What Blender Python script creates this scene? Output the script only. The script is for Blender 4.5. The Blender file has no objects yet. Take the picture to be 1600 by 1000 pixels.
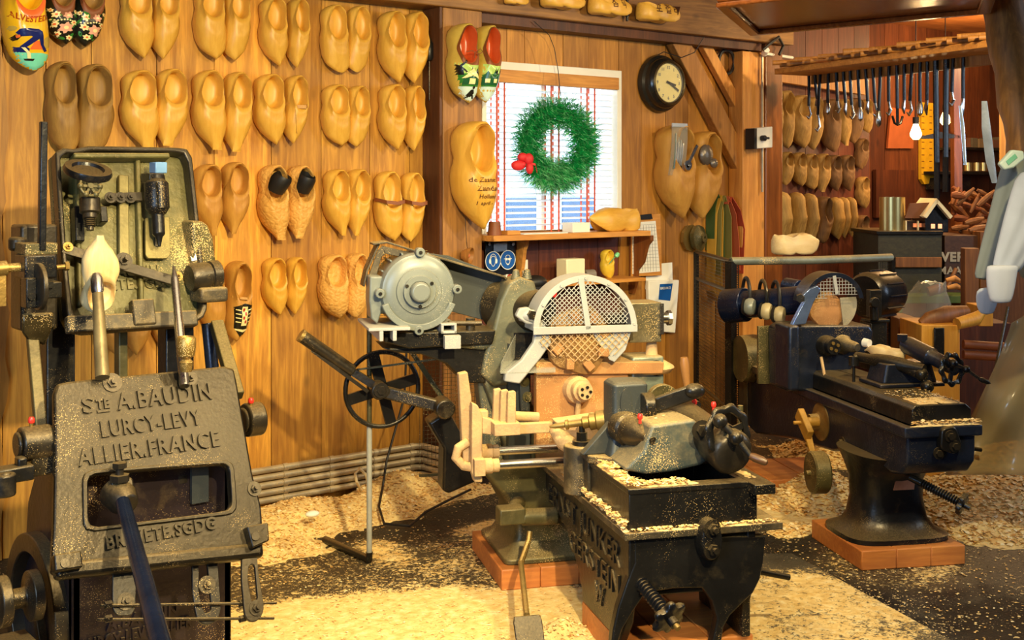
import bpy, bmesh, math, random
from mathutils import Vector, Matrix, Quaternion
from mathutils.bvhtree import BVHTree
PI=math.pi
C=bpy.context.scene.collection
random.seed(7)
# ---------------------------------------------------------------- camera geometry
F=1900.;H0=287.;CZ=1.55;TH=math.radians(38.4);c_,s_=math.cos(TH),math.sin(TH)
def ray(px,py):
    u=(px-800)/F;v=(H0-py)/F
    return (s_+u*c_, c_-u*s_, v)
def D(px,py,d):
    r=ray(px,py);return (r[0]*d,r[1]*d,CZ+r[2]*d)
def W(px,py,Y):return D(px,py,Y/ray(px,py)[1])
def WX(px,py,X):return D(px,py,X/ray(px,py)[0])
def Z(px,py,z=0):return D(px,py,(z-CZ)/ray(px,py)[2])
class Fr:
    def __init__(f,ox,oy,a):
        f.o=(ox,oy);f.deg=a;f.a=math.radians(a);f.c=math.cos(f.a);f.s=math.sin(f.a)
    def P(f,px,py,x=None,y=None,z=None):
        r=ray(px,py);dx,dy=-f.o[0],-f.o[1]
        o=(dx*f.c-dy*f.s, dx*f.s+dy*f.c, CZ);rl=(r[0]*f.c-r[1]*f.s, r[0]*f.s+r[1]*f.c, r[2])
        if x is not None:t=(x-o[0])/rl[0]
        elif y is not None:t=(y-o[1])/rl[1]
        else:t=(z-o[2])/rl[2]
        return tuple(o[i]+rl[i]*t for i in range(3))
    def G(f,p):
        return (f.o[0]+p[0]*f.c+p[1]*f.s, f.o[1]-p[0]*f.s+p[1]*f.c, p[2])
cam=bpy.data.cameras.new('camera');co=bpy.data.objects.new('camera',cam);C.objects.link(co)
co.location=(0,0,CZ);co.rotation_euler=(PI/2,0,-TH)
cam.sensor_width=36;cam.lens=36*F/1600;cam.shift_y=-(500-H0)/1600;cam.clip_start=.05;cam.clip_end=200
bpy.context.scene.camera=co
vs=bpy.context.scene.view_settings
vs.view_transform='Standard';vs.look='None';vs.gamma=1;vs.use_curve_mapping=False;vs.exposure=0.12
# ---------------------------------------------------------------- materials
def lin(c):
    return tuple(((x/255)/12.92 if x/255<=.04045 else ((x/255+.055)/1.055)**2.4) for x in c)+(1,)
def N(nt,t,**k):
    n=nt.nodes.new(t)
    for a,b in k.items():
        if a[0]=='_': setattr(n,a[1:],b)
    return n
def ramp(nt,fac,stops):
    r=nt.nodes.new('ShaderNodeValToRGB');e=r.color_ramp.elements
    while len(e)<len(stops): e.new(.5)
    for i,(p,c) in enumerate(stops): e[i].position=p;e[i].color=c
    nt.links.new(fac,r.inputs[0]);return r.outputs[0]
def mixc(nt,f,a,b,mode='MIX'):
    m=nt.nodes.new('ShaderNodeMix');m.data_type='RGBA';m.blend_type=mode
    for s,v in ((0,f),(6,a),(7,b)):
        if hasattr(v,'links'): nt.links.new(v,m.inputs[s])
        else: m.inputs[s].default_value=v
    return m.outputs[2]
def math_(nt,op,a,b=None,clamp=False):
    m=nt.nodes.new('ShaderNodeMath');m.operation=op;m.use_clamp=clamp
    for i,v in enumerate((a,b)):
        if v is None: continue
        if hasattr(v,'links'): nt.links.new(v,m.inputs[i])
        else: m.inputs[i].default_value=v
    return m.outputs[0]
def coords(nt,sc=(1,1,1),kind='Object'):
    t=nt.nodes.new('ShaderNodeTexCoord');m=nt.nodes.new('ShaderNodeMapping');m.inputs[3].default_value=sc
    nt.links.new(t.outputs[kind],m.inputs[0]);return m.outputs[0]
def noise(nt,vec,scale,det=4,dist=0,rough=.5):
    n=nt.nodes.new('ShaderNodeTexNoise');n.inputs['Scale'].default_value=scale;n.inputs['Detail'].default_value=det
    n.inputs['Distortion'].default_value=dist;n.inputs['Roughness'].default_value=rough
    nt.links.new(vec,n.inputs['Vector']);return n.outputs['Fac']
def base(name):
    m=bpy.data.materials.new(name);m.use_nodes=True;nt=m.node_tree
    return m,nt,nt.nodes['Principled BSDF']
def bump(nt,b,h,st=.3,dist=.01):
    n=nt.nodes.new('ShaderNodeBump');n.inputs['Strength'].default_value=st;n.inputs['Distance'].default_value=dist
    nt.links.new(h,n.inputs['Height']);nt.links.new(n.outputs[0],b.inputs['Normal'])
DUST=lin((232,196,128))
def dusted(nt,col,amt,scale=9,fine=.5,dcol=DUST):
    """loose sawdust settled on upward faces"""
    g=nt.nodes.new('ShaderNodeNewGeometry');sp=nt.nodes.new('ShaderNodeSeparateXYZ');nt.links.new(g.outputs['Normal'],sp.inputs[0])
    v=coords(nt)
    n1=noise(nt,v,scale,6,.3,.65);n2=noise(nt,v,160,2)
    up=math_(nt,'SMOOTHSTEP' if False else 'MULTIPLY',sp.outputs[2],1.0)
    a=math_(nt,'MULTIPLY',math_(nt,'SUBTRACT',up,.35,True),1.4*amt)
    b=math_(nt,'MULTIPLY',math_(nt,'SUBTRACT',n1,.62-.22*amt,True),3.2*amt)
    sm=math_(nt,'ADD',a,math_(nt,'MULTIPLY',b,fine))
    sm=math_(nt,'MULTIPLY',sm,math_(nt,'ADD',math_(nt,'MULTIPLY',n2,1.5),.1),True)
    vo=nt.nodes.new('ShaderNodeTexVoronoi');vo.inputs['Scale'].default_value=210;nt.links.new(v,vo.inputs['Vector'])
    spk=math_(nt,'MULTIPLY',math_(nt,'SUBTRACT',math_(nt,'MULTIPLY',math_(nt,'SUBTRACT',noise(nt,v,5,4,.2,.6),.42,True),1.8*min(1,amt*2.5)),vo.outputs['Distance']),14.,True)
    sm=math_(nt,'MAXIMUM',sm,math_(nt,'MULTIPLY',spk,.75))
    return mixc(nt,sm,col,dcol),sm
def m_metal(name,rgb,rough=.45,metal=.6,dust=.3,var=.35,bmp=.25,bscale=60,dcol=DUST,fine=.5):
    m,nt,b=base(name);v=coords(nt)
    n=noise(nt,v,7,6,.2,.6);c=lin(rgb)
    dk=tuple(x*(1-var) for x in c[:3])+(1,);lt=tuple(min(1,x*(1+var)) for x in c[:3])+(1,)
    col=ramp(nt,n,[(.3,dk),(.7,lt)])
    f=None
    if dust>0: col,f=dusted(nt,col,dust,dcol=dcol,fine=fine)
    nt.links.new(col,b.inputs['Base Color'])
    if f is not None:
        nt.links.new(math_(nt,'MULTIPLY',math_(nt,'SUBTRACT',1.0,f,True),metal),b.inputs['Metallic'])
        nt.links.new(math_(nt,'ADD',math_(nt,'MULTIPLY',f,.9-rough),rough,True),b.inputs['Roughness'])
    else: b.inputs['Metallic'].default_value=metal;b.inputs['Roughness'].default_value=rough
    bump(nt,b,noise(nt,v,bscale,3),bmp,.004);return m
def m_plain(name,rgb,rough=.6,metal=0,var=.12,scale=12,bmp=.1,spec=None,trans=0):
    m,nt,b=base(name);v=coords(nt);c=lin(rgb)
    n=noise(nt,v,scale,4)
    col=ramp(nt,n,[(.3,tuple(x*(1-var) for x in c[:3])+(1,)),(.7,tuple(min(1,x*(1+var)) for x in c[:3])+(1,))])
    nt.links.new(col,b.inputs['Base Color']);b.inputs['Roughness'].default_value=rough;b.inputs['Metallic'].default_value=metal
    if bmp: bump(nt,b,noise(nt,v,scale*8,3),bmp,.003)
    return m
def m_wood(name,light,dark,axis='z',scale=1.,rough=.55,knots=True,tint=False,cont=1.):
    m,nt,b=base(name)
    st={'z':(14,14,1.1),'x':(1.1,14,14),'y':(14,1.1,14)}[axis]
    v=coords(nt,tuple(x*scale for x in st))
    if tint:
        at=nt.nodes.new('ShaderNodeAttribute');at.attribute_name='tint'
        cb=nt.nodes.new('ShaderNodeCombineXYZ');nt.links.new(math_(nt,'MULTIPLY',at.outputs['Fac'],37.),cb.inputs[0]);nt.links.new(math_(nt,'MULTIPLY',at.outputs['Fac'],11.),cb.inputs[2])
        ad=nt.nodes.new('ShaderNodeVectorMath');nt.links.new(v,ad.inputs[0]);nt.links.new(cb.outputs[0],ad.inputs[1]);v=ad.outputs[0]
    n=noise(nt,v,1.3,7,1.6,.62);n2=noise(nt,v,6,4,.5)
    f=math_(nt,'ADD',math_(nt,'MULTIPLY',n,.75),math_(nt,'MULTIPLY',n2,.25))
    col=ramp(nt,f,[(.5-.16*cont,lin(dark)),(.5,lin(tuple((a+b2)/2 for a,b2 in zip(light,dark)))),(.5+.13*cont,lin(light))])
    if knots:
        vo=nt.nodes.new('ShaderNodeTexVoronoi');vo.inputs['Scale'].default_value=1.0
        kst={'z':(5,5,2.6),'x':(2.6,5,5),'y':(5,2.6,5)}[axis]
        nt.links.new(coords(nt,tuple(x*scale for x in kst)),vo.inputs['Vector'])
        k=ramp(nt,vo.outputs['Distance'],[(.05,(1,1,1,1)),(.12,(0,0,0,1))])
        col=mixc(nt,math_(nt,'MULTIPLY',k,.65),col,lin(tuple(x*.45 for x in dark)))
    big=noise(nt,coords(nt,(1.3,1.3,.8)),2.2,3)
    col=mixc(nt,.35,col,ramp(nt,big,[(.35,lin(dark)),(.65,lin(light))]))
    if tint:
        r=ramp(nt,at.outputs['Fac'],[(0,(.62,.55,.5,1)),(.45,(.95,.93,.9,1)),(1,(1.25,1.22,1.15,1))])
        col=mixc(nt,1.0,col,r,'MULTIPLY')
    nt.links.new(col,b.inputs['Base Color']);b.inputs['Roughness'].default_value=rough
    bump(nt,b,f,.25,.004);return m
def m_emit(name,rgb,st):
    m,nt,b=base(name);b.inputs['Emission Color'].default_value=lin(rgb);b.inputs['Emission Strength'].default_value=st;b.inputs['Base Color'].default_value=lin(rgb);return m
def m_glass(name,tint=(255,255,255),refl=.12,rough=.05,alpha=.85):
    m=bpy.data.materials.new(name);m.use_nodes=True;nt=m.node_tree;nt.nodes.clear()
    o=nt.nodes.new('ShaderNodeOutputMaterial');mx=nt.nodes.new('ShaderNodeMixShader');t=nt.nodes.new('ShaderNodeBsdfTransparent');g=nt.nodes.new('ShaderNodeBsdfPrincipled')
    t.inputs[0].default_value=lin(tint);g.inputs['Base Color'].default_value=lin(tint);g.inputs['Roughness'].default_value=rough;g.inputs['Specular IOR Level'].default_value=1
    lw=nt.nodes.new('ShaderNodeLayerWeight');lw.inputs[0].default_value=.5
    f=math_(nt,'ADD',math_(nt,'MULTIPLY',math_(nt,'POWER',lw.outputs['Facing'],3.),.4),1-alpha,True)
    nt.links.new(f,mx.inputs[0]);nt.links.new(t.outputs[0],mx.inputs[1]);nt.links.new(g.outputs[0],mx.inputs[2]);nt.links.new(mx.outputs[0],o.inputs[0]);return m
M={}
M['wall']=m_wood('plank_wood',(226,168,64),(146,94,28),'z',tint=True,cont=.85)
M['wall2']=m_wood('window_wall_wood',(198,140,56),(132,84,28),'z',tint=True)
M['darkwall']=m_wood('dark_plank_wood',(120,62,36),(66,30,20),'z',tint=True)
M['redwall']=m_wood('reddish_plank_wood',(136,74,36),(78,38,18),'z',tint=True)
M['post']=m_wood('post_wood',(176,122,56),(96,60,26),'z',1.0)
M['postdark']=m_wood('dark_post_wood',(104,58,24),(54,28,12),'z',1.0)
M['beam']=m_wood('beam_wood',(158,112,54),(92,58,24),'x',1.0)
M['pinez']=m_wood('pine_upright',(222,158,76),(168,104,42),'z',1.2)
M['pinex']=m_wood('pine_plank',(226,160,74),(170,108,44),'x',1.2)
M['pined']=m_wood('brace_wood',(196,136,62),(128,80,34),'z',1.2)
M['varn']=m_wood('varnished_wood',(150,84,34),(88,44,18),'x',.8,rough=.22,knots=False)
M['varnz']=m_wood('varnished_upright',(150,88,40),(84,44,18),'z',.8,rough=.3,knots=False)
M['clog']=m_wood('clog_wood',(232,184,80),(202,144,46),'z',.55,rough=.42,knots=False,cont=1.3)
M['fresh']=m_wood('fresh_pale_wood',(240,214,158),(222,186,122),'z',.5,rough=.5,knots=False)
M['clog2']=m_wood('darker_clog_wood',(212,160,74),(172,116,44),'z',.5,rough=.55,knots=False,cont=1.2)
M['clogold']=m_wood('aged_clog_wood',(186,142,66),(124,88,38),'z',.5,rough=.6,knots=False,cont=1.2)
M['clogold'].node_tree.nodes['Principled BSDF']
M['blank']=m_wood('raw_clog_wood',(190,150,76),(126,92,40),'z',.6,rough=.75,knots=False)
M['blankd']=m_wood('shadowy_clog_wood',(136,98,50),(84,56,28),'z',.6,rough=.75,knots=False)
M['iron']=m_metal('cast_iron',(60,53,43),.36,.6,.3)
M['irondk']=m_metal('dark_cast_iron',(36,34,32),.33,.5,.24)
M['ironbk']=m_metal('black_iron',(24,25,30),.3,.35,.22)
M['ironblue']=m_metal('blue_black_iron',(34,40,56),.3,.45,.25)
M['irontop']=m_metal('dusty_iron',(70,62,48),.5,.4,.6)
M['green']=m_metal('green_grey_paint',(92,92,74),.5,.15,.45)
M['olive']=m_metal('olive_cast_iron',(84,77,46),.45,.35,.4)
M['steel']=m_metal('bright_steel',(190,188,184),.25,1.0,.12,.15,.05)
M['brass']=m_metal('worn_brass',(150,120,62),.4,.7,.35)
M['motor']=m_metal('grey_green_paint',(122,127,120),.35,.1,.22,.08,.05,dcol=lin((240,225,190)))
M['grey']=m_metal('slate_grey_paint',(54,58,58),.45,.15,.18,.1,.08,dcol=lin((240,215,160)),fine=.35)
M['white']=m_metal('dusty_white_paint',(166,166,162),.45,.05,.3,.1,.1,dcol=lin((226,206,170)))
M['sand']=m_metal('sawdust_caked_iron',(176,142,102),.85,.0,1.0,.18,.6,80)
M['tan']=m_metal('sawdust_caked_panel',(166,116,66),.8,.0,.5,.2,.3)
M['red']=m_plain('red_plastic',(224,52,40),.35)
M['orange']=m_plain('orange_rubber',(206,104,64),.5)
M['black']=m_plain('black_rubber',(26,24,24),.5)
M['paper']=m_plain('white_paper',(238,236,228),.8,var=.03)
M['whitep']=m_plain('white_plastic',(232,228,214),.4,var=.03)
M['blue']=m_plain('blue_enamel',(22,86,168),.35,var=.04)
M['ink']=m_plain('grey_ink',(120,120,124),.8)
M['inkdk']=m_plain('dark_ink',(92,52,16),.8)
M['pipe']=m_metal('galvanised_conduit',(170,158,134),.45,.5,.5)
M['cable']=m_plain('cable_rubber',(30,24,20),.5)
M['white_cable']=m_plain('white_cable',(226,206,166),.5)
M['leaf']=m_plain('tinsel_green',(20,158,78),.45,var=.5,scale=30)
M['leafl']=m_plain('pale_tinsel_green',(130,214,150),.4,var=.4,scale=30)
M['cloth']=m_plain('pale_grey_cloth',(164,170,182),.9,var=.06)
M['leather']=m_plain('brown_leather',(126,68,30),.55)
M['tin']=m_metal('tin',(200,180,120),.3,.9,.05,.1,.02)
M['glass']=m_glass('window_glass',alpha=.97)
M['clear']=m_glass('clear_plastic',(235,235,225),.3,.15,.84)
M['slat']=m_plain('white_blind_slat',(244,246,250),.5,var=.02,bmp=0)
M['tape']=m_plain('red_ladder_tape',(206,92,66),.7)
M['amber']=m_plain('yellow_paint',(222,172,30),.5)
M['crate']=m_wood('dark_green_box_wood',(70,66,40),(40,36,24),'x',1.,knots=False)
M['brownbox']=m_wood('brown_box_wood',(150,96,44),(96,56,24),'z',1.,knots=False)
M['yellowbox']=m_wood('yellow_block_wood',(232,172,60),(190,124,36),'z',.8,knots=False)
M['cream']=m_plain('cream_paint',(240,226,180),.5)
M['wax']=m_plain('cream_wax',(238,228,190),.5,var=.03)
M['block']=m_wood('plinth_pine',(214,138,66),(166,92,44),'x',1.0,knots=False)
# ---------------------------------------------------------------- mesh builder
def V(*a): return Vector(a[0]) if len(a)==1 else Vector(a)
def dirq(d): return Vector((0,0,1)).rotation_difference(Vector(d).normalized())
OFF={}
class MB:
    def __init__(s): s.bm=bmesh.new();s.mi=0;s.mats=None
    def _f(s,vs):
        try:
            f=s.bm.faces.new(vs);f.material_index=s.mi;return f
        except ValueError: return None
    def box(s,x0,x1,y0,y1,z0,z1,T=None):
        vs=[Vector((x,y,z)) for z in (z0,z1) for y in (y0,y1) for x in (x0,x1)]
        if T is not None: vs=[T@v for v in vs]
        v=[s.bm.verts.new(p) for p in vs]
        for q in ((0,2,3,1),(4,5,7,6),(0,1,5,4),(2,6,7,3),(0,4,6,2),(1,3,7,5)): s._f([v[i] for i in q])
        return s
    def bar(s,p0,p1,w,h,up=(0,0,1)):
        """rectangular bar from p0 to p1, width w sideways, h along up"""
        p0,p1=V(p0),V(p1);d=(p1-p0);L=d.length;d.normalize();sd=d.cross(V(up))
        if sd.length<1e-5: sd=d.cross(V((1,0,0)))
        sd.normalize();u=sd.cross(d)
        T=Matrix.Translation(p0)@Matrix((sd,d,u)).transposed().to_4x4()
        return s.box(-w/2,w/2,0,L,-h/2,h/2,T)
    def rings(s,rs,cap=(True,True),closed=True,loop=False):
        R=[[s.bm.verts.new(p) for p in r] for r in rs];n=len(R[0])
        pairs=list(zip(R,R[1:]))+([(R[-1],R[0])] if loop else [])
        for a,b in pairs:
            for i in range(n if closed else n-1):
                j=(i+1)%n;s._f([a[i],a[j],b[j],b[i]])
        if not loop:
            if cap[0]: s._f(list(reversed(R[0])))
            if cap[1]: s._f(R[-1])
        return s
    def cyl(s,p0,p1,r0,r1=None,n=20,cap=(True,True)):
        p0,p1=V(p0),V(p1);r1=r0 if r1 is None else r1;q=dirq(p1-p0)
        return s.rings([[p+q@Vector((r*math.cos(2*PI*i/n),r*math.sin(2*PI*i/n),0)) for i in range(n)] for p,r in ((p0,r0),(p1,r1))],cap)
    def lathe(s,prof,p,d=(0,0,1),n=28,wob=None):
        """prof: (radius, height) pairs along d from p"""
        p=V(p);q=dirq(d)
        def rr(r,i): return r*(1+(wob(i/n) if wob and r>1e-4 else 0))
        return s.rings([[p+q@Vector((rr(r,i)*math.cos(2*PI*i/n),rr(r,i)*math.sin(2*PI*i/n),h)) for i in range(n)] for r,h in [(max(r,1e-5),h) for r,h in prof]])
    def tube(s,pts,r,n=8,flat=None,closed=False):
        pts=[V(p) for p in pts];m=len(pts);rs=[];nv=None
        for i,p in enumerate(pts):
            a=pts[(i-1)%m] if (i or closed) else p;b=pts[(i+1)%m] if (i<m-1 or closed) else p
            t=(b-a).normalized()
            if nv is None: nv=t.orthogonal().normalized() if flat is None else V(flat)
            nv=(nv-t*nv.dot(t)).normalized();bn=t.cross(nv)
            ri=r[i] if isinstance(r,(list,tuple)) else r
            rs.append([p+(nv*math.cos(2*PI*k/n)+bn*math.sin(2*PI*k/n))*ri for k in range(n)])
        return s.rings(rs,loop=closed)
    def ribbon(s,pts,w,t,wd):
        """strap: width w along vector wd, thickness t"""
        pts=[V(p) for p in pts];wd=V(wd).normalized();rs=[]
        for i,p in enumerate(pts):
            a=pts[max(0,i-1)];b=pts[min(len(pts)-1,i+1)];n=(b-a).cross(wd).normalized()*t/2;q=wd*w/2
            rs.append([p-q-n,p+q-n,p+q+n,p-q+n])
        return s.rings(rs)
    def prism(s,poly,ax,a0,a1,T=None):
        def mk(p,a):
            v={'x':(a,p[0],p[1]),'y':(p[0],a,p[1]),'z':(p[0],p[1],a)}[ax]
            return T@Vector(v) if T is not None else Vector(v)
        A=[s.bm.verts.new(mk(p,a0)) for p in poly];B=[s.bm.verts.new(mk(p,a1)) for p in poly];n=len(poly)
        s._f(A);s._f(list(reversed(B)))
        for i in range(n): s._f([A[i],B[i],B[(i+1)%n],A[(i+1)%n]])
        return s
    def frame(s,outer,inner,ax,a0,a1):
        """prism of a polygon with a hole: both loops need the same number of points"""
        def mk(p,a): return {'x':(a,p[0],p[1]),'y':(p[0],a,p[1]),'z':(p[0],p[1],a)}[ax]
        L=[[s.bm.verts.new(mk(p,a)) for p in pl] for pl,a in ((outer,a0),(outer,a1),(inner,a1),(inner,a0))];n=len(outer)
        for k in range(4):
            A,B=L[k],L[(k+1)%4]
            for i in range(n): s._f([A[i],A[(i+1)%n],B[(i+1)%n],B[i]])
        return s
    def sph(s,c,r,sc=(1,1,1),u=14,v=9):
        c=V(c);rs=[]
        for j in range(v+1):
            th=PI*j/v;rs.append([c+Vector((r*sc[0]*max(math.sin(th),1e-4)*math.cos(2*PI*i/u),r*sc[1]*max(math.sin(th),1e-4)*math.sin(2*PI*i/u),-r*sc[2]*math.cos(th))) for i in range(u)])
        return s.rings(rs)
    def hexn(s,p,d,r,h): return s.cyl(p,V(p)+V(d).normalized()*h,r,n=6)
    def build(s,name,mat,parent=None,bev=0,ang=38,label=None,kind=None,origin=None,sub=0,seg=2):
        bmesh.ops.recalc_face_normals(s.bm,faces=s.bm.faces)
        me=bpy.data.meshes.new(name)
        if parent is not None: off=OFF.get(parent.name,Vector((0,0,0)))
        elif origin is not None: off=V(origin)
        else:
            xs=[v.co for v in s.bm.verts]
            off=Vector(((min(v.x for v in xs)+max(v.x for v in xs))/2,(min(v.y for v in xs)+max(v.y for v in xs))/2,min(v.z for v in xs)))
        for v in s.bm.verts: v.co-=off
        s.bm.to_mesh(me);s.bm.free()
        for p in me.polygons: p.use_smooth=True
        me.set_sharp_from_angle(angle=math.radians(ang))
        for m in (mat if isinstance(mat,(list,tuple)) else [mat]): me.materials.append(m)
        o=bpy.data.objects.new(name,me);C.objects.link(o)
        if parent is not None: o.parent=parent
        else: o.location=off
        OFF[o.name]=off
        if bev:
            b=o.modifiers.new('bevel','BEVEL');b.width=bev;b.segments=seg;b.limit_method='ANGLE';b.angle_limit=math.radians(35)
        if sub: b=o.modifiers.new('sub','SUBSURF');b.levels=b.render_levels=sub
        if label: o['label']=label
        if kind: o['kind']=kind
        return o
def tag(o,label,cat,group=None,kind=None):
    o['label']=label;o['category']=cat
    if group:o['group']=group
    if kind:o['kind']=kind
    return o
def thing(name,label,cat,loc,group=None,frame=None):
    o=bpy.data.objects.new(name,None);C.objects.link(o);o.empty_display_size=.1
    if frame is not None:
        o.location=(frame.o[0],frame.o[1],0);o.rotation_euler=(0,0,-frame.a);OFF[o.name]=Vector((0,0,0))
    else:
        o.location=loc;OFF[o.name]=V(loc)
    return tag(o,label,cat,group)
def struct(o): o['kind']='structure';return o
def tint_faces(o,fn):
    me=o.data;a=me.attributes.new('tint','FLOAT','FACE')
    for i,p in enumerate(me.polygons): a.data[i].value=fn(p)
_fc={}
def text_polys(txt,size,extr=0.0,res=3,bold=0.0,align='CENTER'):
    cu=bpy.data.curves.new('t','FONT');cu.body=txt;cu.size=size;cu.extrude=extr;cu.resolution_u=res;cu.align_x=align;cu.offset=bold;cu.space_character=1.12
    o=bpy.data.objects.new('t',cu);C.objects.link(o)
    dg=bpy.context.evaluated_depsgraph_get();me=bpy.data.meshes.new_from_object(o.evaluated_get(dg))
    vs=[v.co.copy() for v in me.vertices];fs=[tuple(p.vertices) for p in me.polygons]
    bpy.data.objects.remove(o);bpy.data.curves.remove(cu);bpy.data.meshes.remove(me)
    return vs,fs
def add_text(mb,txt,size,T,extr=0.003,bold=0.0,align='CENTER',sx=1.):
    """T maps text plane (x right, y up, z out) to builder space"""
    vs,fs=text_polys(txt,size,extr,bold=bold,align=align)
    v=[mb.bm.verts.new(T@Vector((p.x*sx,p.y,p.z))) for p in vs]
    for f in fs: mb._f([v[i] for i in f])
def TM(o,x,y):
    """matrix from origin and x,y axis vectors"""
    x=V(x).normalized();y=V(y);y=(y-x*y.dot(x)).normalized();z=x.cross(y)
    return Matrix.Translation(V(o))@Matrix((x,y,z)).transposed().to_4x4()
def drape(ob,shapes,mats,name,lift=.0025,axis=Vector((0,1,0)),parent=None,far=.5,label=None):
    """lay flat shapes (lists of (x,z) points in ob's space, material index) onto the surface of ob"""
    me=ob.data;bv=BVHTree.FromPolygons([v.co for v in me.vertices],[tuple(p.vertices) for p in me.polygons])
    bm=bmesh.new()
    def hit(x,z):
        h=bv.ray_cast(Vector((x,-far,z)),axis)
        return None if h[0] is None else h[0]-axis*lift
    for item in shapes:
        pts,mi=item[0],item[1];fs=item[2] if len(item)>2 else None;lf=item[3] if len(item)>3 else 0
        if fs is None:
            cx=sum(p[0] for p in pts)/len(pts);cz=sum(p[1] for p in pts)/len(pts);n=len(pts)
            pp=[]
            for i in range(n):
                a,b=pts[i],pts[(i+1)%n];q=max(1,int(math.hypot(a[0]-b[0],a[1]-b[1])/.022))
                pp+=[(a[0]+(b[0]-a[0])*j/q,a[1]+(b[1]-a[1])*j/q) for j in range(q)]
            pts=pp;n=len(pts);R_=max(2,min(9,int(max(math.hypot(p[0]-cx,p[1]-cz) for p in pts)/.02)))
            P=[(cx,cz)]+[(cx+(p[0]-cx)*k/R_,cz+(p[1]-cz)*k/R_) for k in range(1,R_+1) for p in pts]
            fs=[(0,1+i,1+(i+1)%n) for i in range(n)]+[(1+k*n+i,1+(k+1)*n+i,1+(k+1)*n+(i+1)%n,1+k*n+(i+1)%n) for k in range(R_-1) for i in range(n)]
        else: P=pts
        hs=[hit(*p) for p in P]
        vv=[bm.verts.new(h-axis*lf) if h is not None else None for h in hs]
        for f in fs:
            q=[vv[i] for i in f]
            if any(x is None for x in q): continue
            try: ff=bm.faces.new(q);ff.material_index=mi;ff.smooth=True
            except ValueError: pass
    for v in [v for v in bm.verts if not v.link_faces]: bm.verts.remove(v)
    m2=bpy.data.meshes.new(name);bm.to_mesh(m2);bm.free()
    for m in mats: m2.materials.append(m)
    o=bpy.data.objects.new(name,m2);C.objects.link(o);o.parent=parent or ob;OFF[o.name]=OFF.get((parent or ob).name,Vector())
    if label:o['label']=label
    return o
def ell(cx,cz,a,b,n=14,rot=0,wob=0,k=5):
    r=[]
    for i in range(n):
        t=2*PI*i/n;q=1+wob*math.cos(k*t);x=a*q*math.cos(t);y=b*q*math.sin(t)
        r.append((cx+x*math.cos(rot)-y*math.sin(rot),cz+x*math.sin(rot)+y*math.cos(rot)))
    return r
def interp(tab,s):
    for (a,x),(b,y) in zip(tab,tab[1:]):
        if s<=b:
            t=(s-a)/(b-a) if b>a else 0;t=t*t*(3-2*t)*.5+t*.5;return x+(y-x)*t
    return tab[-1][1]
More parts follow.
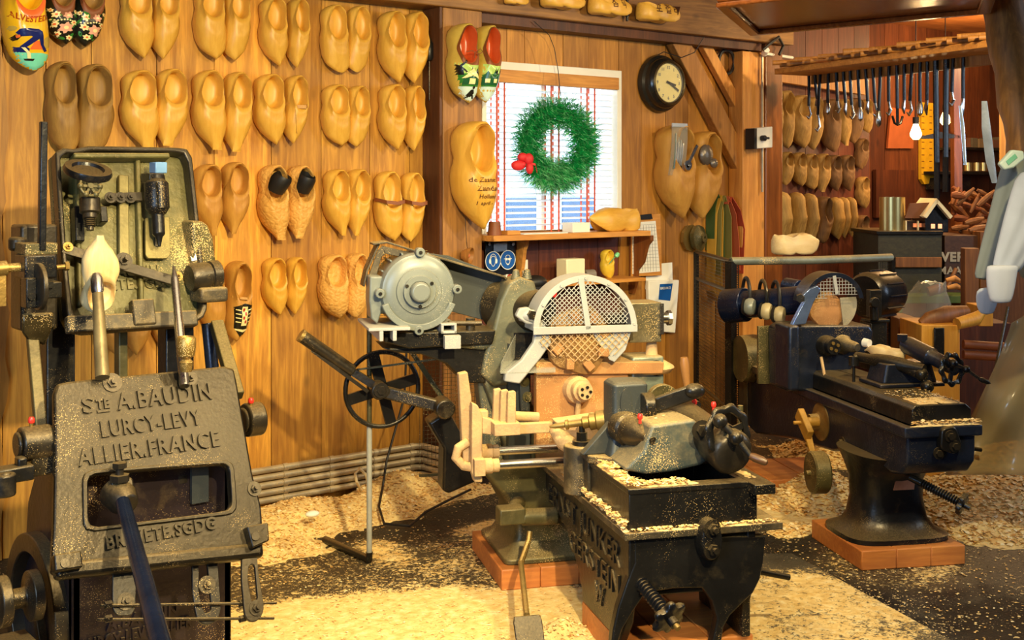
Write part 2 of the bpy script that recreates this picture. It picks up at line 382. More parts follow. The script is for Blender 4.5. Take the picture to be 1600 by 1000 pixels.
# ---------------------------------------------------------------- clogs
# clog space: heel top z=0, toe z=-1, sole on y=0, opening faces -y
WT={'point':[(0,.150),(.15,.168),(.33,.150),(.55,.182),(.68,.180),(.82,.130),(.92,.070),(1,.008)],
    'square':[(0,.145),(.15,.165),(.33,.150),(.52,.185),(.66,.184),(.78,.150),(.88,.098),(.95,.064),(1,.056)],
    'round':[(0,.150),(.15,.170),(.33,.155),(.55,.188),(.72,.184),(.85,.155),(.95,.10),(1,.03)],
    'snout':[(0,.150),(.15,.168),(.33,.150),(.52,.188),(.66,.180),(.78,.135),(.88,.075),(.95,.044),(1,.034)],
    'blunt':[(0,.150),(.15,.172),(.33,.160),(.55,.188),(.74,.188),(.88,.165),(.96,.135),(1,.09)]}
def clog_mb(style,hand=1,s1=.50,low=False,seg=26,rim=.014,fat=1.,openw=.84,blank=False):
    tab=WT[style];n=seg
    def w(s):
        x=interp(tab,s)*fat
        if s<.13: x*=math.sqrt(max(0,1-(1-s/.13)**2))
        if style in('round','blunt') and s>.86: x*=math.sqrt(max(0,1-((s-.86)/.14)**2))*.9+.1
        return max(x,.002)
    def cx(s): return hand*(.030*math.sin(PI*min(1,s/.7))*-.3+ .075*max(0,s-.5)**1.3/.5)
    HT=[(0,.25),(.12,.262),(.3,.225),(.46,.270),(.58,.282),(.72,.262),(.85,.228),(.95,.215),(1,.210)]
    if blank: HT=[(0,.25),(.2,.25),(.35,.27),(.5,.29),(.72,.235),(.85,.185),(1,.15)]
    up=.165 if style in('snout','square') else .13
    def Hh(s): return interp(HT,s)*(.86 if low else 1)
    def Lh(s): return (.025*math.exp(-((s-.33)/.07)**2))+ (max(0,s-.72)/.28)**1.8*up
    q=[(1-math.cos(PI*i/n))/2 for i in range(n+1)]
    ks=[(a,1) for a in q]+[(a,-1) for a in reversed(q[1:-1])]
    s0=.045
    def Oc(a,sg):
        s=s0+(s1-s0)*a;hw=openw*interp([(0,.128),(.4,.150),(.8,.15),(1,.135)],a)*fat
        e=max(0,1-abs(2*a-1)**2.6)**(1/2.2)
        return (cx(s)+sg*hw*e,s)
    def Cc(a,sg): return (cx(a)+sg*w(a),a)
    def pt(x,s,y): return Vector((x,-y,-s))
    def surf(x,s,r):
        l=min(1,abs(x-cx(s))/w(min(max(s,0),1)));e=max(l**1.15,r**3.2) if r>0 else l**1.15
        e=min(1,e);h=Hh(s);L=Lh(s)
        return L+(h-L)*(.42+.58*(max(0,1-e*e))**.5)
    O=[Oc(*k) for k in ks];Cu=[Cc(*k) for k in ks];mb=MB();R=[]
    sc=(s0+s1)/2
    def rimh(x,s):
        return Hh(s)*(.97 if s<.4 else .97)
    if not blank:
        def oscale(f,y): return [pt(cx(s)+(x-cx(s))*f,sc+(s-sc)*f,y if not callable(y) else y(x,s)) for x,s in O]
        R.append(oscale(.02,.075));R.append(oscale(.7,.075));R.append(oscale(.92,.09))
        R.append(oscale(.97,lambda x,s:.5*rimh(x,s)));R.append(oscale(.985,lambda x,s:rimh(x,s)-.012))
        R.append(oscale(1.02,lambda x,s:rimh(x,s)))
        def lerp(r,y=None):
            out=[]
            for (ox,os),(x2,s2) in zip(O,Cu):
                x=ox+(x2-ox)*r;s=os+(s2-os)*r
                out.append((x,s,r))
            return out
        R.append([pt(x,s,rimh(x,s)+.004) for x,s,r in lerp(.16)])
        R.append([pt(x,s,min(rimh(x,s)-rim,surf(x,s,r)+.01)) for x,s,r in lerp(.27)])
        rs=(.36,.5,.64,.77,.88,.95,1)
    else:
        def lerp(r,y=None): return [(cx(s)+(x-cx(s))*r,.5+(s-.5)*r,r) for x,s in Cu]
        rs=(.02,.3,.5,.7,.85,.95,1)
    for r in rs: R.append([pt(x,s,surf(x,s,r)) for x,s,r in lerp(r)])
    for f,g in ((.985,.26),(.95,.10),(.86,.0),(.4,.0)):
        R.append([pt(cx(s)+(x-cx(s))*f,.5+(s-.5)*(f if f<.9 else f*.5+.5),Lh(s)+(Hh(s)-Lh(s))*g) for x,s in Cu])
    mb.rings(R);return mb
def clog_obj(name,mb,mat,loc,length,wid=1.,depth=1.,roll=0,yaw=0,pitch=0,parent=None):
    """places a clog hanging heel up: loc = heel top at the wall"""
    o=mb.build(name,mat,None,origin=(0,0,0),ang=60)
    o.location=loc;o.scale=(length*wid,length*depth,length);o.rotation_euler=(pitch,roll,yaw)
    return o
# ---------------------------------------------------------------- room shell
YW=5.24;ZC=2.78
def floor_mat(BLOBS,c1=(22,21,20),c2=(44,41,36),nm='rubber_floor_with_sawdust'):
    m,nt,b=base(nm);v=coords(nt)
    blk=ramp(nt,noise(nt,v,6,5),[(.3,lin(c1)),(.7,lin(c2))])
    g=nt.nodes.new('ShaderNodeNewGeometry');sp=nt.nodes.new('ShaderNodeSeparateXYZ');nt.links.new(v,sp.inputs[0])
    x,y=sp.outputs[0],sp.outputs[1]
    def blob(cx,cy,rx,ry,p=1.):
        a=math_(nt,'POWER',math_(nt,'DIVIDE',math_(nt,'ABSOLUTE',math_(nt,'SUBTRACT',x,cx)),rx),2.)
        c=math_(nt,'POWER',math_(nt,'DIVIDE',math_(nt,'ABSOLUTE',math_(nt,'SUBTRACT',y,cy)),ry),2.)
        return math_(nt,'MULTIPLY',math_(nt,'SUBTRACT',1.6,math_(nt,'ADD',a,c),True),p)
    k=None
    for bb in BLOBS:
        o=blob(*bb);k=o if k is None else math_(nt,'MAXIMUM',k,o)
    n=noise(nt,v,3.5,8,.4,.7);fn=noise(nt,v,48,3,.6,.6);ff=noise(nt,v,150,2)
    # density of dust 0..1 compared with fine noise gives crumbly edges
    dens=math_(nt,'ADD',math_(nt,'MULTIPLY',k,.80),math_(nt,'MULTIPLY',math_(nt,'SUBTRACT',n,.5),.9))
    th=math_(nt,'SUBTRACT',math_(nt,'ADD',dens,math_(nt,'ADD',math_(nt,'MULTIPLY',fn,1.0),math_(nt,'MULTIPLY',ff,.45))),1.10)
    f=math_(nt,'MULTIPLY',th,6.,True)
    dc=ramp(nt,noise(nt,v,26,5,.5),[(.3,lin((220,178,100))),(.55,lin((240,206,134))),(.75,lin((248,226,170)))])
    # small loose chips on the black rubber
    vo=nt.nodes.new('ShaderNodeTexVoronoi');vo.inputs['Scale'].default_value=34;vo.inputs['Randomness'].default_value=1;nt.links.new(v,vo.inputs['Vector'])
    sz=math_(nt,'MULTIPLY',math_(nt,'SUBTRACT',noise(nt,v,9,3),.36,True),1.0)
    chip=math_(nt,'MULTIPLY',math_(nt,'SUBTRACT',sz,vo.outputs['Distance']),30.,True)
    vo2=nt.nodes.new('ShaderNodeTexVoronoi');vo2.inputs['Scale'].default_value=90;nt.links.new(v,vo2.inputs['Vector'])
    chip2=math_(nt,'MULTIPLY',math_(nt,'SUBTRACT',math_(nt,'MULTIPLY',math_(nt,'SUBTRACT',noise(nt,v,4,3),.35,True),1.0),vo2.outputs['Distance']),30.,True)
    chips=math_(nt,'MAXIMUM',chip,chip2)
    col=mixc(nt,math_(nt,'MULTIPLY',chips,.85),blk,lin((226,198,140)))
    # film of fine dust where people do not walk
    col=mixc(nt,math_(nt,'MULTIPLY',k,.10),col,DUST)
    col=mixc(nt,f,col,dc)
    nt.links.new(col,b.inputs['Base Color']);b.inputs['Roughness'].default_value=.62
    nt.links.new(math_(nt,'ADD',math_(nt,'MULTIPLY',f,.4),.5,True),b.inputs['Roughness'])
    bump(nt,b,math_(nt,'ADD',math_(nt,'MULTIPLY',f,1.2),math_(nt,'ADD',fn,chips)),.6,.008);return m
def _b(px,py,rx,ry,w): a=Z(px,py);return (a[0],a[1],rx,ry,w)
BLOBS=[_b(560,975,.6,.22,1.),_b(760,960,.5,.22,.95),_b(430,990,.6,.3,.95),_b(900,960,.35,.3,.9),_b(1040,985,.4,.4,.8),_b(480,810,.62,.2,1.),_b(620,790,.4,.16,.95),_b(600,860,.12,.2,.62),_b(790,820,.3,.12,.7),_b(480,900,.7,.3,.46),_b(700,880,.7,.3,.5),_b(800,880,.3,.3,.62),_b(1240,800,.35,.35,.9),_b(1560,770,.9,.45,.9),_b(1400,880,.35,.3,.5),_b(300,1050,1.,.5,.9)]
M['floor']=floor_mat(BLOBS)
mt_=MB();mt_.prism([Z(a,b)[:2] for a,b in ((1170,868),(1236,866),(1490,1005),(1600,1120),(900,1120),(1010,960))],'z',.0005,.005);tag(mt_.build('rubber_mat',floor_mat([_b(1250,960,.5,.5,.72),_b(1150,1000,.5,.4,.75)],(60,56,48),(86,80,68),'dusty_grey_mat'),None,origin=(0,0,0)),'lighter grey rubber mat with dust right of the middle lathe','mat')
struct(MB().box(-1.6,11.6,-1.6,6.2,-.1,0).build('floor',M['floor'],origin=(0,0,0)))
cm=m_wood('ceiling_boards',(190,118,56),(120,66,28),'x',.8)
def planks(name,segs,ax,pos,t,mat,back=None,seed=1,gap=.004,jit=.002,tl=None):
    """segs: (a0,a1,z0,z1) boards on plane ax=pos, thickness t going away (+)"""
    rnd=random.Random(seed);mb=MB();tt=[]
    for a0,a1,z0,z1 in segs:
        j=rnd.random()*jit
        if ax=='y': mb.box(a0+gap/2,a1-gap/2,pos+j,pos+t,z0,z1)
        else: mb.box(pos+j,pos+t,a0+gap/2,a1-gap/2,z0,z1)
        tt+= [tl[len(tt)//6] if tl else rnd.random()]*6
    if back:
        mb.box(*back);tt+=[0]*6
    o=mb.build(name,mat,None,origin=(0,0,0));a=o.data.attributes.new('tint','FLOAT','FACE')
    for i,x in enumerate(tt): a.data[i].value=x
    return struct(o)
def wx(px,Y=YW): return W(px,300,Y)[0]
bl=[-1.5,-1.2,-.9,-.6,-.3,0,.3,.6,.9,1.2]+[wx(p) for p in (4,72,143,245,335,424,502,578,640)]+[3.58]
planks('wall_left',[(a,b,0,ZC) for a,b in zip(bl,bl[1:])],'y',YW,.03,M['wall'],(-1.5,3.58,YW+.032,YW+.12,0,ZC),3,tl=[.5]*10+[.35,.5,.42,.55,.95,.22,.42,.28,.15])
# window wall with an opening
WX0,WX1,WZ0,WZ1=3.93,wx(967),1.235,2.215
bs=[3.82]+[wx(p) for p in (792,820,880,920)]+[WX1]
segs=[(a,b,WZ1,ZC) for a,b in zip(bs,bs[1:])]
segs+=[(3.82,WX0,.9,WZ1)]
b2=[WX1,wx(1002),wx(1040),wx(1075),wx(1118),6.12]
segs+=[(a,b,0,ZC) for a,b in zip(b2,b2[1:])]
planks('wall_window_side',segs,'y',YW,.03,M['wall2'],None,5)
b3=[3.82]+[wx(p) for p in (800,843,890,935)]+[WX1]
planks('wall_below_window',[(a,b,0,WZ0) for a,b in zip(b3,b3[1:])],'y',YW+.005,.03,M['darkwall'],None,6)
struct(MB().frame([(3.6,0),(6.3,0),(6.3,ZC),(3.6,ZC)],[(WX0,WZ0),(WX1,WZ0),(WX1,WZ1),(WX0,WZ1)],'y',YW+.036,YW+.14).build('wall_outer',M['darkwall']))
# protruding corner post and header beam
struct(MB().box(3.577,3.825,5.078,YW-.001,0,2.45).build('trim_1',M['post'],bev=.004)).name='trim_1'
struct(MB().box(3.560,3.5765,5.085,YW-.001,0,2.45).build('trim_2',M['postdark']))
struct(MB().box(.2,6.35,5.06,YW-.001,2.451,ZC-.001).build('trim_3',M['beam'],bev=.006))
struct(MB().box(3.83,6.1,5.12,YW-.002,2.40,2.4505).build('trim_4',M['postdark']))
# post at the end of the window wall
struct(MB().box(6.13,6.30,5.11,5.40,0,2.45).build('trim_5',M['varnz'],bev=.008,seg=3))
struct(MB().box(5.92,6.129,5.12,YW-.001,0,2.39).build('trim_6',M['pinez'],bev=.004))
# rough board at far left
def rough_board(x0,x1,y0,y1,z0,z1,mat,name,amp=.02,seed=4,n=26):
    rnd=random.Random(seed);rs=[];a=b=0
    for i in range(n+1):
        z=z0+(z1-z0)*i/n;a=a*.6+rnd.uniform(-amp,amp);b=b*.6+rnd.uniform(-amp,amp)
        rs.append([(x0+a,y1,z),(x0+a*1.2,y0,z),(x1+b,y0,z),(x1+b*.8,y1,z)])
    return MB().rings(rs).build(name,mat,ang=50)
struct(rough_board(wx(-90),wx(6),YW-.03,YW-.001,.005,2.4,M['wall'],'trim_7'))
# back room: clog wall, side and far walls
xs=[6.3+.19*i for i in range(9)]
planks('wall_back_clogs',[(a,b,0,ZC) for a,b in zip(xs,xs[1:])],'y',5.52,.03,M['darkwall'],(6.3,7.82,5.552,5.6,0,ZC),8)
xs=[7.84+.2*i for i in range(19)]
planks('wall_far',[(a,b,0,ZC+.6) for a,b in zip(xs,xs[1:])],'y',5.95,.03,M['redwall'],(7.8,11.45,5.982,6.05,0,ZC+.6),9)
ys=[-1.5+.25*i for i in range(31)]
planks('wall_right',[(a,b,0,ZC+.6) for a,b in zip(ys,ys[1:])],'x',11.42,.03,M['redwall'],(11.452,11.52,-1.5,6.1,0,ZC+.6),10)
struct(MB().box(7.76,7.835,5.605,5.949,0,ZC).build('wall_partition',M['redwall']))
struct(MB().box(-1.6,-1.5,-1.5,YW+.1,0,ZC).build('wall_side',M['darkwall']))
struct(MB().box(-1.6,11.5,-1.6,-1.5,0,ZC).build('wall_front',M['darkwall']))
struct(MB().box(-1.6,6.29,-1.6,5.4,ZC,ZC+.08).build('ceiling',cm))
struct(MB().box(6.29,11.6,-1.6,6.1,ZC+.1,ZC+.18).build('ceiling_back',cm))
# sloped boards seen above the tool rack
xs=[6.35+.16*i for i in range(22)]
# ---------------------------------------------------------------- window
wf=MB().frame([(WX0,WZ0),(WX1,WZ0),(WX1,WZ1),(WX0,WZ1)],[(WX0+.03,WZ0+.03),(WX1-.035,WZ0+.03),(WX1-.035,WZ1-.045),(WX0+.03,WZ1-.045)],'y',YW-.025,YW+.12).build('window_1',M['whitep'],bev=.003)
struct(wf)
MB().box(WX0+.03,WX1-.035,YW+.09,YW+.094,WZ0+.03,WZ1-.045).build('window_pane',M['glass'],wf)
mbm=MB();mbm.box(4.42,4.45,YW+.07,YW+.11,WZ0+.03,WZ1-.045);mbm.build('mullion',M['whitep'],wf)
bl_=thing('venetian_blind','white slatted blind with red ladder tapes hanging in the window','blind',(4.45,YW,WZ0))
MB().box(3.95,WX1-.04,YW-.045,YW-.0,WZ1-.115,WZ1-.045).build('valance',M['pinex'],bl_,bev=.003)
z=WZ0+.05;sl=MB()
while z<WZ1-.12:
    T=Matrix.Translation((0,YW+.03,z))@Matrix.Rotation(math.radians(-14),4,'X')
    sl.box(3.965,WX1-.045,-.022,.022,-.0012,.0012,T);z+=.034
sl.build('slats',M['slat'],bl_)
tp=MB()
for px in (777,789,862,874,918,930):
    x=wx(px,YW+.0)
    for y in (YW+.004,YW+.056): tp.box(x-.006,x+.006,y,y+.001,WZ0+.04,WZ1-.1)
tp.build('ladder_tapes',M['tape'],bl_)
MB().box(3.965,WX1-.045,YW+.008,YW+.052,WZ0+.032,WZ0+.046).build('bottom_rail',M['pinex'],bl_)
# outside: pale house across the yard
hs=thing('neighbour_house','pale house with blue-grey windows seen through the window blind','house',(9.,13,0))
MB().box(6,13.5,13,16,0,1.7).build('wall',m_plain('pale_render',(190,205,220),.8),hs)
hw=m_plain('blue_glazing',(60,100,140),.3)
for a in (8.2,9.1,10.2,11.2): MB().box(a,a+.6,12.97,13.0,.55,1.35).build('window',hw,hs)
MB().prism([(12.8,1.7),(16.2,1.7),(14.5,2.3)],'x',5.9,13.6).build('roof',m_plain('pale_roof',(200,210,225),.8),hs)
# shelf below the window
A=W(762,376,4.99);B=W(1017,366,4.99);zs=(A[2]+B[2])/2
sh=thing('window_shelf','orange pine shelf with curved brackets under the window','shelf',(4.5,5.2,zs))
MB().box(3.835,B[0],4.99,YW-.03,zs-.008,zs+.022).build('board',M['pinex'],sh,bev=.003)
def bracket(x,k):
    pts=[(YW-.002-(YW-y_)*k,z_) for y_,z_ in [(YW-.002,zs-.009),(5.02,zs-.009),(5.02,zs-.04),(5.06,zs-.07),(5.08,zs-.12),(5.10,zs-.17),(5.16,zs-.22),(5.17,zs-.30),(5.2,zs-.36),(YW-.002,zs-.36)]]
    return MB().prism(pts,'x',x-.012,x+.012)
for px,k_ in ((806,.45),(984,.85)): bracket(wx(px),k_).build('bracket',M['pinex'] if px<900 else M['varnz'],sh,bev=.002)
# diagonal braces
def timber(name,pa,pb,Y,w,t,mat,label,cat='brace'):
    a,b=V(W(pa[0],pa[1],Y)),V(W(pb[0],pb[1],Y))
    return tag(MB().bar(a,b,t,w,up=(b-a).cross(V((0,1,0)))).build(name,mat,bev=.005),label,cat)
timber('diagonal_brace',(1056,60),(1166,275),5.195,.135,.06,M['pined'],'thick diagonal timber brace right of the wall clock','brace')
timber('diagonal_batten',(1098,66),(1168,196),5.205,.075,.045,M['pinez'],'thinner batten running beside the thick diagonal brace','batten')
ho=tag(MB().tube([V(W(1135+20*math.cos(a)*.6,97+19*math.sin(a),5.2)) for a in [i*PI/8 for i in range(-8,6)]],.011,8).build('rubber_hose',M['black']),'dark curved hose end behind the battens under the beam','hose')
# ---------------------------------------------------------------- clogs on the plank wall
PROTO={}
def clog(style,hand,mat,key=None,**k):
    key=(style,hand,mat,tuple(sorted(k.items())))
    if key not in PROTO:
        o=clog_mb(style,hand,**k).build('wooden_clog',M[mat],None,origin=(0,0,0),ang=62);PROTO[key]=o;o['_used']=0
        return o
    s=PROTO[key];o=s.copy();C.objects.link(o);return o
def hang(o,x0,x1,yt,yb,Y,roll=None,yaw=0,th=.26,wr=1.0,pitch=0.,gap=.001,dep=1.3):
    """hang a clog so that it fills about x0..x1, yt..yb in the photo, sole on the wall plane Y"""
    cx=(x0+x1)/2;T=V(W(cx,yt,Y-.04));Bt=V(W(cx,yb,Y-.03));L=T.z-Bt.z
    dd=(Y)/ray(cx,300)[1]
    al=TH-math.atan((cx-800)/F)*-1 if False else TH+math.atan((cx-800)/F)
    vis=(x1-x0)/F*dd
    wreal=max((.25 if Y<5.4 else .20)*L,1.10*(vis-L*.18*math.sin(al))/math.cos(al))
    wid=wreal/(.37*L)*wr
    x=W(cx,300,Y-.13*L)[0]
    o.location=(x,Y-gap,T.z);o.scale=(L*min(1.3,wid),L*dep,L);o.rotation_euler=(pitch,(roll or 0),yaw)
    return L
GR='clogs hanging on the plank wall'
def pair(a,b,style,mat,desc,where,group=GR,Y=YW,ka=None,kb=None,roll=(0,0),yaw=0,**k):
    out=[]
    for side,bx,hand,kk,r in (('left',a,1,ka,roll[0]),('right',b,-1,kb,roll[1])):
        if bx is None: continue
        kw=dict(k);kw.update(kk or {})
        o=clog(kw.pop('style',style),hand,kw.pop('mat',mat),**kw)
        hang(o,*bx,Y,roll=r+random.uniform(-.02,.02),yaw=yaw)
        tag(o,f'{side} {desc} clog, {where}','clog',group);out.append(o)
        if '_used' in o: del o['_used']
    return out
R1='top row';R2='second row';R3='third row';R4='bottom row'
pair((187,238,-28,92),(234,278,-27,94),'point','clog','smooth pointed',f'{R1}, right of the floral clogs',s1=.44)
pair((303,351,-24,93),(346,388,-22,96),'round','clog','smooth round-toed',f'{R1}, second plain pair from the floral clogs',s1=.46)
pair((404,448,-4,104),(446,481,-2,107),'point','clog','slim pointed',f'{R1}, third plain pair from the floral clogs',s1=.50)
pair((500,544,8,114),(540,579,10,114),'blunt','clog','blunt low-cut',f'{R1}, second pair from the dark post',s1=.52,low=True)
pair((589,633,18,130),(627,667,20,131),'point','clog','long pointed',f'{R1}, nearest the dark post',s1=.52)
pair((70,119,97,243),(117,174,101,246),'round','clogold','large stained old',f'{R2}, just above the lever machine',s1=.46,fat=.98)
pair((189,246,110,232),(241,292,108,229),'square','clog','square-nosed deep',f'{R2}, right of the large stained pair',s1=.46)
pair((299,350,110,235),(346,391,113,238),'square','clog','turned-up square-nosed',f'{R2}, third pair from the left edge',s1=.46)
m=pair((396,445,116,226),(442,480,118,225),'point','clog','half-cut pointed',f'{R2}, above the clogs with black socks',s1=.5)
pair((502,546,132,228),(539,576,134,230),'round','clog','small round-toed',f'{R2}, second pair from the dark post',s1=.5)
pair((591,634,132,234),(628,661,134,236),'point','clog','sharp-toed',f'{R2}, nearest the dark post',s1=.52)
pair((302,347,256,368),(344,387,253,365),'snout','clog2','long-snouted',f'{R3}, right beside the lever machine',s1=.46)
M['clogcarv']=m_wood('carved_clog_wood',(236,186,100),(204,144,66),'z',.55,knots=False,cont=1.4)
nt=M['clogcarv'].node_tree;b=nt.nodes['Principled BSDF'];vo=nt.nodes.new('ShaderNodeTexVoronoi');vo.feature='DISTANCE_TO_EDGE';vo.inputs['Scale'].default_value=16
nt.links.new(coords(nt),vo.inputs['Vector']);bump(nt,b,vo.outputs['Distance'],.35,.02)
sk=pair((402,449,257,375),(445,489,258,372),'square','clogcarv','carved sock-lined',f'{R3}, under the half-cut strapped pair',s1=.5)
pair((504,546,264,368),(539,577,264,368),'snout','clog','narrow-snouted',f'{R3}, second pair from the dark post',s1=.48)
st=pair((584,628,267,376),(624,663,269,377),'round','clog','brown-strapped low',f'{R3}, nearest the dark post',s1=.54,low=True)
pair((409,448,402,492),(445,478,401,490),'point','clog','small pointed',f'{R4}, below the sock-lined clogs',s1=.52)
cv=pair((497,543,397,497),(537,575,395,496),'round','clogcarv','flower-carved yellow',f'{R4}, left of the electric motor',s1=.5)
# strap, socks, cut details
for i,o in enumerate(st):
    MB().ribbon([(-.2 if i==0 else -.19,-.08,-.40),(-.15,-.27,-.44),(0,-.29,-.46),(.12,-.27,-.44),(.2,-.1,-.38)],.05,.012,(0,.1,1)).build('strap',M['leather'],o)
for i,o in enumerate(sk):
    MB().lathe([(.115,0),(.125,.1),(.12,.2),(.10,.24),(.09,.2),(.085,.05),(.001,.0)],(0.,-.13,-.34),(.25 if i==0 else .1,-.45,.75)).build('sock_lining',M['black'],o)
for o in m[1:]:
    MB().ribbon([(-.16,-.12,-.42),(-.1,-.25,-.47),(.05,-.30,-.47),(.15,-.22,-.44)],.05,.012,(0,.1,1)).build('strap',M['clog2'],o)
    MB().tube([(-.1,-.26,-.5),(-.1,-.28,-.65),(-.05,-.24,-.85)],.008,6).build('cord',M['clog'],o)
# painted clogs
def painted(name,label,bx,Y,mats,shapes,rimcol,style,hand=1,**k):
    o=clog_mb(style,hand,**k).build(name,[mats[0],mats[1]],None,origin=(0,0,0),ang=62)
    hang(o,*bx,Y);tag(o,label,'clog')
    n=k.get('seg',26)*2-0
    me=o.data
    for p in me.polygons:
        c=p.center
    drape(o,shapes,mats,'painting')
    return o
P_=lambda n,c,r=.25:(M.__setitem__(n,m_plain(n,c,r,var=.06)),M[n])[1]
pY=P_('yellow_gloss_paint',(240,186,30));pT=P_('turquoise_gloss_paint',(120,214,176));pN=P_('navy_paint',(24,34,96));pO=P_('orange_gloss_paint',(236,110,50));pG=P_('leaf_green_paint',(52,120,44));pP=P_('pink_paint',(232,170,140));pK=P_('black_paint',(30,28,20));pL=P_('lime_paint',(196,166,74));pC=P_('cream_gloss_paint',(244,226,160));pR=P_('varnished_red_wood',(196,84,40));pDG=P_('dark_green_paint',(30,86,50));pB=P_('sky_blue_paint',(200,222,210))
mats=[pY,pO,pT,pN,pG,pK,pL,pC,pP]
sh_=[([(-.2,-.80),(-.1,-.79),(0,-.80),(.1,-.79),(.22,-.80),(.2,-.9),(.12,-.97),(0,-.995),(-.12,-.97),(-.2,-.9)],2),
 ([(-.2,-.74),(-.15,-.72),(-.1,-.74),(-.03,-.73),(0,-.75),(.0,-.795),(-.2,-.80)],3),
 ([(.13,-.62),(.2,-.56),(.21,-.7),(.12,-.76),(.08,-.74)],6),([(.04,-.66),(.12,-.66),(.13,-.75),(.0,-.76)],1),
 ([(-.09,-.535),(-.02,-.525),(.06,-.525),(.1,-.55),(.11,-.60),(.06,-.64),(.0,-.61),(-.08,-.62),(-.12,-.58)],3,None,.004),
 ([(.02,-.61),(.08,-.63),(-.02,-.73),(-.06,-.75),(-.08,-.73)],3,None,.004),([(.07,-.62),(.11,-.60),(.12,-.70),(.16,-.76),(.13,-.78),(.09,-.70)],3,None,.004),
 ([(-.07,-.74),(-.04,-.74),(.01,-.80),(.02,-.86),(-.01,-.86),(-.02,-.80)],7,None,.005),([(-.04,-.865),(.05,-.86),(.04,-.885),(-.03,-.885)],5,None,.005),
 ([(-.12,-.60),(-.07,-.61),(-.1,-.66),(-.15,-.68),(-.17,-.66)],5,None,.004),([(-.12,-.61),(-.09,-.60),(-.08,-.63),(-.11,-.64)],1,None,.006),
 (ell(-.15,-.53,.04,.028),6,None,.004)]
sh_=[tuple([[(x,-.67+(z+.53)*.72) for x,z in t[0]]]+list(t[1:])) for t in sh_]
o=painted('painted_clog','big yellow glossy clog painted with a bending skater on turquoise ice',(4,69,-75,112),YW,mats,sh_,pO,'blunt',s1=.51)
def text_on(ob,txt,size,x,z,mat,bold=.0,sx=1.,curve=0,name='lettering'):
    vs,fs=text_polys(txt,size,0,bold=bold)
    pts=[(x+p.x*sx,z+p.y+curve*((p.x*sx)**2)) for p in vs]
    return drape(ob,[(pts,0,fs)],[mat],name,lift=.004)
text_on(o,'ALVESTEDE',.066,0,-.615,P_('rust_paint',(176,70,20)),.002,.95,1.5)
def floral(seed):
    r=random.Random(seed);sh=[]
    for cx,cz,a in ((-.09,-.56,.05),(.05,-.56,.055),(-.1,-.7,.05),(.03,-.74,.085),(.12,-.66,.04),(-.06,-.84,.045),(.08,-.88,.04),(-.15,-.5,.03),(.14,-.5,.03)):
        c=8 if a>.052 else 7
        sh.append((ell(cx,cz,a,a*.8,20,r.random()*3,.25,6),c));sh.append((ell(cx,cz,a*.35,a*.3,10),7 if c==8 else 1,None,.004))
    for _ in range(16):
        x=r.uniform(-.16,.17);z=r.uniform(-.93,-.48);sh.append((ell(x,z,.04,.018,10,r.random()*3),4,None,-.001))
    for i in range(9): sh.append((ell(-.14+.035*i,-.635-.01*math.sin(i),.012,.012,8),7,None,.002))
    return [tuple([[(x,-.6+(z+.5)*.85) for x,z in t[0]]]+list(t[1:])) for t in sh]
fm=[pK,pO,pT,pN,pG,pK,pL,pC,pP]
for bx,h,sd in (((68,116,-55,70),1,'left'),((113,161,-50,75),-1,'right')):
    painted('painted_clog',f'{sd} of the two dark floral clogs painted with pink roses',bx,YW,fm,floral(len(sd)),pK,'round',h,s1=.54,fat=1.02)['group']='floral painted clogs'
# windmill-village pair on the corner post
def village(h,seed):
    sh=[([(-.2,-.50),(-.1,-.52),(0,-.535),(.12,-.53),(.2,-.5),(.22,-.64),(-.22,-.64)],6),([(-.22,-.64),(.24,-.64),(.24,-.8),(-.22,-.8)],3),
    ([(-.21,-.80),(.21,-.80),(.18,-.9),(.1,-.97),(0,-.995),(-.1,-.97),(-.18,-.9)],2)]
    if h>0:
        sh+=[([(-.10,-.70),(.02,-.585),(.13,-.70),(.13,-.78),(-.10,-.78)],4,None,.003),([(-.12,-.70),(.02,-.57),(.15,-.70),(.12,-.70),(.02,-.61),(-.08,-.70)],1,None,.006),
        ([(-.19,-.66),(-.17,-.55),(-.13,-.55),(-.1,-.66)],5,None,.003),([(-.24,-.50),(-.22,-.49),(-.06,-.62),(-.08,-.63)],5,None,.005),([(-.08,-.47),(-.06,-.48),(-.2,-.62),(-.22,-.61)],5,None,.005),
        ([(.02,-.84),(.06,-.83),(.08,-.88),(.03,-.93),(-.03,-.91)],5,None,.004),([(.0,-.90),(.04,-.90),(-.02,-.96),(-.05,-.96)],5,None,.004),([(.04,-.90),(.07,-.9),(.09,-.95),(.06,-.95)],5,None,.004),
        (ell(.06,-.81,.02,.02,8),5,None,.004),([(-.03,-.70),(.06,-.70),(.06,-.77),(-.03,-.77)],1,None,.006)]
    else:
        for x in (-.12,0,.11): sh+=[([(x-.06,-.68),(x,-.60),(x+.06,-.68),(x+.06,-.78),(x-.06,-.78)],4,None,.003),([(x-.03,-.70),(x+.03,-.70),(x+.03,-.75),(x-.03,-.75)],1,None,.005)]
        for i in range(7): sh.append((ell(-.15+i*.05,-.85,.012,.014,8),0,None,.004))
    r=random.Random(seed)
    for _ in range(7): sh.append(([(lambda x:(x-.03,-.64))(r.uniform(-.02,.17))]*0 or [(x-.02,-.64),(x,-.54-r.random()*.05),(x+.02,-.64)] if (x:=r.uniform(-.0,.17)) is not None else None,5,None,.002))
    return sh
vm=[pL,pC,pB,pG,pDG,pK,P_('pale_green_sky',(176,206,110))]
for bx,h,sd in (((698,744,38,162),1,'left'),((738,778,41,162),-1,'right')):
    o=painted('painted_clog',f'{sd} glossy clog painted with a windmill village, tied to the corner post',bx,5.078,vm,village(h,3),pR,'round',h,s1=.5)
    o['group']='windmill village painted clogs'
    o2=clog_mb('round',h,s1=.5)
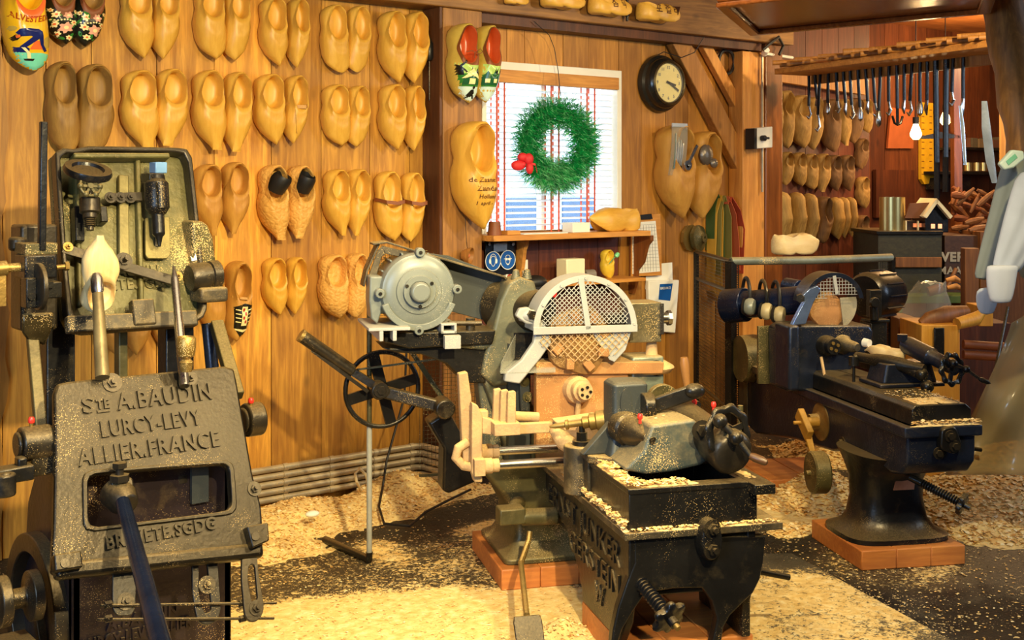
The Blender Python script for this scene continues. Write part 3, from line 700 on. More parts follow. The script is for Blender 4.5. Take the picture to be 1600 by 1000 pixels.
# inner varnish of painted clogs: inner faces use a second colour
for o in [x for x in C.objects if x.name.startswith('painted_clog')]:
    k=len(o.data.materials);inner=pR if 'windmill' in o['label'] else (pY if 'skater' in o['label'] else M['clogold'])
    o.data.materials.clear();m0={'w':pL,'s':pY,'f':pK}['w' if 'windmill' in o['label'] else 's' if 'skater' in o['label'] else 'f']
    for mm in (m0,inner,pO if 'skater' in o['label'] else M['leather']): o.data.materials.append(mm)
    n=52
    for p in o.data.polygons:
        i=p.index
        p.material_index=1 if i<5*n else (2 if i<(6 if 'skater' in o['label'] else 7)*n else 0)
lace=MB();p=V(W(742,82,4.93));lace.tube([p+V(a) for a in ((-.05,0,.0),(-.02,-.005,.008),(0,0,0),(.03,-.01,.02),(.045,-.005,.005),(.02,0,-.01),(0,0,0),(-.01,-.01,-.03))],.0022,6)
tag(lace.build('lace',M['leather']),'thin dark lace tying the windmill village clogs together','lace')
# big signature clog under them
o=clog('point',1,'clog',s1=.47,openw=.78,rim=.02);hang(o,705,772,190,358,5.078);tag(o,'large wooden clog with brown handwriting, hanging below the windmill clogs','clog')
for t,sz,x,zz in (('de Zaanse S',.058,.0,-.56),('Zaandam',.062,.03,-.64),('Holland',.052,.02,-.71),('1 april -',.046,.0,-.77)): text_on(o,t,sz,x,zz,M['inkdk'],.001,.95)
# painted clog with laces beside the machine
lm=[M['clogold'],pK,pC,P_('chequer_red',(180,60,50))]
def lace_sh():
    sh=[([(-.15,-.56),(0,-.52),(.16,-.56),(.15,-.82),(0,-.98),(-.14,-.82)],1),([(-.045,-.56),(.045,-.56),(.045,-.80),(-.045,-.80)],2,None,.003)]
    for i in range(4):
        for s in (-1,1): sh.append(([(s*.055,-.6-.05*i),(s*.13,-.585-.05*i),(s*.13,-.597-.05*i),(s*.055,-.612-.05*i)],2,None,.003))
        for j in (0,1):
            if (i+j)%2==0: sh.append(([(-.03+.03*j,-.58-.05*i),(.0+.03*j,-.58-.05*i),(.0+.03*j,-.62-.05*i),(-.03+.03*j,-.62-.05*i)],3,None,.006))
    sh.append(([(-.13,-.83),(0,-.86),(.13,-.83),(.12,-.85),(0,-.885),(-.12,-.85)],2,None,.003));return sh
o=clog('round',-1,'clog2',s1=.48);hang(o,350,391,407,531,YW);tag(o,'old black-painted clog with white laces and a checked panel, right of the lever machine','clog');drape(o,lace_sh(),lm,'painting')
MB().ribbon([(-.15,-.18,-.44),(-.08,-.27,-.45),(.02,-.29,-.46),(.12,-.22,-.42)],.03,.01,(0,.1,1)).build('strap',M['clog2'],o)
o=clog('round',1,'clog2',s1=.48);hang(o,308,350,405,520,YW);tag(o,'plain clog mostly hidden behind the lever machine arm','clog')
for i,(bx,l) in enumerate((((150,188,455,552),'clog seen through the lever machine, left one by the wooden handle'),((196,236,450,553),'pointed clog seen below the tray of the lever machine, middle one'),((236,270,455,548),'clog seen below the tray of the lever machine, right one'))):
    o=clog('point',1 if i!=1 else -1,'clog2',s1=.5);hang(o,*bx,YW);tag(o,l,'clog')
# giant pair holding pliers on the window wall
g=[]
for bx,h,l in (((1024,1080,196,341),1,'left large clog right of the window, holding a bag of tools'),((1070,1122,206,341),-1,'right large clog right of the window, stuffed with a grey bag')):
    o=clog('point',h,'clogold' if 0 else 'clog2',s1=.5,openw=.8);hang(o,*bx,YW);tag(o,l,'clog','large pair of tool clogs');g.append(o)
p=V(W(1062,232,5.06))
bg=thing('tool_bag','clear plastic bag of steel tools standing in the large clog','bag',p)
MB().rings([[p+V((x,y+dy,z)) for x,y in ((-.06,-.008),(.06,-.008),(.06,.008),(-.06,.008))] for z,dy in ((-.16,.03),(-.05,.01),(.05,0),(.13,0))]).build('bag_film',M['clear'],bg)
MB().box(p.x-.065,p.x+.065,p.y-.003,p.y+.003,p.z+.128,p.z+.15).build('bag_seal',M['cloth'],bg)
for i,x in enumerate((-.04,-.02,.0,.018)): MB().tube([p+V((x,.008,-.12)),p+V((x+.006,0,.0)),p+V((x+.01,0,.09-.02*i))],.007,8).build('tool_shaft',M['steel'],bg)
wr=thing('spanner','small steel spanner sticking out of the tool clog','spanner',p+V((.03,-.03,-.08)))
MB().bar(p+V((.035,-.03,-.10)),p+V((.12,-.03,.02)),.006,.018).build('shank',M['steel'],wr)
MB().lathe([(.028,0),(.03,.004),(.03,.010),(.016,.010),(.016,.0)],p+V((.033,-.03,-.10)),(0,-1,0)).build('jaw',M['steel'],wr)
p=V(W(1103,242,5.08));MBs=MB();MBs.sph(p,.055,(1,.6,1.2),12,8);MBs.sph(p+V((.05,-.02,-.05)),.03,(1,.7,1),10,7)
tag(MBs.build('rag_bundle',m_metal('crumpled_grey_bag',(120,110,100),.35,.5,0,.5,.9,30)),'crumpled grey bag stuffed into the right large clog','bag')
# clogs nailed sideways on the header beam, with brushed writing
def side_clog(x0,x1,yt,yb,Y,txt,label,style='round',flip=1):
    a=V(W(x0,(yt+yb)/2,Y));b=V(W(x1,(yt+yb)/2,Y));L=b.x-a.x
    o=clog(style,1,'clog',s1=.42);o.rotation_euler=(0,-PI/2,0)
    # toe points to +x, side faces viewer
    Mx=Matrix(((0,0,-1),(1,0,0),(0,-1,0)))
    o.matrix_world=Matrix.Translation((a.x,Y-.001-.18*L,V(W(x0,yb,Y)).z))@Mx.to_4x4()@Matrix.Diagonal((L*1.0,L*1.1,L,1))
    # local: x->world y, y->-z ; opening (-y) faces up
    tag(o,label,'clog','clogs on the header beam')
    if txt:
        mb=MB();vs_,fs=text_polys(txt,.15,0,bold=.003)
        me=o.data;bv=BVHTree.FromPolygons([v.co for v in me.vertices],[tuple(p.vertices) for p in me.polygons])
        vv=[]
        for q in vs_:
            h=bv.ray_cast(Vector((-.6,-.12-q.y,-.52-q.x)),Vector((1,0,0)));vv.append(mb.bm.verts.new((h[0]-Vector((.004,0,0))) if h[0] is not None else Vector((-.2,-.1-q.y,-.52-q.x))))
        for f in fs: mb._f([vv[i] for i in f])
        t=mb.build('lettering',M['inkdk'],o)
side_clog(783,822,-18,6,5.05,'','pale clog leftmost of the four on the header beam')
side_clog(836,906,-22,11,5.05,'','pale clog second from the left on the header beam')
side_clog(910,978,-20,22,5.05,'침 맥','pale clog third along the header beam with dark letters')
side_clog(985,1052,-8,32,5.05,'포 졸 리','pale clog with Korean letters, nearest the diagonal brace on the beam')
# raw clogs and boot blanks in the back room
YB=5.52;GB='raw clogs on the back-room wall'
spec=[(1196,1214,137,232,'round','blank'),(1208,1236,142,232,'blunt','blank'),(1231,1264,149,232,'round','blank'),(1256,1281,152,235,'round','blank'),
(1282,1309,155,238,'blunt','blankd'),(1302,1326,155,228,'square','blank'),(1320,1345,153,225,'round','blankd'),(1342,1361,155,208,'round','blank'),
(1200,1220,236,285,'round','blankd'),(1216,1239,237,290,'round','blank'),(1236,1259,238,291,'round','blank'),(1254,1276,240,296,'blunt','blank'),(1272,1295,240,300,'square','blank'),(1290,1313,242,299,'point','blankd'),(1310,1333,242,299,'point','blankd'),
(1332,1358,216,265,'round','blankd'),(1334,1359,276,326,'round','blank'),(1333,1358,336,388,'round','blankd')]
nm=['first','second','third','fourth','fifth','sixth','seventh','eighth']
for i,(a,b,t,bt,stl,mt) in enumerate(spec):
    ro='upper row' if i<8 else 'middle row' if i<15 else 'right-hand column'
    k=i if i<8 else i-8 if i<15 else i-15
    o=clog(stl,1 if i%3 else -1,mt,s1=.42,openw=.85);hang(o,a,b,t,bt,YB,yaw=0);tag(o,f'raw {"dark" if mt=="blankd" else "pale"} clog, {nm[k]} '+('down' if i>=15 else 'along')+f' in the {ro} of the back room','clog',GB)
for i,(a,b,t,bt) in enumerate(((1206,1234,299,383),(1232,1256,300,380),(1253,1275,302,382),(1294,1317,308,374),(1308,1325,308,372),(1322,1334,308,370))):
    o=clog('blunt' if i<3 else 'round',1,'blank',blank=True);hang(o,a,b,t,bt,YB,yaw=0);tag(o,f'uncut clog block, {nm[i]} from the left in the lowest back-room row','clog',GB)
o=clog('blunt',-1,'blankd',s1=.55,openw=.85);hang(o,1272,1296,307,380,YB,yaw=0);tag(o,'dark hollow clog between the uncut blocks in the lowest row','clog',GB)
for k,o in PROTO.items():
    if '_used' in o: del o['_used']
# ---------------------------------------------------------------- carving lathe in the middle
M['pattern']=m_metal('dusty_cutter_steel',(150,112,66),.5,.3,.45)
A=Fr(2.647193,2.750695,24.5)
def q(px,py,y,fr=A):
    p=fr.P(px,py,y=y);return (p[0],p[2])
def PP(pts,y,fr=A): return [q(a,b,y,fr) for a,b in pts]
def P3(px,py,y,fr=A): return V(fr.P(px,py,y=y))
def bolt(mb,p,d,r=.014,h=.012,washer=True,stud=0):
    p=V(p);d=V(d).normalized()
    if washer: mb.cyl(p,p+d*.004,r*1.7,n=16)
    mb.cyl(p,p+d*h,r,n=6)
    if stud: mb.cyl(p,p+d*(h+stud),r*.5,n=10)
def starwheel(mb,c,d,R,lobes,th,hub=.3,amp=.12,spokes=0):
    c=V(c);qd=dirq(d)
    def ring(rr,h,w=1): return [c+qd@Vector(((rr*(1+amp*w*math.cos(lobes*2*PI*i/72)))*math.cos(2*PI*i/72),(rr*(1+amp*w*math.cos(lobes*2*PI*i/72)))*math.sin(2*PI*i/72),h)) for i in range(72)]
    mb.rings([ring(R*.70,-th*.3,.3),ring(R*.88,-th*.5),ring(R*.98,-th*.2),ring(R,0),ring(R*.98,th*.2),ring(R*.88,th*.5),ring(R*.70,th*.3,.3)],(False,False),loop=True)
def spoked(mb,c,d,R,r,n,w,rot=0,hub=.2,flat=.5):
    c=V(c);qd=dirq(d);ps=[c+qd@Vector((R*math.cos(2*PI*i/40),R*math.sin(2*PI*i/40),0)) for i in range(40)]
    mb.tube(ps,r,8,closed=True)
    for k in range(n):
        a=rot+2*PI*k/n;e=c+qd@Vector((R*math.cos(a),R*math.sin(a),0));mb.bar(c,e,w,w*flat,up=qd@Vector((0,0,1)))
    mb.cyl(c-V(d).normalized()*r*1.6,c+V(d).normalized()*r*1.6,R*hub,n=20)
def wiremesh(mb,T,fn,w,h,step,r,skew=0):
    """wires in plane (x,z) clipped by fn(x,z); T maps (x,0,z)"""
    def seg(a,b):
        mb.bar(T@Vector((a[0],0,a[1])),T@Vector((b[0],0,b[1])),r,r)
    for fam in (0,1):
        k=-int((w+h)/step)-1
        while k*step<=w+h:
            L=[];n=40
            for i in range(n+1):
                t=-(w+h)+2*(w+h)*i/n
                if skew: x,z=(k*step+t,t) if fam else (k*step-t,t)
                else: x,z=(k*step,t) if fam else (t,k*step)
                L.append((x,z) if fn(x,z) else None)
            run=[p for p in L if p]
            if len(run)>1: seg(run[0],run[-1])
            k+=1
def plinth(fr,x0,x1,y0,y1,label,z1=.08):
    c=fr.G(((x0+x1)/2,(y0+y1)/2,0))
    o=bpy.data.objects.new('wooden_plinth',None);C.objects.link(o);o.location=c;o.rotation_euler=(0,0,-fr.a);OFF[o.name]=Vector()
    tag(o,label,'plinth')
    w,d=(x1-x0)/2,(y1-y0)/2
    for i in range(3):
        a=-w+2*w*i/3;MB().box(a,a+2*w/3-.001,-d,d,0,z1).build('beam',M['block'],o,bev=.005)
    return o
plinth(A,-.195,.27,.9,1.44,'square wooden plinth under the rear foot of the middle lathe')
plinth(A,.0,.45,.06,.5,'wooden plinth under the front leg of the middle lathe')
L=thing('carving_lathe','big dusty cast-iron carving lathe with a grey motor in the middle','lathe',None,frame=A)
m=MB()
fp=[(990,838),(1197,838),(1193,880),(1188,905),(1177,927),(1155,948),(1141,962),(1131,980),(1128,1000),(1132,1022),(1112,1022),(1116,992),(1121,967),(1113,940),(1098,919),(1052,920),(1009,927),(990,955),(972,985),(962,1022),(914,1022),(918,985),(930,950),(958,910),(985,880)]
fp=[(990,838),(1197,838),(1193,880),(1188,905),(1177,927),(1155,948),(1141,962),(1131,980),(1128,1000),(1131,1018),(1112,1018),(1116,992),(1121,967),(1113,940),(1098,919),(1052,920),(1009,927),(990,955),(972,985),(962,1018),(955,1018),(958,985),(966,950),(980,910),(992,880)]
pf=PP(fp,0);pf=[(x,max(z,.081)) for x,z in pf]
m.prism(pf,'y',0,.04)
side=[(0,.445),(.98,.445),(.98,.36),(.708,.282),(.60,.22),(.539,.17),(.50,.12),(.49,.081),(.04,.081),(0,.2)]
m.prism([(.0,.445),(.98,.445),(.98,.36),(.708,.282),(.60,.22),(.539,.17),(.50,.12),(.49,.081),(.10,.081),(.04,.16),(.005,.28)],'x',.0,.03)
# left leg returns inward under the trough, right leg
m.prism([(.0,.445),(.98,.445),(.98,.36),(.708,.30),(.55,.25),(.42,.20),(.40,.081),(.04,.081),(.04,.2),(.005,.28)],'x',.40,.43)
m.box(.03,.40,.04,.97,.24,.26)
m.build('bed',M['irondk'],L,bev=.006,seg=3)
m=MB();m.frame([(-.02,-.02),(.515,-.02),(.515,1.0),(-.02,1.0)],[(.06,.08),(.44,.08),(.44,.62),(.06,.62)],'z',.44,.462);m.build('bed_rim',M['irontop'],L,bev=.004)
t=MB();T=TM((-.0005,.92,.325),(0,-1,0),(0,0,1));add_text(t,'ERNST JUNKER',.105,T,.006,align='LEFT',sx=1.08)
T=TM((-.0005,.64,.225),(0,-1,0),(0,0,1));add_text(t,'GERSTEIN',.105,T,.006,align='LEFT',sx=1.1)
T=TM((-.0005,.34,.14),(0,-1,0),(0,0,1));add_text(t,'W',.095,T,.006,align='LEFT')
t.build('cast_lettering',M['iron'],L)
# rear pedestal
m=MB()
def rect(x0,x1,y0,y1,z,n=5,r=.03):
    P=[]
    for cx,cy,a0 in ((x1-r,y1-r,0),(x0+r,y1-r,PI/2),(x0+r,y0+r,PI),(x1-r,y0+r,1.5*PI)):
        for i in range(n): a=a0+PI/2*i/(n-1);P.append(V(cx+r*math.cos(a),cy+r*math.sin(a),z))
    return P
m.rings([rect(-.17,.2,.94,1.40,.081),rect(-.17,.2,.94,1.40,.10),rect(-.135,.17,.98,1.36,.125),rect(-.115,.15,1.0,1.33,.17),rect(-.115,.15,1.0,1.32,.25),rect(-.16,.2,1.0,1.32,.33),rect(-.235,.35,1.0,1.34,.42),rect(-.235,.35,1.0,1.34,.46)])
m.build('rear_pedestal',M['olive'],L,bev=.004)
m=MB()
for x,y in ((-.12,.97),(.14,.97)): bolt(m,(x,y,.10),(0,0,1),.016,.02)
m.build('foot_bolt',M['olive'],L) if False else m.bm.free()
# top tool box (open trough)
m=MB()
m.frame([(0,.0),(.434,.0),(.434,.46),(0,.46)],[(.045,.045),(.39,.045),(.39,.42),(.045,.42)],'z',.4625,.58)
m.frame([(-.004,-.004),(.438,-.004),(.438,.464),(-.004,.464)],[(.05,.055),(.385,.055),(.385,.41),(.05,.41)],'z',.578,.596)
m.box(.40,.472,-.055,.30,.565,.597);m.box(.045,.39,.2,.24,.50,.53)
m.build('chip_trough',M['irondk'],L,bev=.003)
def heap(mb,fn,x0,x1,y0,y1,nx,ny,z,h,seed=1):
    rnd=random.Random(seed);g=[]
    for j in range(ny+1):
        row=[]
        for i in range(nx+1):
            u,w=i/nx,j/ny;e=min(1,4*min(u,1-u),4*min(w,1-w)) if nx>3 else min(1,4*min(w,1-w))
            row.append(mb.bm.verts.new((x0+(x1-x0)*u+rnd.uniform(-1,1)*.004,y0+(y1-y0)*w+rnd.uniform(-1,1)*.004,z+h*e*rnd.uniform(.3,1))))
        g.append(row)
    for j in range(ny):
        for i in range(nx): mb._f([g[j][i],g[j][i+1],g[j+1][i+1],g[j+1][i]])
def chips(mb,n,fn,sz=(.004,.012),seed=3,flat=.5):
    """curled shavings: small bent quads at points given by fn(rnd)->(x,y,z)"""
    r=random.Random(seed)
    for _ in range(n):
        p=V(fn(r));a=r.uniform(0,2*PI);l=r.uniform(*sz);w=l*r.uniform(.35,.8)
        up=Vector((r.uniform(-1,1)*flat,r.uniform(-1,1)*flat,1)).normalized();d=Vector((math.cos(a),math.sin(a),r.uniform(-.4,.4)*flat)).normalized();s=d.cross(up).normalized();k=l*r.uniform(.1,.4)
        v=[mb.bm.verts.new(p+x) for x in (-d*l-s*w,-d*l+s*w,s*w+up*k,-s*w+up*k,d*l-s*w,d*l+s*w)]
        mb._f([v[0],v[1],v[2],v[3]]);mb._f([v[3],v[2],v[5],v[4]])
def chipmat():
    m_,nt,b=base('wood_shavings');g=nt.nodes.new('ShaderNodeNewGeometry')
    nt.links.new(ramp(nt,g.outputs['Random Per Island'],[(0,lin((222,172,96))),(.4,lin((240,202,130))),(.8,lin((246,218,156))),(1,lin((250,234,190)))]),b.inputs['Base Color']);b.inputs['Roughness'].default_value=.8;return m_
M['chips']=chipmat();M['dust']=m_plain('sawdust',(244,210,142),.95,var=.2,scale=40,bmp=.8)
m=MB()
heap(m,None,.02,.25,.004,.045,20,4,.595,.010,1);heap(m,None,.0,.055,.02,.46,5,22,.596,.02,2);heap(m,None,.02,.50,-.018,-.003,40,2,.4615,.010,3);heap(m,None,-.018,-.001,.0,.6,2,30,.462,.03,4);heap(m,None,.41,.46,0,.27,6,18,.595,.005,5)
chips(m,500,lambda r:(r.uniform(-.018,-.002),r.uniform(.0,.7),.475+r.random()*.02),seed=5);chips(m,260,lambda r:(r.uniform(0,.5),r.uniform(-.018,-.004),.468+r.random()*.006),(.003,.008),6);chips(m,260,lambda r:(r.uniform(0,.2),r.uniform(0,.05),.604+r.random()*.008),(.003,.008),7);chips(m,240,lambda r:(r.uniform(0,.05),r.uniform(0,.46),.606+r.random()*.012),(.003,.009),8)
tag(m.build('sawdust_ridge',M['chips'],None,origin=(0,0,0)),'pale sawdust lying along the rims of the middle lathe trough','sawdust',None,'stuff')
o=[x for x in C.objects if x.name=='sawdust_ridge'][0];o.location=(A.o[0],A.o[1],0);o.rotation_euler=(0,0,-A.a)
# front clamp
m=MB();p=P3(1104,840,0)
m.rings([[p+V((w*math.cos(a),-y,h*math.sin(a))) for a in [2*PI*i/24 for i in range(24)]] for y,w,h in ((-.002,.042,.068),(.02,.042,.068),(.045,.034,.058),(.052,.02,.04))])
c=m.build('clamp',M['irondk'],L,bev=.003)
for a,b in ((1112,826),(1112,858)):
    m=MB();bolt(m,P3(a,b,-.047),(0.15,-1,0),.018,.018,True,.012);m.build('bolt',M['iron'],c)
# screw with star wheel below
m=MB();a=V(.03,.04,.315);b=V(.085,-.12,.23)
for i in range(15): m.lathe([(.018,0),(.024,.005),(.018,.010)],a+(b-a)*i/15,b-a,16)
m.cyl(a,b,.018);sc=m.build('feed_screw',M['ironbk'],L)
m=MB();m.lathe([(.0,-.012),(.03,-.012),(.05,-.010),(.055,0),(.05,.010),(.03,.012),(.0,.012)],b,b-a,72,lambda t:.14*math.cos(6*2*PI*t));m.cyl(b,b+(b-a).normalized()*.035,.016);m.build('star_knob',M['ironbk'],L,ang=60)
m=MB();m.cyl(b+(b-a).normalized()*.03,b+(b-a).normalized()*.05,.010,n=12);m.build('screw_end',M['brass'],sc)
m=MB();m.cyl(P3(1188,893,.3),P3(1233,902,.3),.011);m.cyl((.43,.3,.215),P3(1188,893,.3),.011);m.build('side_rod',M['irondk'],L)
# saddle plate with pivot lug
m=MB();pv=P3(905,715,.50)
m.prism([(-.02,.36),(.07,.28),(.30,.30),(.30,.8),(.0,.8)],'z',.597,.622)
m.cyl((pv.x,pv.y,.463),(pv.x,pv.y,.63),.055,n=28);m.box(pv.x,.1,.40,.52,.49,.625)
m.build('saddle',M['irontop'],L,bev=.004)
m=MB();m.cyl((pv.x+.01,pv.y,.63),(pv.x+.01,pv.y,.645),.034);m.cyl((pv.x+.01,pv.y,.645),(pv.x+.01,pv.y,.675),.02,n=6);m.cyl((pv.x+.01,pv.y,.675),(pv.x+.01,pv.y,.695),.011);m.build('pivot_bolt',M['irondk'],L)
# tailstock block and chuck
m=MB();x0,z0=q(958,600,.34);x1,_=q(1014,600,.34)
r0=lambda z,e=0:rect(x0-e,x1+e,.34-e,.46+e,z,5,.02)
m.rings([r0(.622,.02),r0(.66,.01),r0(.70),r0(.86),r0(.872,-.012)]);m.prism([(x0-.10,.623),(x0+.01,.623),(x0+.01,.74)],'y',.37,.41)
ts=m.build('tailstock',M['grey'],L,bev=.004)
m=MB();m.prism(ell(x0+.045,.80,.02,.05,20),'y',.334,.34);m.build('cover_plate',M['grey'],ts)
m=MB();c=P3(955,655,.46);e=P3(882,664,.52);d=e-c
m.lathe([(.0,0),(.036,0),(.036,.05),(.028,.055),(.03,.075),(.02,.08),(.022,.10),(.012,.105),(.012,.15),(.018,.152),(.018,.162),(.010,.165),(.009,.20),(.004,.22),(0,.22)],c,d,24);m.build('tail_centre',M['brass'],ts)
m=MB();c=P3(985,672,.30);e=P3(1010,684,.2)
m.lathe([(.0,-.06),(.055,-.06),(.058,-.01),(.05,.0),(.05,.02),(.038,.07),(.02,.10),(.02,.115),(.013,.12),(.013,.145),(0,.145)],c,e-c,28);bl=m.build('quill',M['steel'] if 0 else M['iron'],ts)
def redcap(px,py,y,par,fr=A,r=.009):
    p=V(fr.P(px,py,y=y));m=MB();m.cyl(p-V((0,0,.014)),p,r*.6,n=10);m.lathe([(r*.8,0),(r,.003),(r,.012),(r*.7,.018),(0,.018)],p,(0,0,1),12);m.build('oil_cap',M['red'],par,label='red plastic oiler cap')
redcap(1000,655,.22,ts)
# slanted carriage housing, feed cylinder
m=MB()
hp=[(975,735),(1005,705),(1018,664),(1085,655),(1100,672),(1128,690),(1118,712),(1095,728),(1050,738),(1010,742)]
m.prism(PP(hp,.16),'y',.16,.36);m.build('carriage_housing',M['motor'] if 0 else m_metal('blue_grey_paint',(70,78,74),.42,.15,.55,.12,.15),L,bev=.012,seg=3)
m=MB();a=P3(1052,640,.42);b=P3(1120,690,.12)
m.lathe([(0,-.02),(.04,-.02),(.055,0),(.06,.04),(.062,.30),(.072,.31),(.074,.40),(.06,.42),(.03,.425),(0,.425)],a,b-a,32);fc=m.build('feed_cylinder',M['iron'],L,ang=50)
redcap(1085,632,.33,fc);redcap(1115,636,.26,fc)
# handwheel with crank
hw=P3(1137,675,.04);hd=V((.25,-1,.1)).normalized();m=MB()
spoked(m,hw,hd,.082,.004,3,.02,.5,.28,.5);starwheel(m,hw,hd,.088,8,.022,amp=.06);m.build('handwheel',M['irondk'],L,ang=60)
m=MB();k0=P3(1125,658,-.01);k1=P3(1150,684,-.03);k2=P3(1172,712,-.06);k3=P3(1196,722,-.09)
m.sph(k0,.024);m.sph(k1,.024);m.tube([k0,k1,k2],[.010,.012,.009],10);m.cyl(hw,k0+(k1-k0)*.3,.012)
ck=m.build('crank_handle',M['irondk'],L,ang=60)
m=MB();m.lathe([(0,0),(.010,0),(.014,.015),(.013,.04),(.010,.055),(0,.06)],k2,k3-k2,16);m.build('grip',m_plain('worn_wood_grip',(96,64,36),.35),ck)
m=MB();bolt(m,P3(1096,672,.10),(0,-1,0),.02,.02);m.build('locking_bolt',M['iron'],L)
m=MB();a=P3(1157,652,.2);m.cyl(a-V((0,0,.06)),a+V((0,0,.04)),.010,.009,12);m.build('gear_pin',M['olive'],L)
m=MB();m.box(.30,.50,.25,.50,.597,.64);m.box(.12,.31,.40,.52,.62,.68);m.build('cross_slide',M['irontop'],L,bev=.006)
# levers
m=MB();a=P3(1015,636,.33);b=P3(1085,611,.28);m.bar(a,b,.03,.05);m.sph(b,.027,(1.4,1,1));m.cyl(a+V((-.03,0,0)),a+V((.01,0,0)),.05);m.build('clamp_lever',M['irondk'],L,bev=.006,seg=3)
m=MB();a=P3(1020,664,.36);b=P3(1062,648,.3);m.bar(a,b,.04,.03);m.build('link_arm',M['iron'],L,bev=.005)
m=MB();c=P3(1035,627,.5);m.cyl(c+V((0,-.015,0)),c+V((0,.015,0)),.062,n=28);m.build('pulley_disc',M['olive'],L,bev=.003)
a=P3(1074,608,.55);b=P3(1068,552,.55);m=MB();m.lathe([(0,0),(.02,0),(.014,.02),(.008,.03),(.012,.05),(.016,.10),(.017,.13),(.013,.15),(0,.152)],a-(b-a)*.25,b-a,16);lv=m.build('vertical_lever',m_plain('turned_wood_handle',(150,104,56),.4),L)
m=MB();m.cyl((a.x,.45,a.z-.04),a-V((0,0,.03)),.012);m.cyl((.2,.5,.66),(a.x,.5,a.z-.04),.014);m.build('lever_shaft',M['irondk'],L)
# headstock: tan apron, column, spindle
m=MB();ap=[(838,572),(980,566),(984,610),(980,700),(838,700)];m.prism(PP(ap,.86),'y',.86,.90);m.build('apron_panel',M['tan'],L,bev=.004)
m=MB();m.prism(PP([(838,566),(1038,566),(1036,584),(838,586)],.84),'y',.84,1.05);m.build('top_ledge',M['tan'],L,bev=.004)
m=MB();x0,_=q(985,600,.9);x1,_=q(1035,600,.9);m.box(x0,x1,.88,1.02,.46,.875);cc=m.build('caked_column',m_metal('chip_spattered_steel',(120,128,112),.4,.4,.7,.5,.9,30),L,bev=.01,seg=3)
m=MB();bolt(m,P3(1025,575,.875),(0,-1,0),.018,.018);m.build('bolt',M['irondk'],cc)
m=MB();c=P3(1018,577,.93);m.lathe([(0,0),(.075,0),(.09,.02),(.085,.028),(.055,.045),(.025,.06),(.018,.14),(0,.14)],c-V((0,0,.01)),(0,0,1),20);m.build('dust_cap',M['sand'],L,ang=60)
m=MB();x0,_=q(1000,500,.9);x1,_=q(1031,500,.9);m.box(x0-.05,x1,.88,1.02,.93,1.085);bx=m.build('right_bearing_box',m_metal('dull_bronze_iron',(110,102,80),.35,.6,.5),L,bev=.004)
m=MB();a=P3(1031,497,.9);m.cyl(a,a+V((.035,0,0)),.022,n=14);m.cyl(a+V((.03,0,.0)),a+V((.045,0,0)),.030,n=8);m.box(a.x-.012,a.x+.004,.866,.88,a.z-.06,a.z+.06);m.build('knurled_knob',M['steel'],bx)
m=MB();m.box(x0-.13,x0-.04,.9,1.0,.98,1.04);m.build('bearing_arm',M['iron'],bx)
m=MB();c=P3(900,608,.86);d=V((.1,-1,.05));m.lathe([(0,-.01),(.055,-.01),(.052,.03),(.04,.04),(.04,.07),(.03,.075),(.03,.095),(0,.095)],c,d,24);sp=m.build('spindle',M['sand'],L)
m=MB();e=c+d.normalized()*.096
for i in range(5):
    m=MB();a=2*PI*i/5;m.cyl(e+V((.018*math.cos(a),0,.018*math.sin(a))),e+V((.018*math.cos(a),-.006,.018*math.sin(a))),.006,n=8);m.build('spindle_pin',M['irondk'],sp)
m=MB();m.tube([c+V((0,-.04,-.03)),c+V((-.004,-.03,-.10)),c+V((-.01,-.01,-.2))],.01,8);m.build('dust_drip',M['sand'],L)
# main olive casting: leaning arm + bearing barrel
m=MB()
arm=[(812,432),(836,440),(842,470),(838,560),(812,598),(772,605),(752,586),(758,555),(770,520),(782,470),(795,442)]
m.prism(PP(arm,1.0),'y',1.0,1.14)
lower=[(752,585),(815,600),(838,640),(838,745),(800,745),(790,700),(775,650)]
m.prism(PP(lower,1.02),'y',1.02,1.12)
m.prism(PP([(700,528),(762,520),(770,560),(782,660),(788,745),(756,745),(752,640),(742,560),(700,545)],1.06),'y',1.06,1.16)
m.prism(PP([(640,512),(765,515),(768,538),(752,545),(700,540),(650,530)],1.05),'y',1.0,1.2)
hc=m.build('headstock_casting',M['green'],L,bev=.012,seg=3)
m=MB();a=P3(812,485,1.0);b=P3(838,492,.9);m.lathe([(0,-.1),(.10,-.1),(.10,.0),(.088,.01),(.084,.03),(.084,.14),(.06,.15),(0,.15)],a+V((.01,.1,0)),V((.6,-1,-.05)),32)
m.build('bearing_barrel',M['iron'],L)
m=MB();a=P3(806,436,1.03);m.lathe([(.02,0),(.012,.035),(.0,.04)],a,(0,0,1),12);m.lathe([(.02,0),(.012,.035),(.0,.04)],a+V((.045,0,0)),(0,0,1),12);m.build('casting_lug',M['green'],hc)
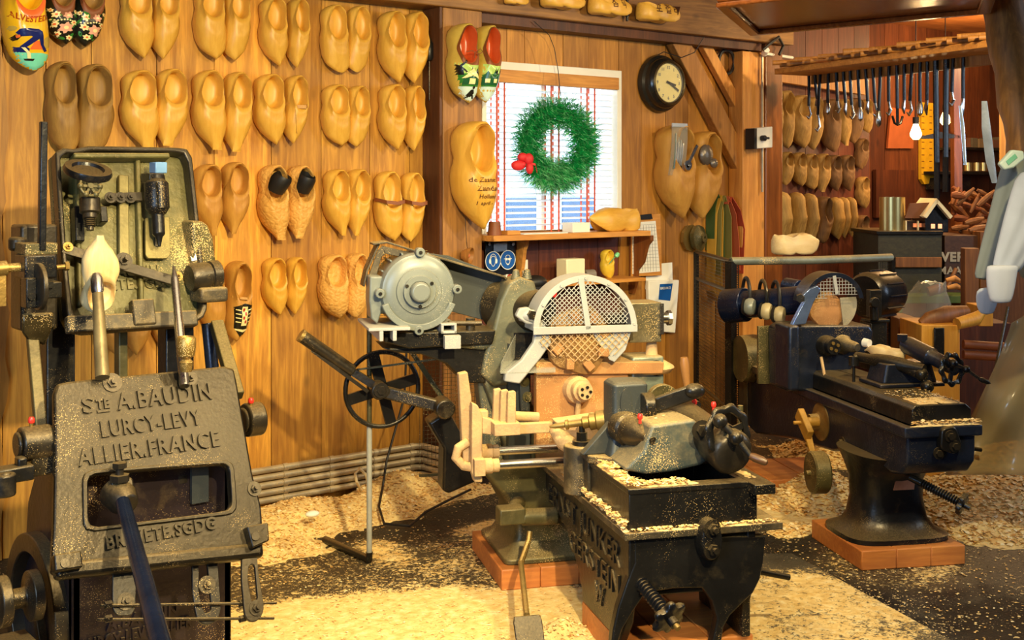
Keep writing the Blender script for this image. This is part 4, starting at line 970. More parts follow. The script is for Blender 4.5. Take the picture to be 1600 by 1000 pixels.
# motor arm, bracket, rails
m=MB();m.prism(PP([(600,520),(775,516),(770,538),(640,545),(600,535)],.98),'y',.98,1.3)
m.prism(PP([(598,545),(760,545),(762,600),(730,600),(700,570),(660,555),(620,552)],1.0),'y',1.02,1.25)
m.build('motor_bracket',M['irondk'],L,bev=.006)
m=MB();a=P3(575,512,.92);b=P3(640,520,.92);m.box(a.x,b.x,.90,.93,a.z-.012,a.z);m.box(a.x+.04,a.x+.055,.90,1.25,a.z-.05,a.z-.012);m.box(a.x+.09,a.x+.105,.90,1.25,a.z-.05,a.z-.012);m.box(a.x,b.x,.93,1.25,a.z-.012,a.z)
x0,z0=q(688,500,.95);m.box(x0,x0+.06,.93,1.25,z0-.05,z0-.04);m.box(x0,x0+.01,.93,1.25,z0-.05,z0-.015);m.box(x0+.05,x0+.06,.93,1.25,z0-.05,z0-.015);m.box(x0,x0+.06,.93,1.25,z0-.02,z0-.012);m.box(x0+.008,x0+.07,.90,.935,z0-.105,z0-.055)
m.build('mounting_rail',M['white'],L,bev=.002)
m=MB()
m.tube([P3(752,505,.98),P3(700,505,.98)],.01);m.cyl(P3(735,497,1.0),P3(735,520,1.0),.018);m.build('tension_screw',M['iron'],L)
# motor
mc=P3(656,456,.94);m=MB();R=.140
prof=[(0,.0),(.045,0),(.048,-.004),(.050,.012),(.085,.014),(.088,.020),(.118,.022),(.128,.030),(.138,.034),(.144,.050),(.144,.10),(.138,.11),(.138,.30),(.12,.33),(0,.33)]
m.lathe([(r,h) for r,h in prof],mc,(0,1,0),56);mo=m.build('motor',M['motor'],L,ang=40)
m=MB();m.lathe([(0,-.035),(.032,-.035),(.038,-.028),(.039,.0),(0,.0)],mc,(0,1,0),32);m.build('bearing_cap',M['motor'],mo,bev=.003);m=MB();m.frame(ell(mc.x,mc.z,.062,.062,32),ell(mc.x,mc.z,.04,.04,32),'y',mc.y-.004,mc.y+.02);m.build('cap_ring',M['motor'],mo,bev=.002);m=MB()
# rim notch band lower half
rb=[(mc.x+.150*math.cos(a),mc.z+.150*math.sin(a)) for a in [math.radians(200+140*i/24) for i in range(25)]]+[(mc.x+.125*math.cos(a),mc.z+.125*math.sin(a)) for a in [math.radians(340-140*i/24) for i in range(25)]]
m.prism(rb,'y',mc.y+.015,mc.y+.05)
m.build('end_shield',M['motor'],mo,bev=.003)
for a in (88,182,2,270):
    c=(mc.x+.148*math.cos(math.radians(a)),mc.z+.148*math.sin(math.radians(a)));m=MB();m.prism(ell(c[0],c[1],.018,.018,16),'y',mc.y+.012,mc.y+.06);m.build('lug',M['motor'],mo,bev=.003)
for a,r in ((88,.148),(182,.148),(2,.148),(270,.148),(35,.055),(155,.055),(270,.055)):
    c=V((mc.x+r*math.cos(math.radians(a)),mc.y+(.012 if r>.1 else -.004),mc.z+r*math.sin(math.radians(a))));m=MB();m.cyl(c,c-V((0,.006,0)),.007,n=8);m.build('screw',M['irondk'],mo)
m=MB();a=P3(588,455,1.0);m.prism(PP([(578,432),(598,432),(600,476),(590,506),(580,498),(577,470)],1.0),'y',1.0,1.12);m.cyl(P3(590,470,1.05),P3(615,470,1.05),.05);m.build('terminal_box',M['motor'],mo,bev=.006)
for k in range(18):
    m=MB();a=math.radians(10+20*k);c=(mc.x+.14*math.cos(a),mc.z+.14*math.sin(a));m.bar((c[0],mc.y+.11,c[1]),(c[0],mc.y+.30,c[1]),.006,.02,up=(math.cos(a),0,math.sin(a)));m.build('cooling_fin',M['motor'],mo)
# belt guard
m=MB();g=[(702,400),(786,432),(776,460),(754,500),(706,487),(690,470),(690,410)]
m.prism(PP(g,1.16),'y',1.16,1.19);g2=[(640,392),(704,400),(700,490),(650,470)];m.prism(PP(g2,1.16),'y',1.162,1.188)
m.build('belt_guard',M['grey'],L,bev=.002)
m=MB()
top=[(578,380),(600,377),(655,394),(780,430),(786,436)]
pts=[P3(a,b,1.16) for a,b in top]
m.ribbon([p+V((0,-.04,0)) for p in pts],.10,.008,(0,1,0));pts=[P3(a,b,1.14) for a,b in ((566,446),(572,420),(590,380),(600,377))];m.ribbon(pts,.10,.008,(0,1,0))
m.prism(PP([(573,440),(590,392),(598,384),(604,395),(596,402),(585,446)],1.09),'y',1.09,1.10);m.prism(PP([(598,384),(655,398),(655,408),(600,396)],1.09),'y',1.09,1.10)
gf=m.build('guard_frame',M['irontop'],L,bev=.002)
m=MB();x0,z0=q(575,500,1.19);x1,z1=q(790,385,1.19);wiremesh(m,Matrix.Translation(((x0+x1)/2,1.2,(z0+z1)/2)),lambda x,z:abs(x)<(x1-x0)/2 and abs(z)<.13 and z<.12-.42*(x+.0),.5,.3,.016,.0016)
m.build('wire_panel',M['olive'],L)
# wire screen behind the machine foot
m=MB();x0,z0=q(655,745,1.5);x1,z1=q(850,520,1.5);wiremesh(m,Matrix.Translation(((x0+x1)/2,1.5,(z0+z1)/2)),lambda x,z:abs(x)<(x1-x0)/2 and abs(z)<(z1-z0)/2,.6,.4,.017,.0016)
for k in (x1,): m.box(k-.008,k+.008,1.492,1.508,.0,z1)
m.box(x0,x1,1.492,1.508,z0,z0+.012)
m.build('wire_screen',M['olive'],L)
# cutter guard
gc=P3(913,514,.80);R=.205;Rz=.205;y0,y1=.78,.88
def arc(r,a0,a1,n=40,cx=gc.x,cz=gc.z,sz=1.): return [(cx+r*math.cos(math.radians(a0+(a1-a0)*i/n)),cz+sz*r*math.sin(math.radians(a0+(a1-a0)*i/n))) for i in range(n+1)]
m=MB()
m.prism(arc(R,0,180)+arc(R*.885,180,0),'y',y0,y0+.006)
o2=arc(R,0,180);i2=arc(R-.005,180,0);m.prism(o2+i2,'y',y0+.004,y1+.03)
m.box(gc.x-R,gc.x+R,y0-.003,y0+.005,gc.z-.014,gc.z+.014)
m.bar((gc.x+.01,y0-.001,gc.z),(gc.x-.02,y0-.001,gc.z+.195),.004,.022,up=(1,0,0));gd=m.build('cutter_guard',M['white'],L,bev=.0015)
m=MB();wiremesh(m,Matrix.Translation((gc.x,y0+.004,gc.z)),lambda x,z:x*x+z*z<(R*.9)**2 and z>0,.2,.2,.0185,.0026,1);m.build('guard_mesh',M['white'],gd)
m=MB();wiremesh(m,Matrix.Translation((gc.x,y0+.012,gc.z)),lambda x,z:x*x+(z*1.55)**2<(R*.95)**2 and z<.0,.2,.2,.027,.0028,1);m.build('lower_mesh',M['sand'],gd)
for a in (5,35,62,90,120,150): m=MB();bolt(m,(gc.x+R*.94*math.cos(math.radians(a)),y0,gc.z+R*.94*math.sin(math.radians(a))),(0,-1,0),.006,.006,False);m.build('rivet',M['white'],gd)
m=MB();m.lathe([(0,0),(.075,0),(.125,.01),(.13,.03),(.12,.05),(.07,.06),(0,.06)],(gc.x-.01,y0+.03,gc.z-.045),(0,1,0),36,lambda t:.06*math.cos(10*PI*t));m.build('cutter_head',M['pattern'],L,ang=50)
for k in range(8):
    m=MB();a=2*PI*k/8+.2;c=V((gc.x-.01+.08*math.cos(a),y0+.025,gc.z-.045+.08*math.sin(a)));m.bar(c,c+V((.04*math.cos(a+.5),-.006,.04*math.sin(a+.5))),.03,.02,up=(0,1,0));m.build('cutter_blade',M['tan'],L,bev=.002)
m=MB();sec=[(gc.x+.03,gc.z-.01),(gc.x+.19,gc.z-.01),(gc.x+.165,gc.z-.085),(gc.x+.12,gc.z-.13),(gc.x+.10,gc.z-.12)];m.prism(sec,'y',y0+.02,y0+.026);m.build('side_shield',M['white'],gd,bev=.002)
# hinge arm and transparent chute
m=MB();ar=[(838,492),(826,480),(812,482),(806,494),(822,506),(838,508),(834,535),(815,563),(790,583),(788,596),(812,600),(845,560),(862,536),(858,515),(846,500)]
m.prism(PP(ar,.80),'y',.80,.83);m.cyl(P3(812,492,.83),P3(835,494,.80),.024);gm=m.build('guard_arm',M['white'],L,bev=.005)
m=MB();m.hexn(P3(829,492,.80),(.2,-1,0),.018,.02);m.build('hinge_nut',M['irondk'],gm)
m=MB();ch=PP([(803,520),(866,520),(866,586),(782,586),(781,572),(803,530)],.93);m.prism(ch,'y',.93,.934);m.build('chute_back',M['ironbk'],L)
a=[P3(x,y,.80) for x,y in ((782,584),(868,582))];b=[P3(x,y,.93) for x,y in ((868,560),(786,566))]
m=MB();m.rings([[p for p in a+b],[p+V((0,0,.004)) for p in a+b]]);m.rings([[P3(781,582,.80),P3(783,566,.80),P3(805,523,.93),P3(803,560,.93)],[p+V((.003,0,0)) for p in (P3(781,582,.80),P3(783,566,.80),P3(805,523,.93),P3(803,560,.93))]]);m.build('chute',M['clear'],L)
# strut plate under the head
m=MB();m.prism(PP([(812,595),(828,595),(826,642),(814,642)],.95),'y',.95,.97);m.box(*[q(838,600,.9)[0]-.09,q(838,600,.9)[0]-.001,.98,1.1,.46,.93]);m.build('strut',M['grey'],L,bev=.002)
for a,b in ((819,596),(824,620)): m=MB();bolt(m,P3(a,b,.95),(0,-1,0),.012,.014);m.build('bolt',M['olive'],L)
# copying carriage caked in sawdust
cy=.68;m=MB()
m.prism(PP([(715,583),(729,580),(735,620),(736,660),(734,720),(722,720),(718,640)],cy+.05),'y',cy+.03,cy+.07)
m.prism(PP([(736,628),(745,632),(752,650),(752,752),(740,752),(735,735)],cy),'y',cy-.02,cy+.02)
m.tube([P3(732,690,cy+.03),P3(716,700,cy+.03),P3(712,715,cy+.03),P3(725,728,cy+.03),P3(740,730,cy)],.018,10)
m.box(*[q(736,645,cy)[0],q(762,645,cy)[0],cy-.01,cy+.04,q(736,668,cy)[1],q(736,642,cy)[1]])
cr=m.build('copy_carriage',M['sand'],L,bev=.005)
m=MB()
for k,px in enumerate((777,788,799)):
    pp=[(px-6,608+2*k),(px+4,606+2*k),(px+6,612),(px+6,668),(px-8,668)];m.prism(PP(pp,cy-.03*k),'y',cy-.03*k-.012,cy-.03*k+.010)
m.box(*[q(765,670,cy)[0],q(805,670,cy)[0],cy-.08,cy+.03,q(765,675,cy)[1],q(765,656,cy)[1]]);m.prism(PP([(752,650),(780,658),(782,680),(752,676)],cy),'y',cy-.02,cy+.03)
m.build('pattern_holder',M['sand'],cr,bev=.003)
m=MB();a=P3(803,668,cy);b=P3(866,668,cy);m.box(a.x,b.x,cy-.03,cy+.0,a.z-.02,a.z+.018);a=P3(803,650,cy+.05);b=P3(842,652,cy+.05);m.cyl(a,b,.018);m.build('slide_bar',M['sand'],cr,bev=.004)
for i,(y,py,px) in enumerate(((cy+.06,706,870),(cy-.02,728,890))):
    a=P3(756,py,y);b=V((q(px,py-6,y)[0],y,a.z));m=MB();m.cyl(a,b,.0165,n=20);m.build('guide_rod',M['steel'],cr)
    m=MB();m.cyl(a+V((-.015,0,0)),a+V((.03,0,0)),.028,n=20);m.cyl(a+V((.03,0,0)),a+V((.055,0,0)),.024,n=20);
    if i: m.box(a.x-.04,a.x,y-.03,y+.03,a.z-.03,a.z+.03)
    m.build('rod_collar',M['sand'],cr,bev=.002)
m=MB();pts=[P3(868,668,.65),P3(882,690,.6),P3(896,700,.56),P3(908,697,.52)];m.tube(pts,[.03,.034,.032,.022],10);m.prism(PP([(862,655),(930,645),(955,690),(900,690),(880,675)],.64),'y',.60,.66);m.build('yoke',M['sand'],L,bev=.006)
# chip heap between head and tailstock
m=MB();heap(m,None,.0,.44,.50,.86,22,14,.60,.05,9);m.build('sawdust_bed',M['dust'],L,kind='stuff')
m=MB();heap(m,None,.15,.33,.2,.33,12,8,.715,.05,12);chips(m,160,lambda r:(r.uniform(.16,.32),r.uniform(.2,.32),.75+r.random()*.015),(.003,.009),13);m.build('sawdust_pile',M['chips'],L,kind='stuff')
# clamp with spade-ended rod at the rear pedestal
m=MB();m.cyl(P3(815,808,.85),P3(870,806,.85),.032);m.box(-.22,-.12,.82,.90,.27,.33);m.cyl(P3(878,800,.84),P3(886,800,.84),.04,n=12);m.cyl((-.15,.9,.3),(-.1,1.02,.3),.03);m.build('pedal_bracket',M['olive'],L,bev=.006)
a,b=P3(826,845,.82),P3(814,880,.76);c=V(A.P(823,962,z=.15))
m=MB();m.tube([P3(828,830,.83),a,b,c],.011,8);pd=m.build('pedal_rod',M['brass'],L)
m=MB();m.prism([(-.043,0),(.043,0),(.048,-.02),(.046,-.14),(-.046,-.14),(-.048,-.02)],'y',-.004,.004,Matrix.Translation(c)@Matrix.Rotation(math.radians(-35),4,'X'));m.build('pedal',M['irondk'],pd,bev=.003)
# spoked wheel, arm and handle on the left
wc=P3(597,608,1.35);m=MB();spoked(m,wc,(0.1,-1,0),.152,.010,4,.045,.35,.16,.35);m.build('spoked_wheel',M['irondk'],L,ang=60)
m=MB();a=P3(592,610,1.28);b=P3(692,636,1.2);m.bar(a,b,.03,.05);m.cyl(a+V((0,-.03,0)),a+V((0,.06,0)),.035);m.cyl(b+V((0,-.06,0)),b+V((0,.05,0)),.04);m.build('wheel_arm',M['iron'],L,bev=.008,seg=3)
m=MB();bolt(m,P3(596,610,1.245),(0,-1,0),.018,.012);m.build('bolt',M['iron'],L)
m=MB();m.prism(PP([(668,660),(700,640),(756,745),(700,770),(690,765),(692,700)],1.22),'y',1.2,1.32);m.build('drive_housing',M['irondk'],L,bev=.01)
a=P3(470,524,1.3);b=P3(550,580,1.32);m=MB();m.cyl(a,b,.026,n=20);m.bar(P3(487,547,1.3),P3(575,612,1.3),.012,.014);m.bar(b,wc+V((0,-.06,0)),.02,.03);hd_=m.build('handle_bar',M['iron'],L)
m=MB();m.cyl(a-(b-a).normalized()*.004,a+(b-a).normalized()*.01,.027,n=20);m.build('handle_end',M['brass'],hd_)
m=MB();m.bar(P3(640,545,1.3),P3(690,620,1.3),.01,.02);m.bar(P3(555,578,1.33),P3(720,556,1.25),.006,.008);m.build('brace_rod',M['olive'],L)
# grey conduit pole with angled foot
cp=thing('support_pole','thin grey pole with an angled foot standing left of the middle lathe','pole',Z(578,875))
pb=V(Z(577,874,.016));tp_=V(D(578,506,4.75));tp_=V((pb.x,pb.y,0))+V((0,0,1.06))
m=MB();m.tube([pb+V((0,0,.02)),pb+V((0,0,.55))],.0115,12);m.build('lower_tube',m_plain('grey_enamel',(150,150,142),.4),cp)
m=MB();m.tube([pb+V((0,0,.55)),tp_],.0105,12);m.build('upper_tube',M['olive'],cp)
fe=V(Z(508,843,.016));m=MB();m.tube([pb+V((0,0,.03)),pb,fe],.016,10);m.build('foot_bar',M['irondk'],cp)
# ---------------------------------------------------------------- lever machine at the left
class Pl:
    """tilted plane through (Y0,z0) at the top and (Y1,z1) at the bottom, level along X"""
    def __init__(s,Xo,Y0,z0,Y1,z1):
        s.o=V((Xo,Y1,z1));s.up=V((0,Y0-Y1,z0-z1)).normalized();s.n=V((1,0,0)).cross(s.up);s.T=TM(s.o,(1,0,0),s.up)
    def at(s,px,py,w=0):
        r=V(ray(px,py));o=V((0,0,CZ));k=(s.o+s.n*w-o).dot(s.n)/r.dot(s.n);return o+r*k
    def uv(s,px,py,w=0):
        p=s.at(px,py,w)-s.o;return (p.x,p.dot(s.up))
    def poly(s,pts,w=0): return [s.uv(a,b,w) for a,b in pts]
def rad_resample(poly,c,n):
    out=[]
    for i in range(n):
        a=2*PI*i/n;d=(math.cos(a),math.sin(a));best=None
        for (x1,y1),(x2,y2) in zip(poly,poly[1:]+poly[:1]):
            ex,ey=x2-x1,y2-y1;den=d[0]*ey-d[1]*ex
            if abs(den)<1e-12: continue
            t=((x1-c[0])*ey-(y1-c[1])*ex)/den;u=((x1-c[0])*d[1]-(y1-c[1])*d[0])/den
            if t>0 and -1e-6<=u<=1+1e-6 and (best is None or t>best): best=t
        out.append((c[0]+d[0]*best,c[1]+d[1]*best))
    return out
def tframe(m,outer,inner,a0,a1,T):
    n=len(outer);L_=[[m.bm.verts.new(T@Vector((p[0],p[1],a))) for p in pl] for pl,a in ((outer,a0),(outer,a1),(inner,a1),(inner,a0))]
    for k in range(4):
        A_,B_=L_[k],L_[(k+1)%4]
        for i in range(n): m._f([A_[i],A_[(i+1)%n],B_[(i+1)%n],B_[i]])
def rounded(poly,r=.02,n=4):
    out=[];N_=len(poly)
    for i in range(N_):
        p=Vector(poly[i]);a=Vector(poly[i-1]);b=Vector(poly[(i+1)%N_]);ra=min(r,(a-p).length/2);rb=min(r,(b-p).length/2)
        p0=p+(a-p).normalized()*ra;p1=p+(b-p).normalized()*rb
        for k in range(n+1):
            t=k/n;q_=p0*(1-t)**2+p*2*t*(1-t)+p1*t*t;out.append((q_.x,q_.y))
    return out
def fit_text(m,txt,pl,x0,x1,ybase,cap,ex=.007,w=0,bold=.0016):
    """raised text between pixel columns x0..x1 on plane pl, baseline through (mid, ybase)"""
    a=pl.uv(x0,ybase,w);b=pl.uv(x1,ybase,w);wd=b[0]-a[0];c=pl.uv((x0+x1)/2,ybase,w)
    k=cap*(pl.at((x0+x1)/2,ybase).dot(V((s_,c_,0))))/F
    size=k/.70;vs,fs=text_polys(txt,size,ex,bold=bold);mn=min(v.x for v in vs);mx=max(v.x for v in vs);sx=wd/(mx-mn)
    vv=[m.bm.verts.new(pl.T@Vector((c[0]+(v.x-(mn+mx)/2)*sx,c[1]+v.y,w+v.z+ex*.3))) for v in vs]
    for f in fs: m._f([vv[i] for i in f])
B1=thing('lever_machine','tall cast-iron clog machine with raised lettering at the left','machine',(1.5,3.8,0))
FP=Pl(1.2,3.75,.94,3.5,.41);NV=FP.n
M['plate']=m_metal('dusty_cast_plate',(34,28,19),.36,.55,.3,.5,.3,70,fine=.08)
outer=rounded(FP.poly([(84,598),(366,570),(378,640),(396,745),(409,790),(413,862),(300,880),(80,903),(84,820),(86,700)]),.025)
inner=rounded(FP.poly([(136,742),(357,724),(362,798),(137,826)]),.03)
cen=FP.uv(248,772);N_=96
oo=rad_resample(outer,cen,N_);ii=rad_resample(inner,cen,N_)
m=MB();tframe(m,oo,ii,-.03,0,FP.T);fpl=m.build('front_plate',M['plate'],B1,bev=.008,seg=3)
m=MB();sc=lambda P,k:[(cen[0]+(x-cen[0])*k,cen[1]+(y-cen[1])*(k+(k-1)*1.2)) for x,y in P]
tframe(m,sc(ii,1.07),ii,-.002,.008,FP.T);m.build('window_rim',M['plate'],fpl,bev=.003)
m=MB()
fit_text(m,'S',FP,129,148,645,25);fit_text(m,'TE',FP,150,171,639,15);fit_text(m,'A.BAUDIN',FP,184,334,632,26)
fit_text(m,'LURCY-LEVY',FP,159,319,673,24);fit_text(m,'ALLIER.FRANCE',FP,124,350,712,25);fit_text(m,'BREVETE.SGDG',FP,166,342,842,19)
m.bar(FP.at(152,643,.004),FP.at(172,641,.004),.008,.004,up=NV)
m.build('cast_lettering',M['plate'],fpl)
def studp(px,py,pl,par,r=.018,w=0,mat='iron',st=.012):
    m=MB();bolt(m,pl.at(px,py,w),pl.n,r,.012,True,st);m.build('bolt',M[mat],par)
studp(175,598,FP,fpl);studp(297,591,FP,fpl,.014);studp(397,764,FP,fpl,.014)
for pts in ([(79,870),(121,864),(124,890),(81,897)],[(379,826),(412,820),(414,848),(388,860)]):
    m=MB();m.prism(rounded(FP.poly(pts),.006),'z',0,.035,FP.T);lg=m.build('corner_lug',M['plate'],fpl,bev=.006)
    cx=sum(p[0] for p in pts)/4;cy_=sum(p[1] for p in pts)/4;m=MB();c=FP.at(cx,cy_,.035);m.cyl(c,c+NV*.006,.013,n=16);m.build('rivet',M['iron'],lg)
m=MB();m.bar(FP.at(84,893,-.02),FP.at(408,860,-.02),.05,.05,up=NV);m.build('bottom_flange',M['plate'],fpl,bev=.015,seg=3)
# body below
def wq(px,py,Y): return V(W(px,py,Y))
xl,xr=W(112,950,3.72)[0],W(362,950,3.72)[0]
m=MB();m.prism([(xl,0),(xr,0),(xr,.78),(xl,.78)],'y',3.72,3.75)
m.prism([(3.72,0),(4.25,0),(4.15,.5),(3.95,.78),(3.72,.78)],'x',xl,xl+.03);m.prism([(3.72,0),(4.25,0),(4.15,.5),(3.95,.78),(3.72,.78)],'x',xr-.03,xr)
bd=m.build('base_body',m_metal('plum_black_iron',(44,34,38),.4,.4,.3),B1,bev=.006)
BP=Pl(xl,3.719,.8,3.719,0);m=MB();fit_text(m,'A.BAUDIN',BP,166,278,972,18,.006);fit_text(m,'LURCY-LEVY ALLIER',BP,130,302,997,17,.006);m.build('cast_lettering',bd.data.materials[0],bd)
m=MB();pts=FP.poly([(110,700),(380,700)]);m.bar(wq(120,800,3.8),wq(350,792,3.8),.05,.035);m.build('inner_bar',M['irondk'],B1,bev=.004)
m=MB();m.cyl(wq(280,745,3.75),wq(282,800,3.75),.028);m.cyl(wq(280,740,3.75),wq(280,752,3.75),.034);m.build('inner_column',M['iron'],B1)
m=MB();m.prism([(wq(296,0,3.72).x,0.52),(wq(322,0,3.72).x,.52),(wq(322,0,3.72).x,.78),(wq(296,0,3.72).x,.78)],'y',3.70,3.715);m.build('inner_strap',M['grey'],B1)
m=MB();m.cyl(wq(150,770,3.85),wq(170,768,3.85),.04);m.build('inner_spool',M['irondk'],B1)
# front lever with hub
m=MB();h0=FP.at(190,790,.02);h1=FP.at(184,762,.03);m.lathe([(0,-.03),(.05,-.03),(.048,.02),(.038,.045),(.03,.06),(0,.06)],FP.at(186,775,0),(0.15,-1,-.3),24);m.prism(rounded(FP.poly([(168,752),(203,748),(208,790),(172,795)]),.015),'z',-.02,.03,FP.T);hb=m.build('lever_hub',M['iron'],B1,bev=.006)
m=MB();c=FP.at(187,752,.03);m.cyl(c,c+V((0,0,.02)),.030,n=6);m.cyl(c+V((0,0,.02)),c+V((0,0,.045)),.012);m.cyl(c+V((0,0,.04)),c+V((0,0,.056)),.022,n=6);m.build('hub_bolt',M['steel'] if 0 else M['iron'],hb)
a=FP.at(192,785,.07);b=V(D(246,985,3.05));b=a+(b-a)*1.5
m=MB();m.tube([a,a+(b-a)*.5,b],[.021,.025,.028],20);m.build('front_lever',m_metal('blue_steel_tube',(40,54,84),.22,.75,.0),B1)
# link plates
def link(pts,slot,w,name,mat='irondk',par=B1):
    o_=rounded(FP.poly(pts,w),.03,6);s1_=FP.poly(slot,w);c=(sum(p[0] for p in s1_)/len(s1_),sum(p[1] for p in s1_)/len(s1_))
    m=MB();tframe(m,rad_resample(o_,c,72),rad_resample(rounded(s1_,.012,5),c,72),w-.006,w+.006,FP.T);return m.build(name,M[mat],par,bev=.002)
k=link([(299,868),(338,866),(340,890),(345,960),(330,978),(308,975),(300,930)],[(309,882),(323,880),(330,955),(318,960),(310,930)],-.045,'slotted_link','irondk')
studp(323,914,FP,k,.016,-.038)
k=link([(378,858),(400,856),(402,890),(413,955),(400,974),(382,970),(376,900)],[(387,884),(397,882),(402,940),(392,942),(386,905)],-.01,'slotted_link','iron')
studp(400,950,FP,k,.014,-.004)
m=MB();m.prism(rounded(FP.poly([(176,888),(214,884),(212,950),(205,962),(182,962),(176,950)],-.04),.01),'z',-.052,-.04,FP.T);k=m.build('link_plate',M['irondk'],B1,bev=.002);studp(196,940,FP,k,.015,-.04)
for y0_,y1_,px0,px1 in ((946,942,157,432),(968,966,152,428)):
    m=MB();m.cyl(FP.at(px0,y0_,-.03),FP.at(px1,y1_,-.03),.0045,n=10)
    for px in (168,378): c=FP.at(px,y0_-1 if px<200 else y1_+1,-.03);m.cyl(c-V((.008,0,0)),c+V((.012,0,0)),.011,n=6)
    m.build('tie_rod',M['iron'],B1)
# side bosses
def boss(px,py,Y,L_,r,name='boss'):
    c=wq(px,py,Y);m=MB();m.cyl(c-V((L_/2,0,0)),c+V((L_/2,0,0)),r,n=24);m.cyl(c-V((L_/2+.012,0,0)),c-V((L_/2,0,0)),r*.75,n=16);return m
m=boss(55,692,3.75,.09,.052);m.box(wq(50,0,3.75).x-.01,wq(85,0,3.75).x,3.72,3.8,wq(0,750,3.75).z,wq(0,705,3.75).z);bs_=m.build('side_bearing',M['iron'],B1,bev=.006)
def cap_at(p,par):
    m=MB();m.cyl(p-V((0,0,.02)),p,.006,n=10);m.build('oiler_stem',M['brass'],par);m=MB();m.lathe([(.008,0),(.010,.003),(.010,.012),(.007,.018),(0,.018)],p,(0,0,1),12);m.build('oil_cap',M['red'],par,label='red plastic oiler cap')
cap_at(wq(49,661,3.75),bs_)
m=boss(395,655,3.85,.06,.058);m.prism([(wq(385,0,3.85).x,wq(0,690,3.85).z),(wq(405,0,3.85).x,wq(0,690,3.85).z),(wq(398,0,3.85).x,wq(0,720,3.85).z),(wq(388,0,3.85).x,wq(0,720,3.85).z)],'y',3.83,3.87);bs2=m.build('side_bearing',M['iron'],B1,bev=.006);cap_at(wq(392,630,3.83),bs2)
m=MB();m.bar(wq(-12,745,3.7),wq(50,735,3.7),.06,.045);m.cyl(wq(5,740,3.65),wq(5,775,3.65),.035);m.cyl(wq(5,745,3.66)+V((0,-.02,0)),wq(5,745,3.66)+V((0,-.035,0)),.02,n=6);m.box(wq(25,0,3.7).x,wq(40,0,3.7).x,3.68,3.72,wq(0,738,3.7).z,wq(0,718,3.7).z);m.build('linkage_fork',M['irondk'],B1,bev=.006)
m=MB();c=wq(60,960,4.0)
m.rings([[c+V((x,R_*math.cos(2*PI*i/48),R_*math.sin(2*PI*i/48))) for i in range(48)] for x,R_ in ((-.03,.26),(.03,.26),(.03,.2),(-.03,.2))],(False,False),loop=True)
for k_ in range(3):
    a_=k_*2*PI/3;m.bar(c,c+V((0,.22*math.cos(a_),.22*math.sin(a_))),.03,.03)
m.build('flywheel',M['iron'],B1,bev=.004)
m=MB();c=wq(28,935,3.75);m.lathe([(0,-.07),(.04,-.07),(.075,-.06),(.075,-.03),(.03,-.02),(.03,.02),(.075,.03),(.075,.06),(0,.07)],c,(1,0,0),28);m.box(c.x-.05,c.x+.05,c.y-.1,c.y+.1,c.z-.17,c.z-.13);m.build('belt_pulley',M['iron'],B1,bev=.003)
# uprights between plate and tray
m=MB();a=wq(50,520,4.05);b=wq(66,700,3.85);m.bar(b,a,.035,.04);m.build('upright',M['olive'],B1,bev=.004)
m=MB();a=wq(338,505,4.1);b=wq(358,575,3.95);m.bar(b-(a-b)*.6,a,.045,.04);m.build('upright',M['olive'],B1,bev=.004)
m=MB();m.cyl(wq(325,505,4.15),wq(338,640,4.1),.024);m.build('blue_tube',M['ironblue'],B1)
m=MB();m.box(wq(70,0,4.2).x,wq(115,0,4.2).x,4.18,4.26,.0,wq(0,470,4.2).z);m.build('rear_leg',M['irondk'],B1,bev=.006)
m=MB();m.box(wq(256,0,4.2).x,wq(300,0,4.2).x,4.18,4.26,.0,wq(0,500,4.2).z);m.build('rear_leg',M['ironbk'],B1,bev=.006)
m=MB();m.box(wq(186,0,4.2).x,wq(200,0,4.2).x,4.2,4.25,.0,wq(0,470,4.2).z);m.build('centre_rod',M['olive'],B1,bev=.004)
# tray
TP=Pl(1.3,4.3,1.66,4.08,1.05);TN=TP.n
M['tray']=m_metal('olive_tray_paint',(92,86,46),.45,.25,.45,.35,.5,50)
tp=[(78,238),(112,242),(122,236),(262,238),(290,240),(300,330),(316,490),(306,508),(118,522),(98,505),(88,400)]
ou=rounded(TP.poly(tp),.03,5);c=TP.uv(200,380)
inn=[(c[0]+(x-c[0])*.93,c[1]+(y-c[1])*.95) for x,y in ou]
m=MB();m.prism(rad_resample(ou,c,80),'z',-.03,0,TP.T);tr=m.build('tray',M['tray'],B1)
m=MB();tframe(m,rad_resample(ou,c,80),rad_resample(inn,c,80),0,.055,TP.T);m.build('tray_rim',M['iron'],tr,bev=.006,seg=3)
m=MB()
for x in (118,214): m.bar(TP.at(x,250,.012),TP.at(x+6,480,.012),.018,.03,up=TN)
m.bar(TP.at(112,246,.03),TP.at(262,246,.03),.02,.05,up=TN);m.build('tray_rib',M['tray'],tr,bev=.006)
m=MB();m.bar(TP.at(103,508,.05),TP.at(306,498,.05),.055,.04,up=TN);m.bar(TP.at(205,490,.06),TP.at(240,488,.06),.09,.04,up=TN);m.build('tray_bar',M['irontop'],tr,bev=.006)
m=MB();fit_text(m,'A.BAUDIN',TP,150,250,432,16,.006);fit_text(m,'BREVETE.SGDG',TP,122,274,452,17,.006);m.build('cast_lettering',M['tray'],tr)
m=MB();m.bar(TP.at(192,275,.02),TP.at(193,410,.02),.035,.02,up=TN);m.build('slide_bar',m_metal('yellowed_steel',(112,102,62),.4,.5,.3),tr,bev=.003)
m=MB();m.prism(rounded(TP.poly([(165,308),(214,306),(217,320),(165,322)]),.004),'z',.03,.045,TP.T);cb=m.build('clamp_bar',M['iron'],tr,bev=.002)
for px in (172,188,203): studp(px,309,TP,cb,.012,.045)
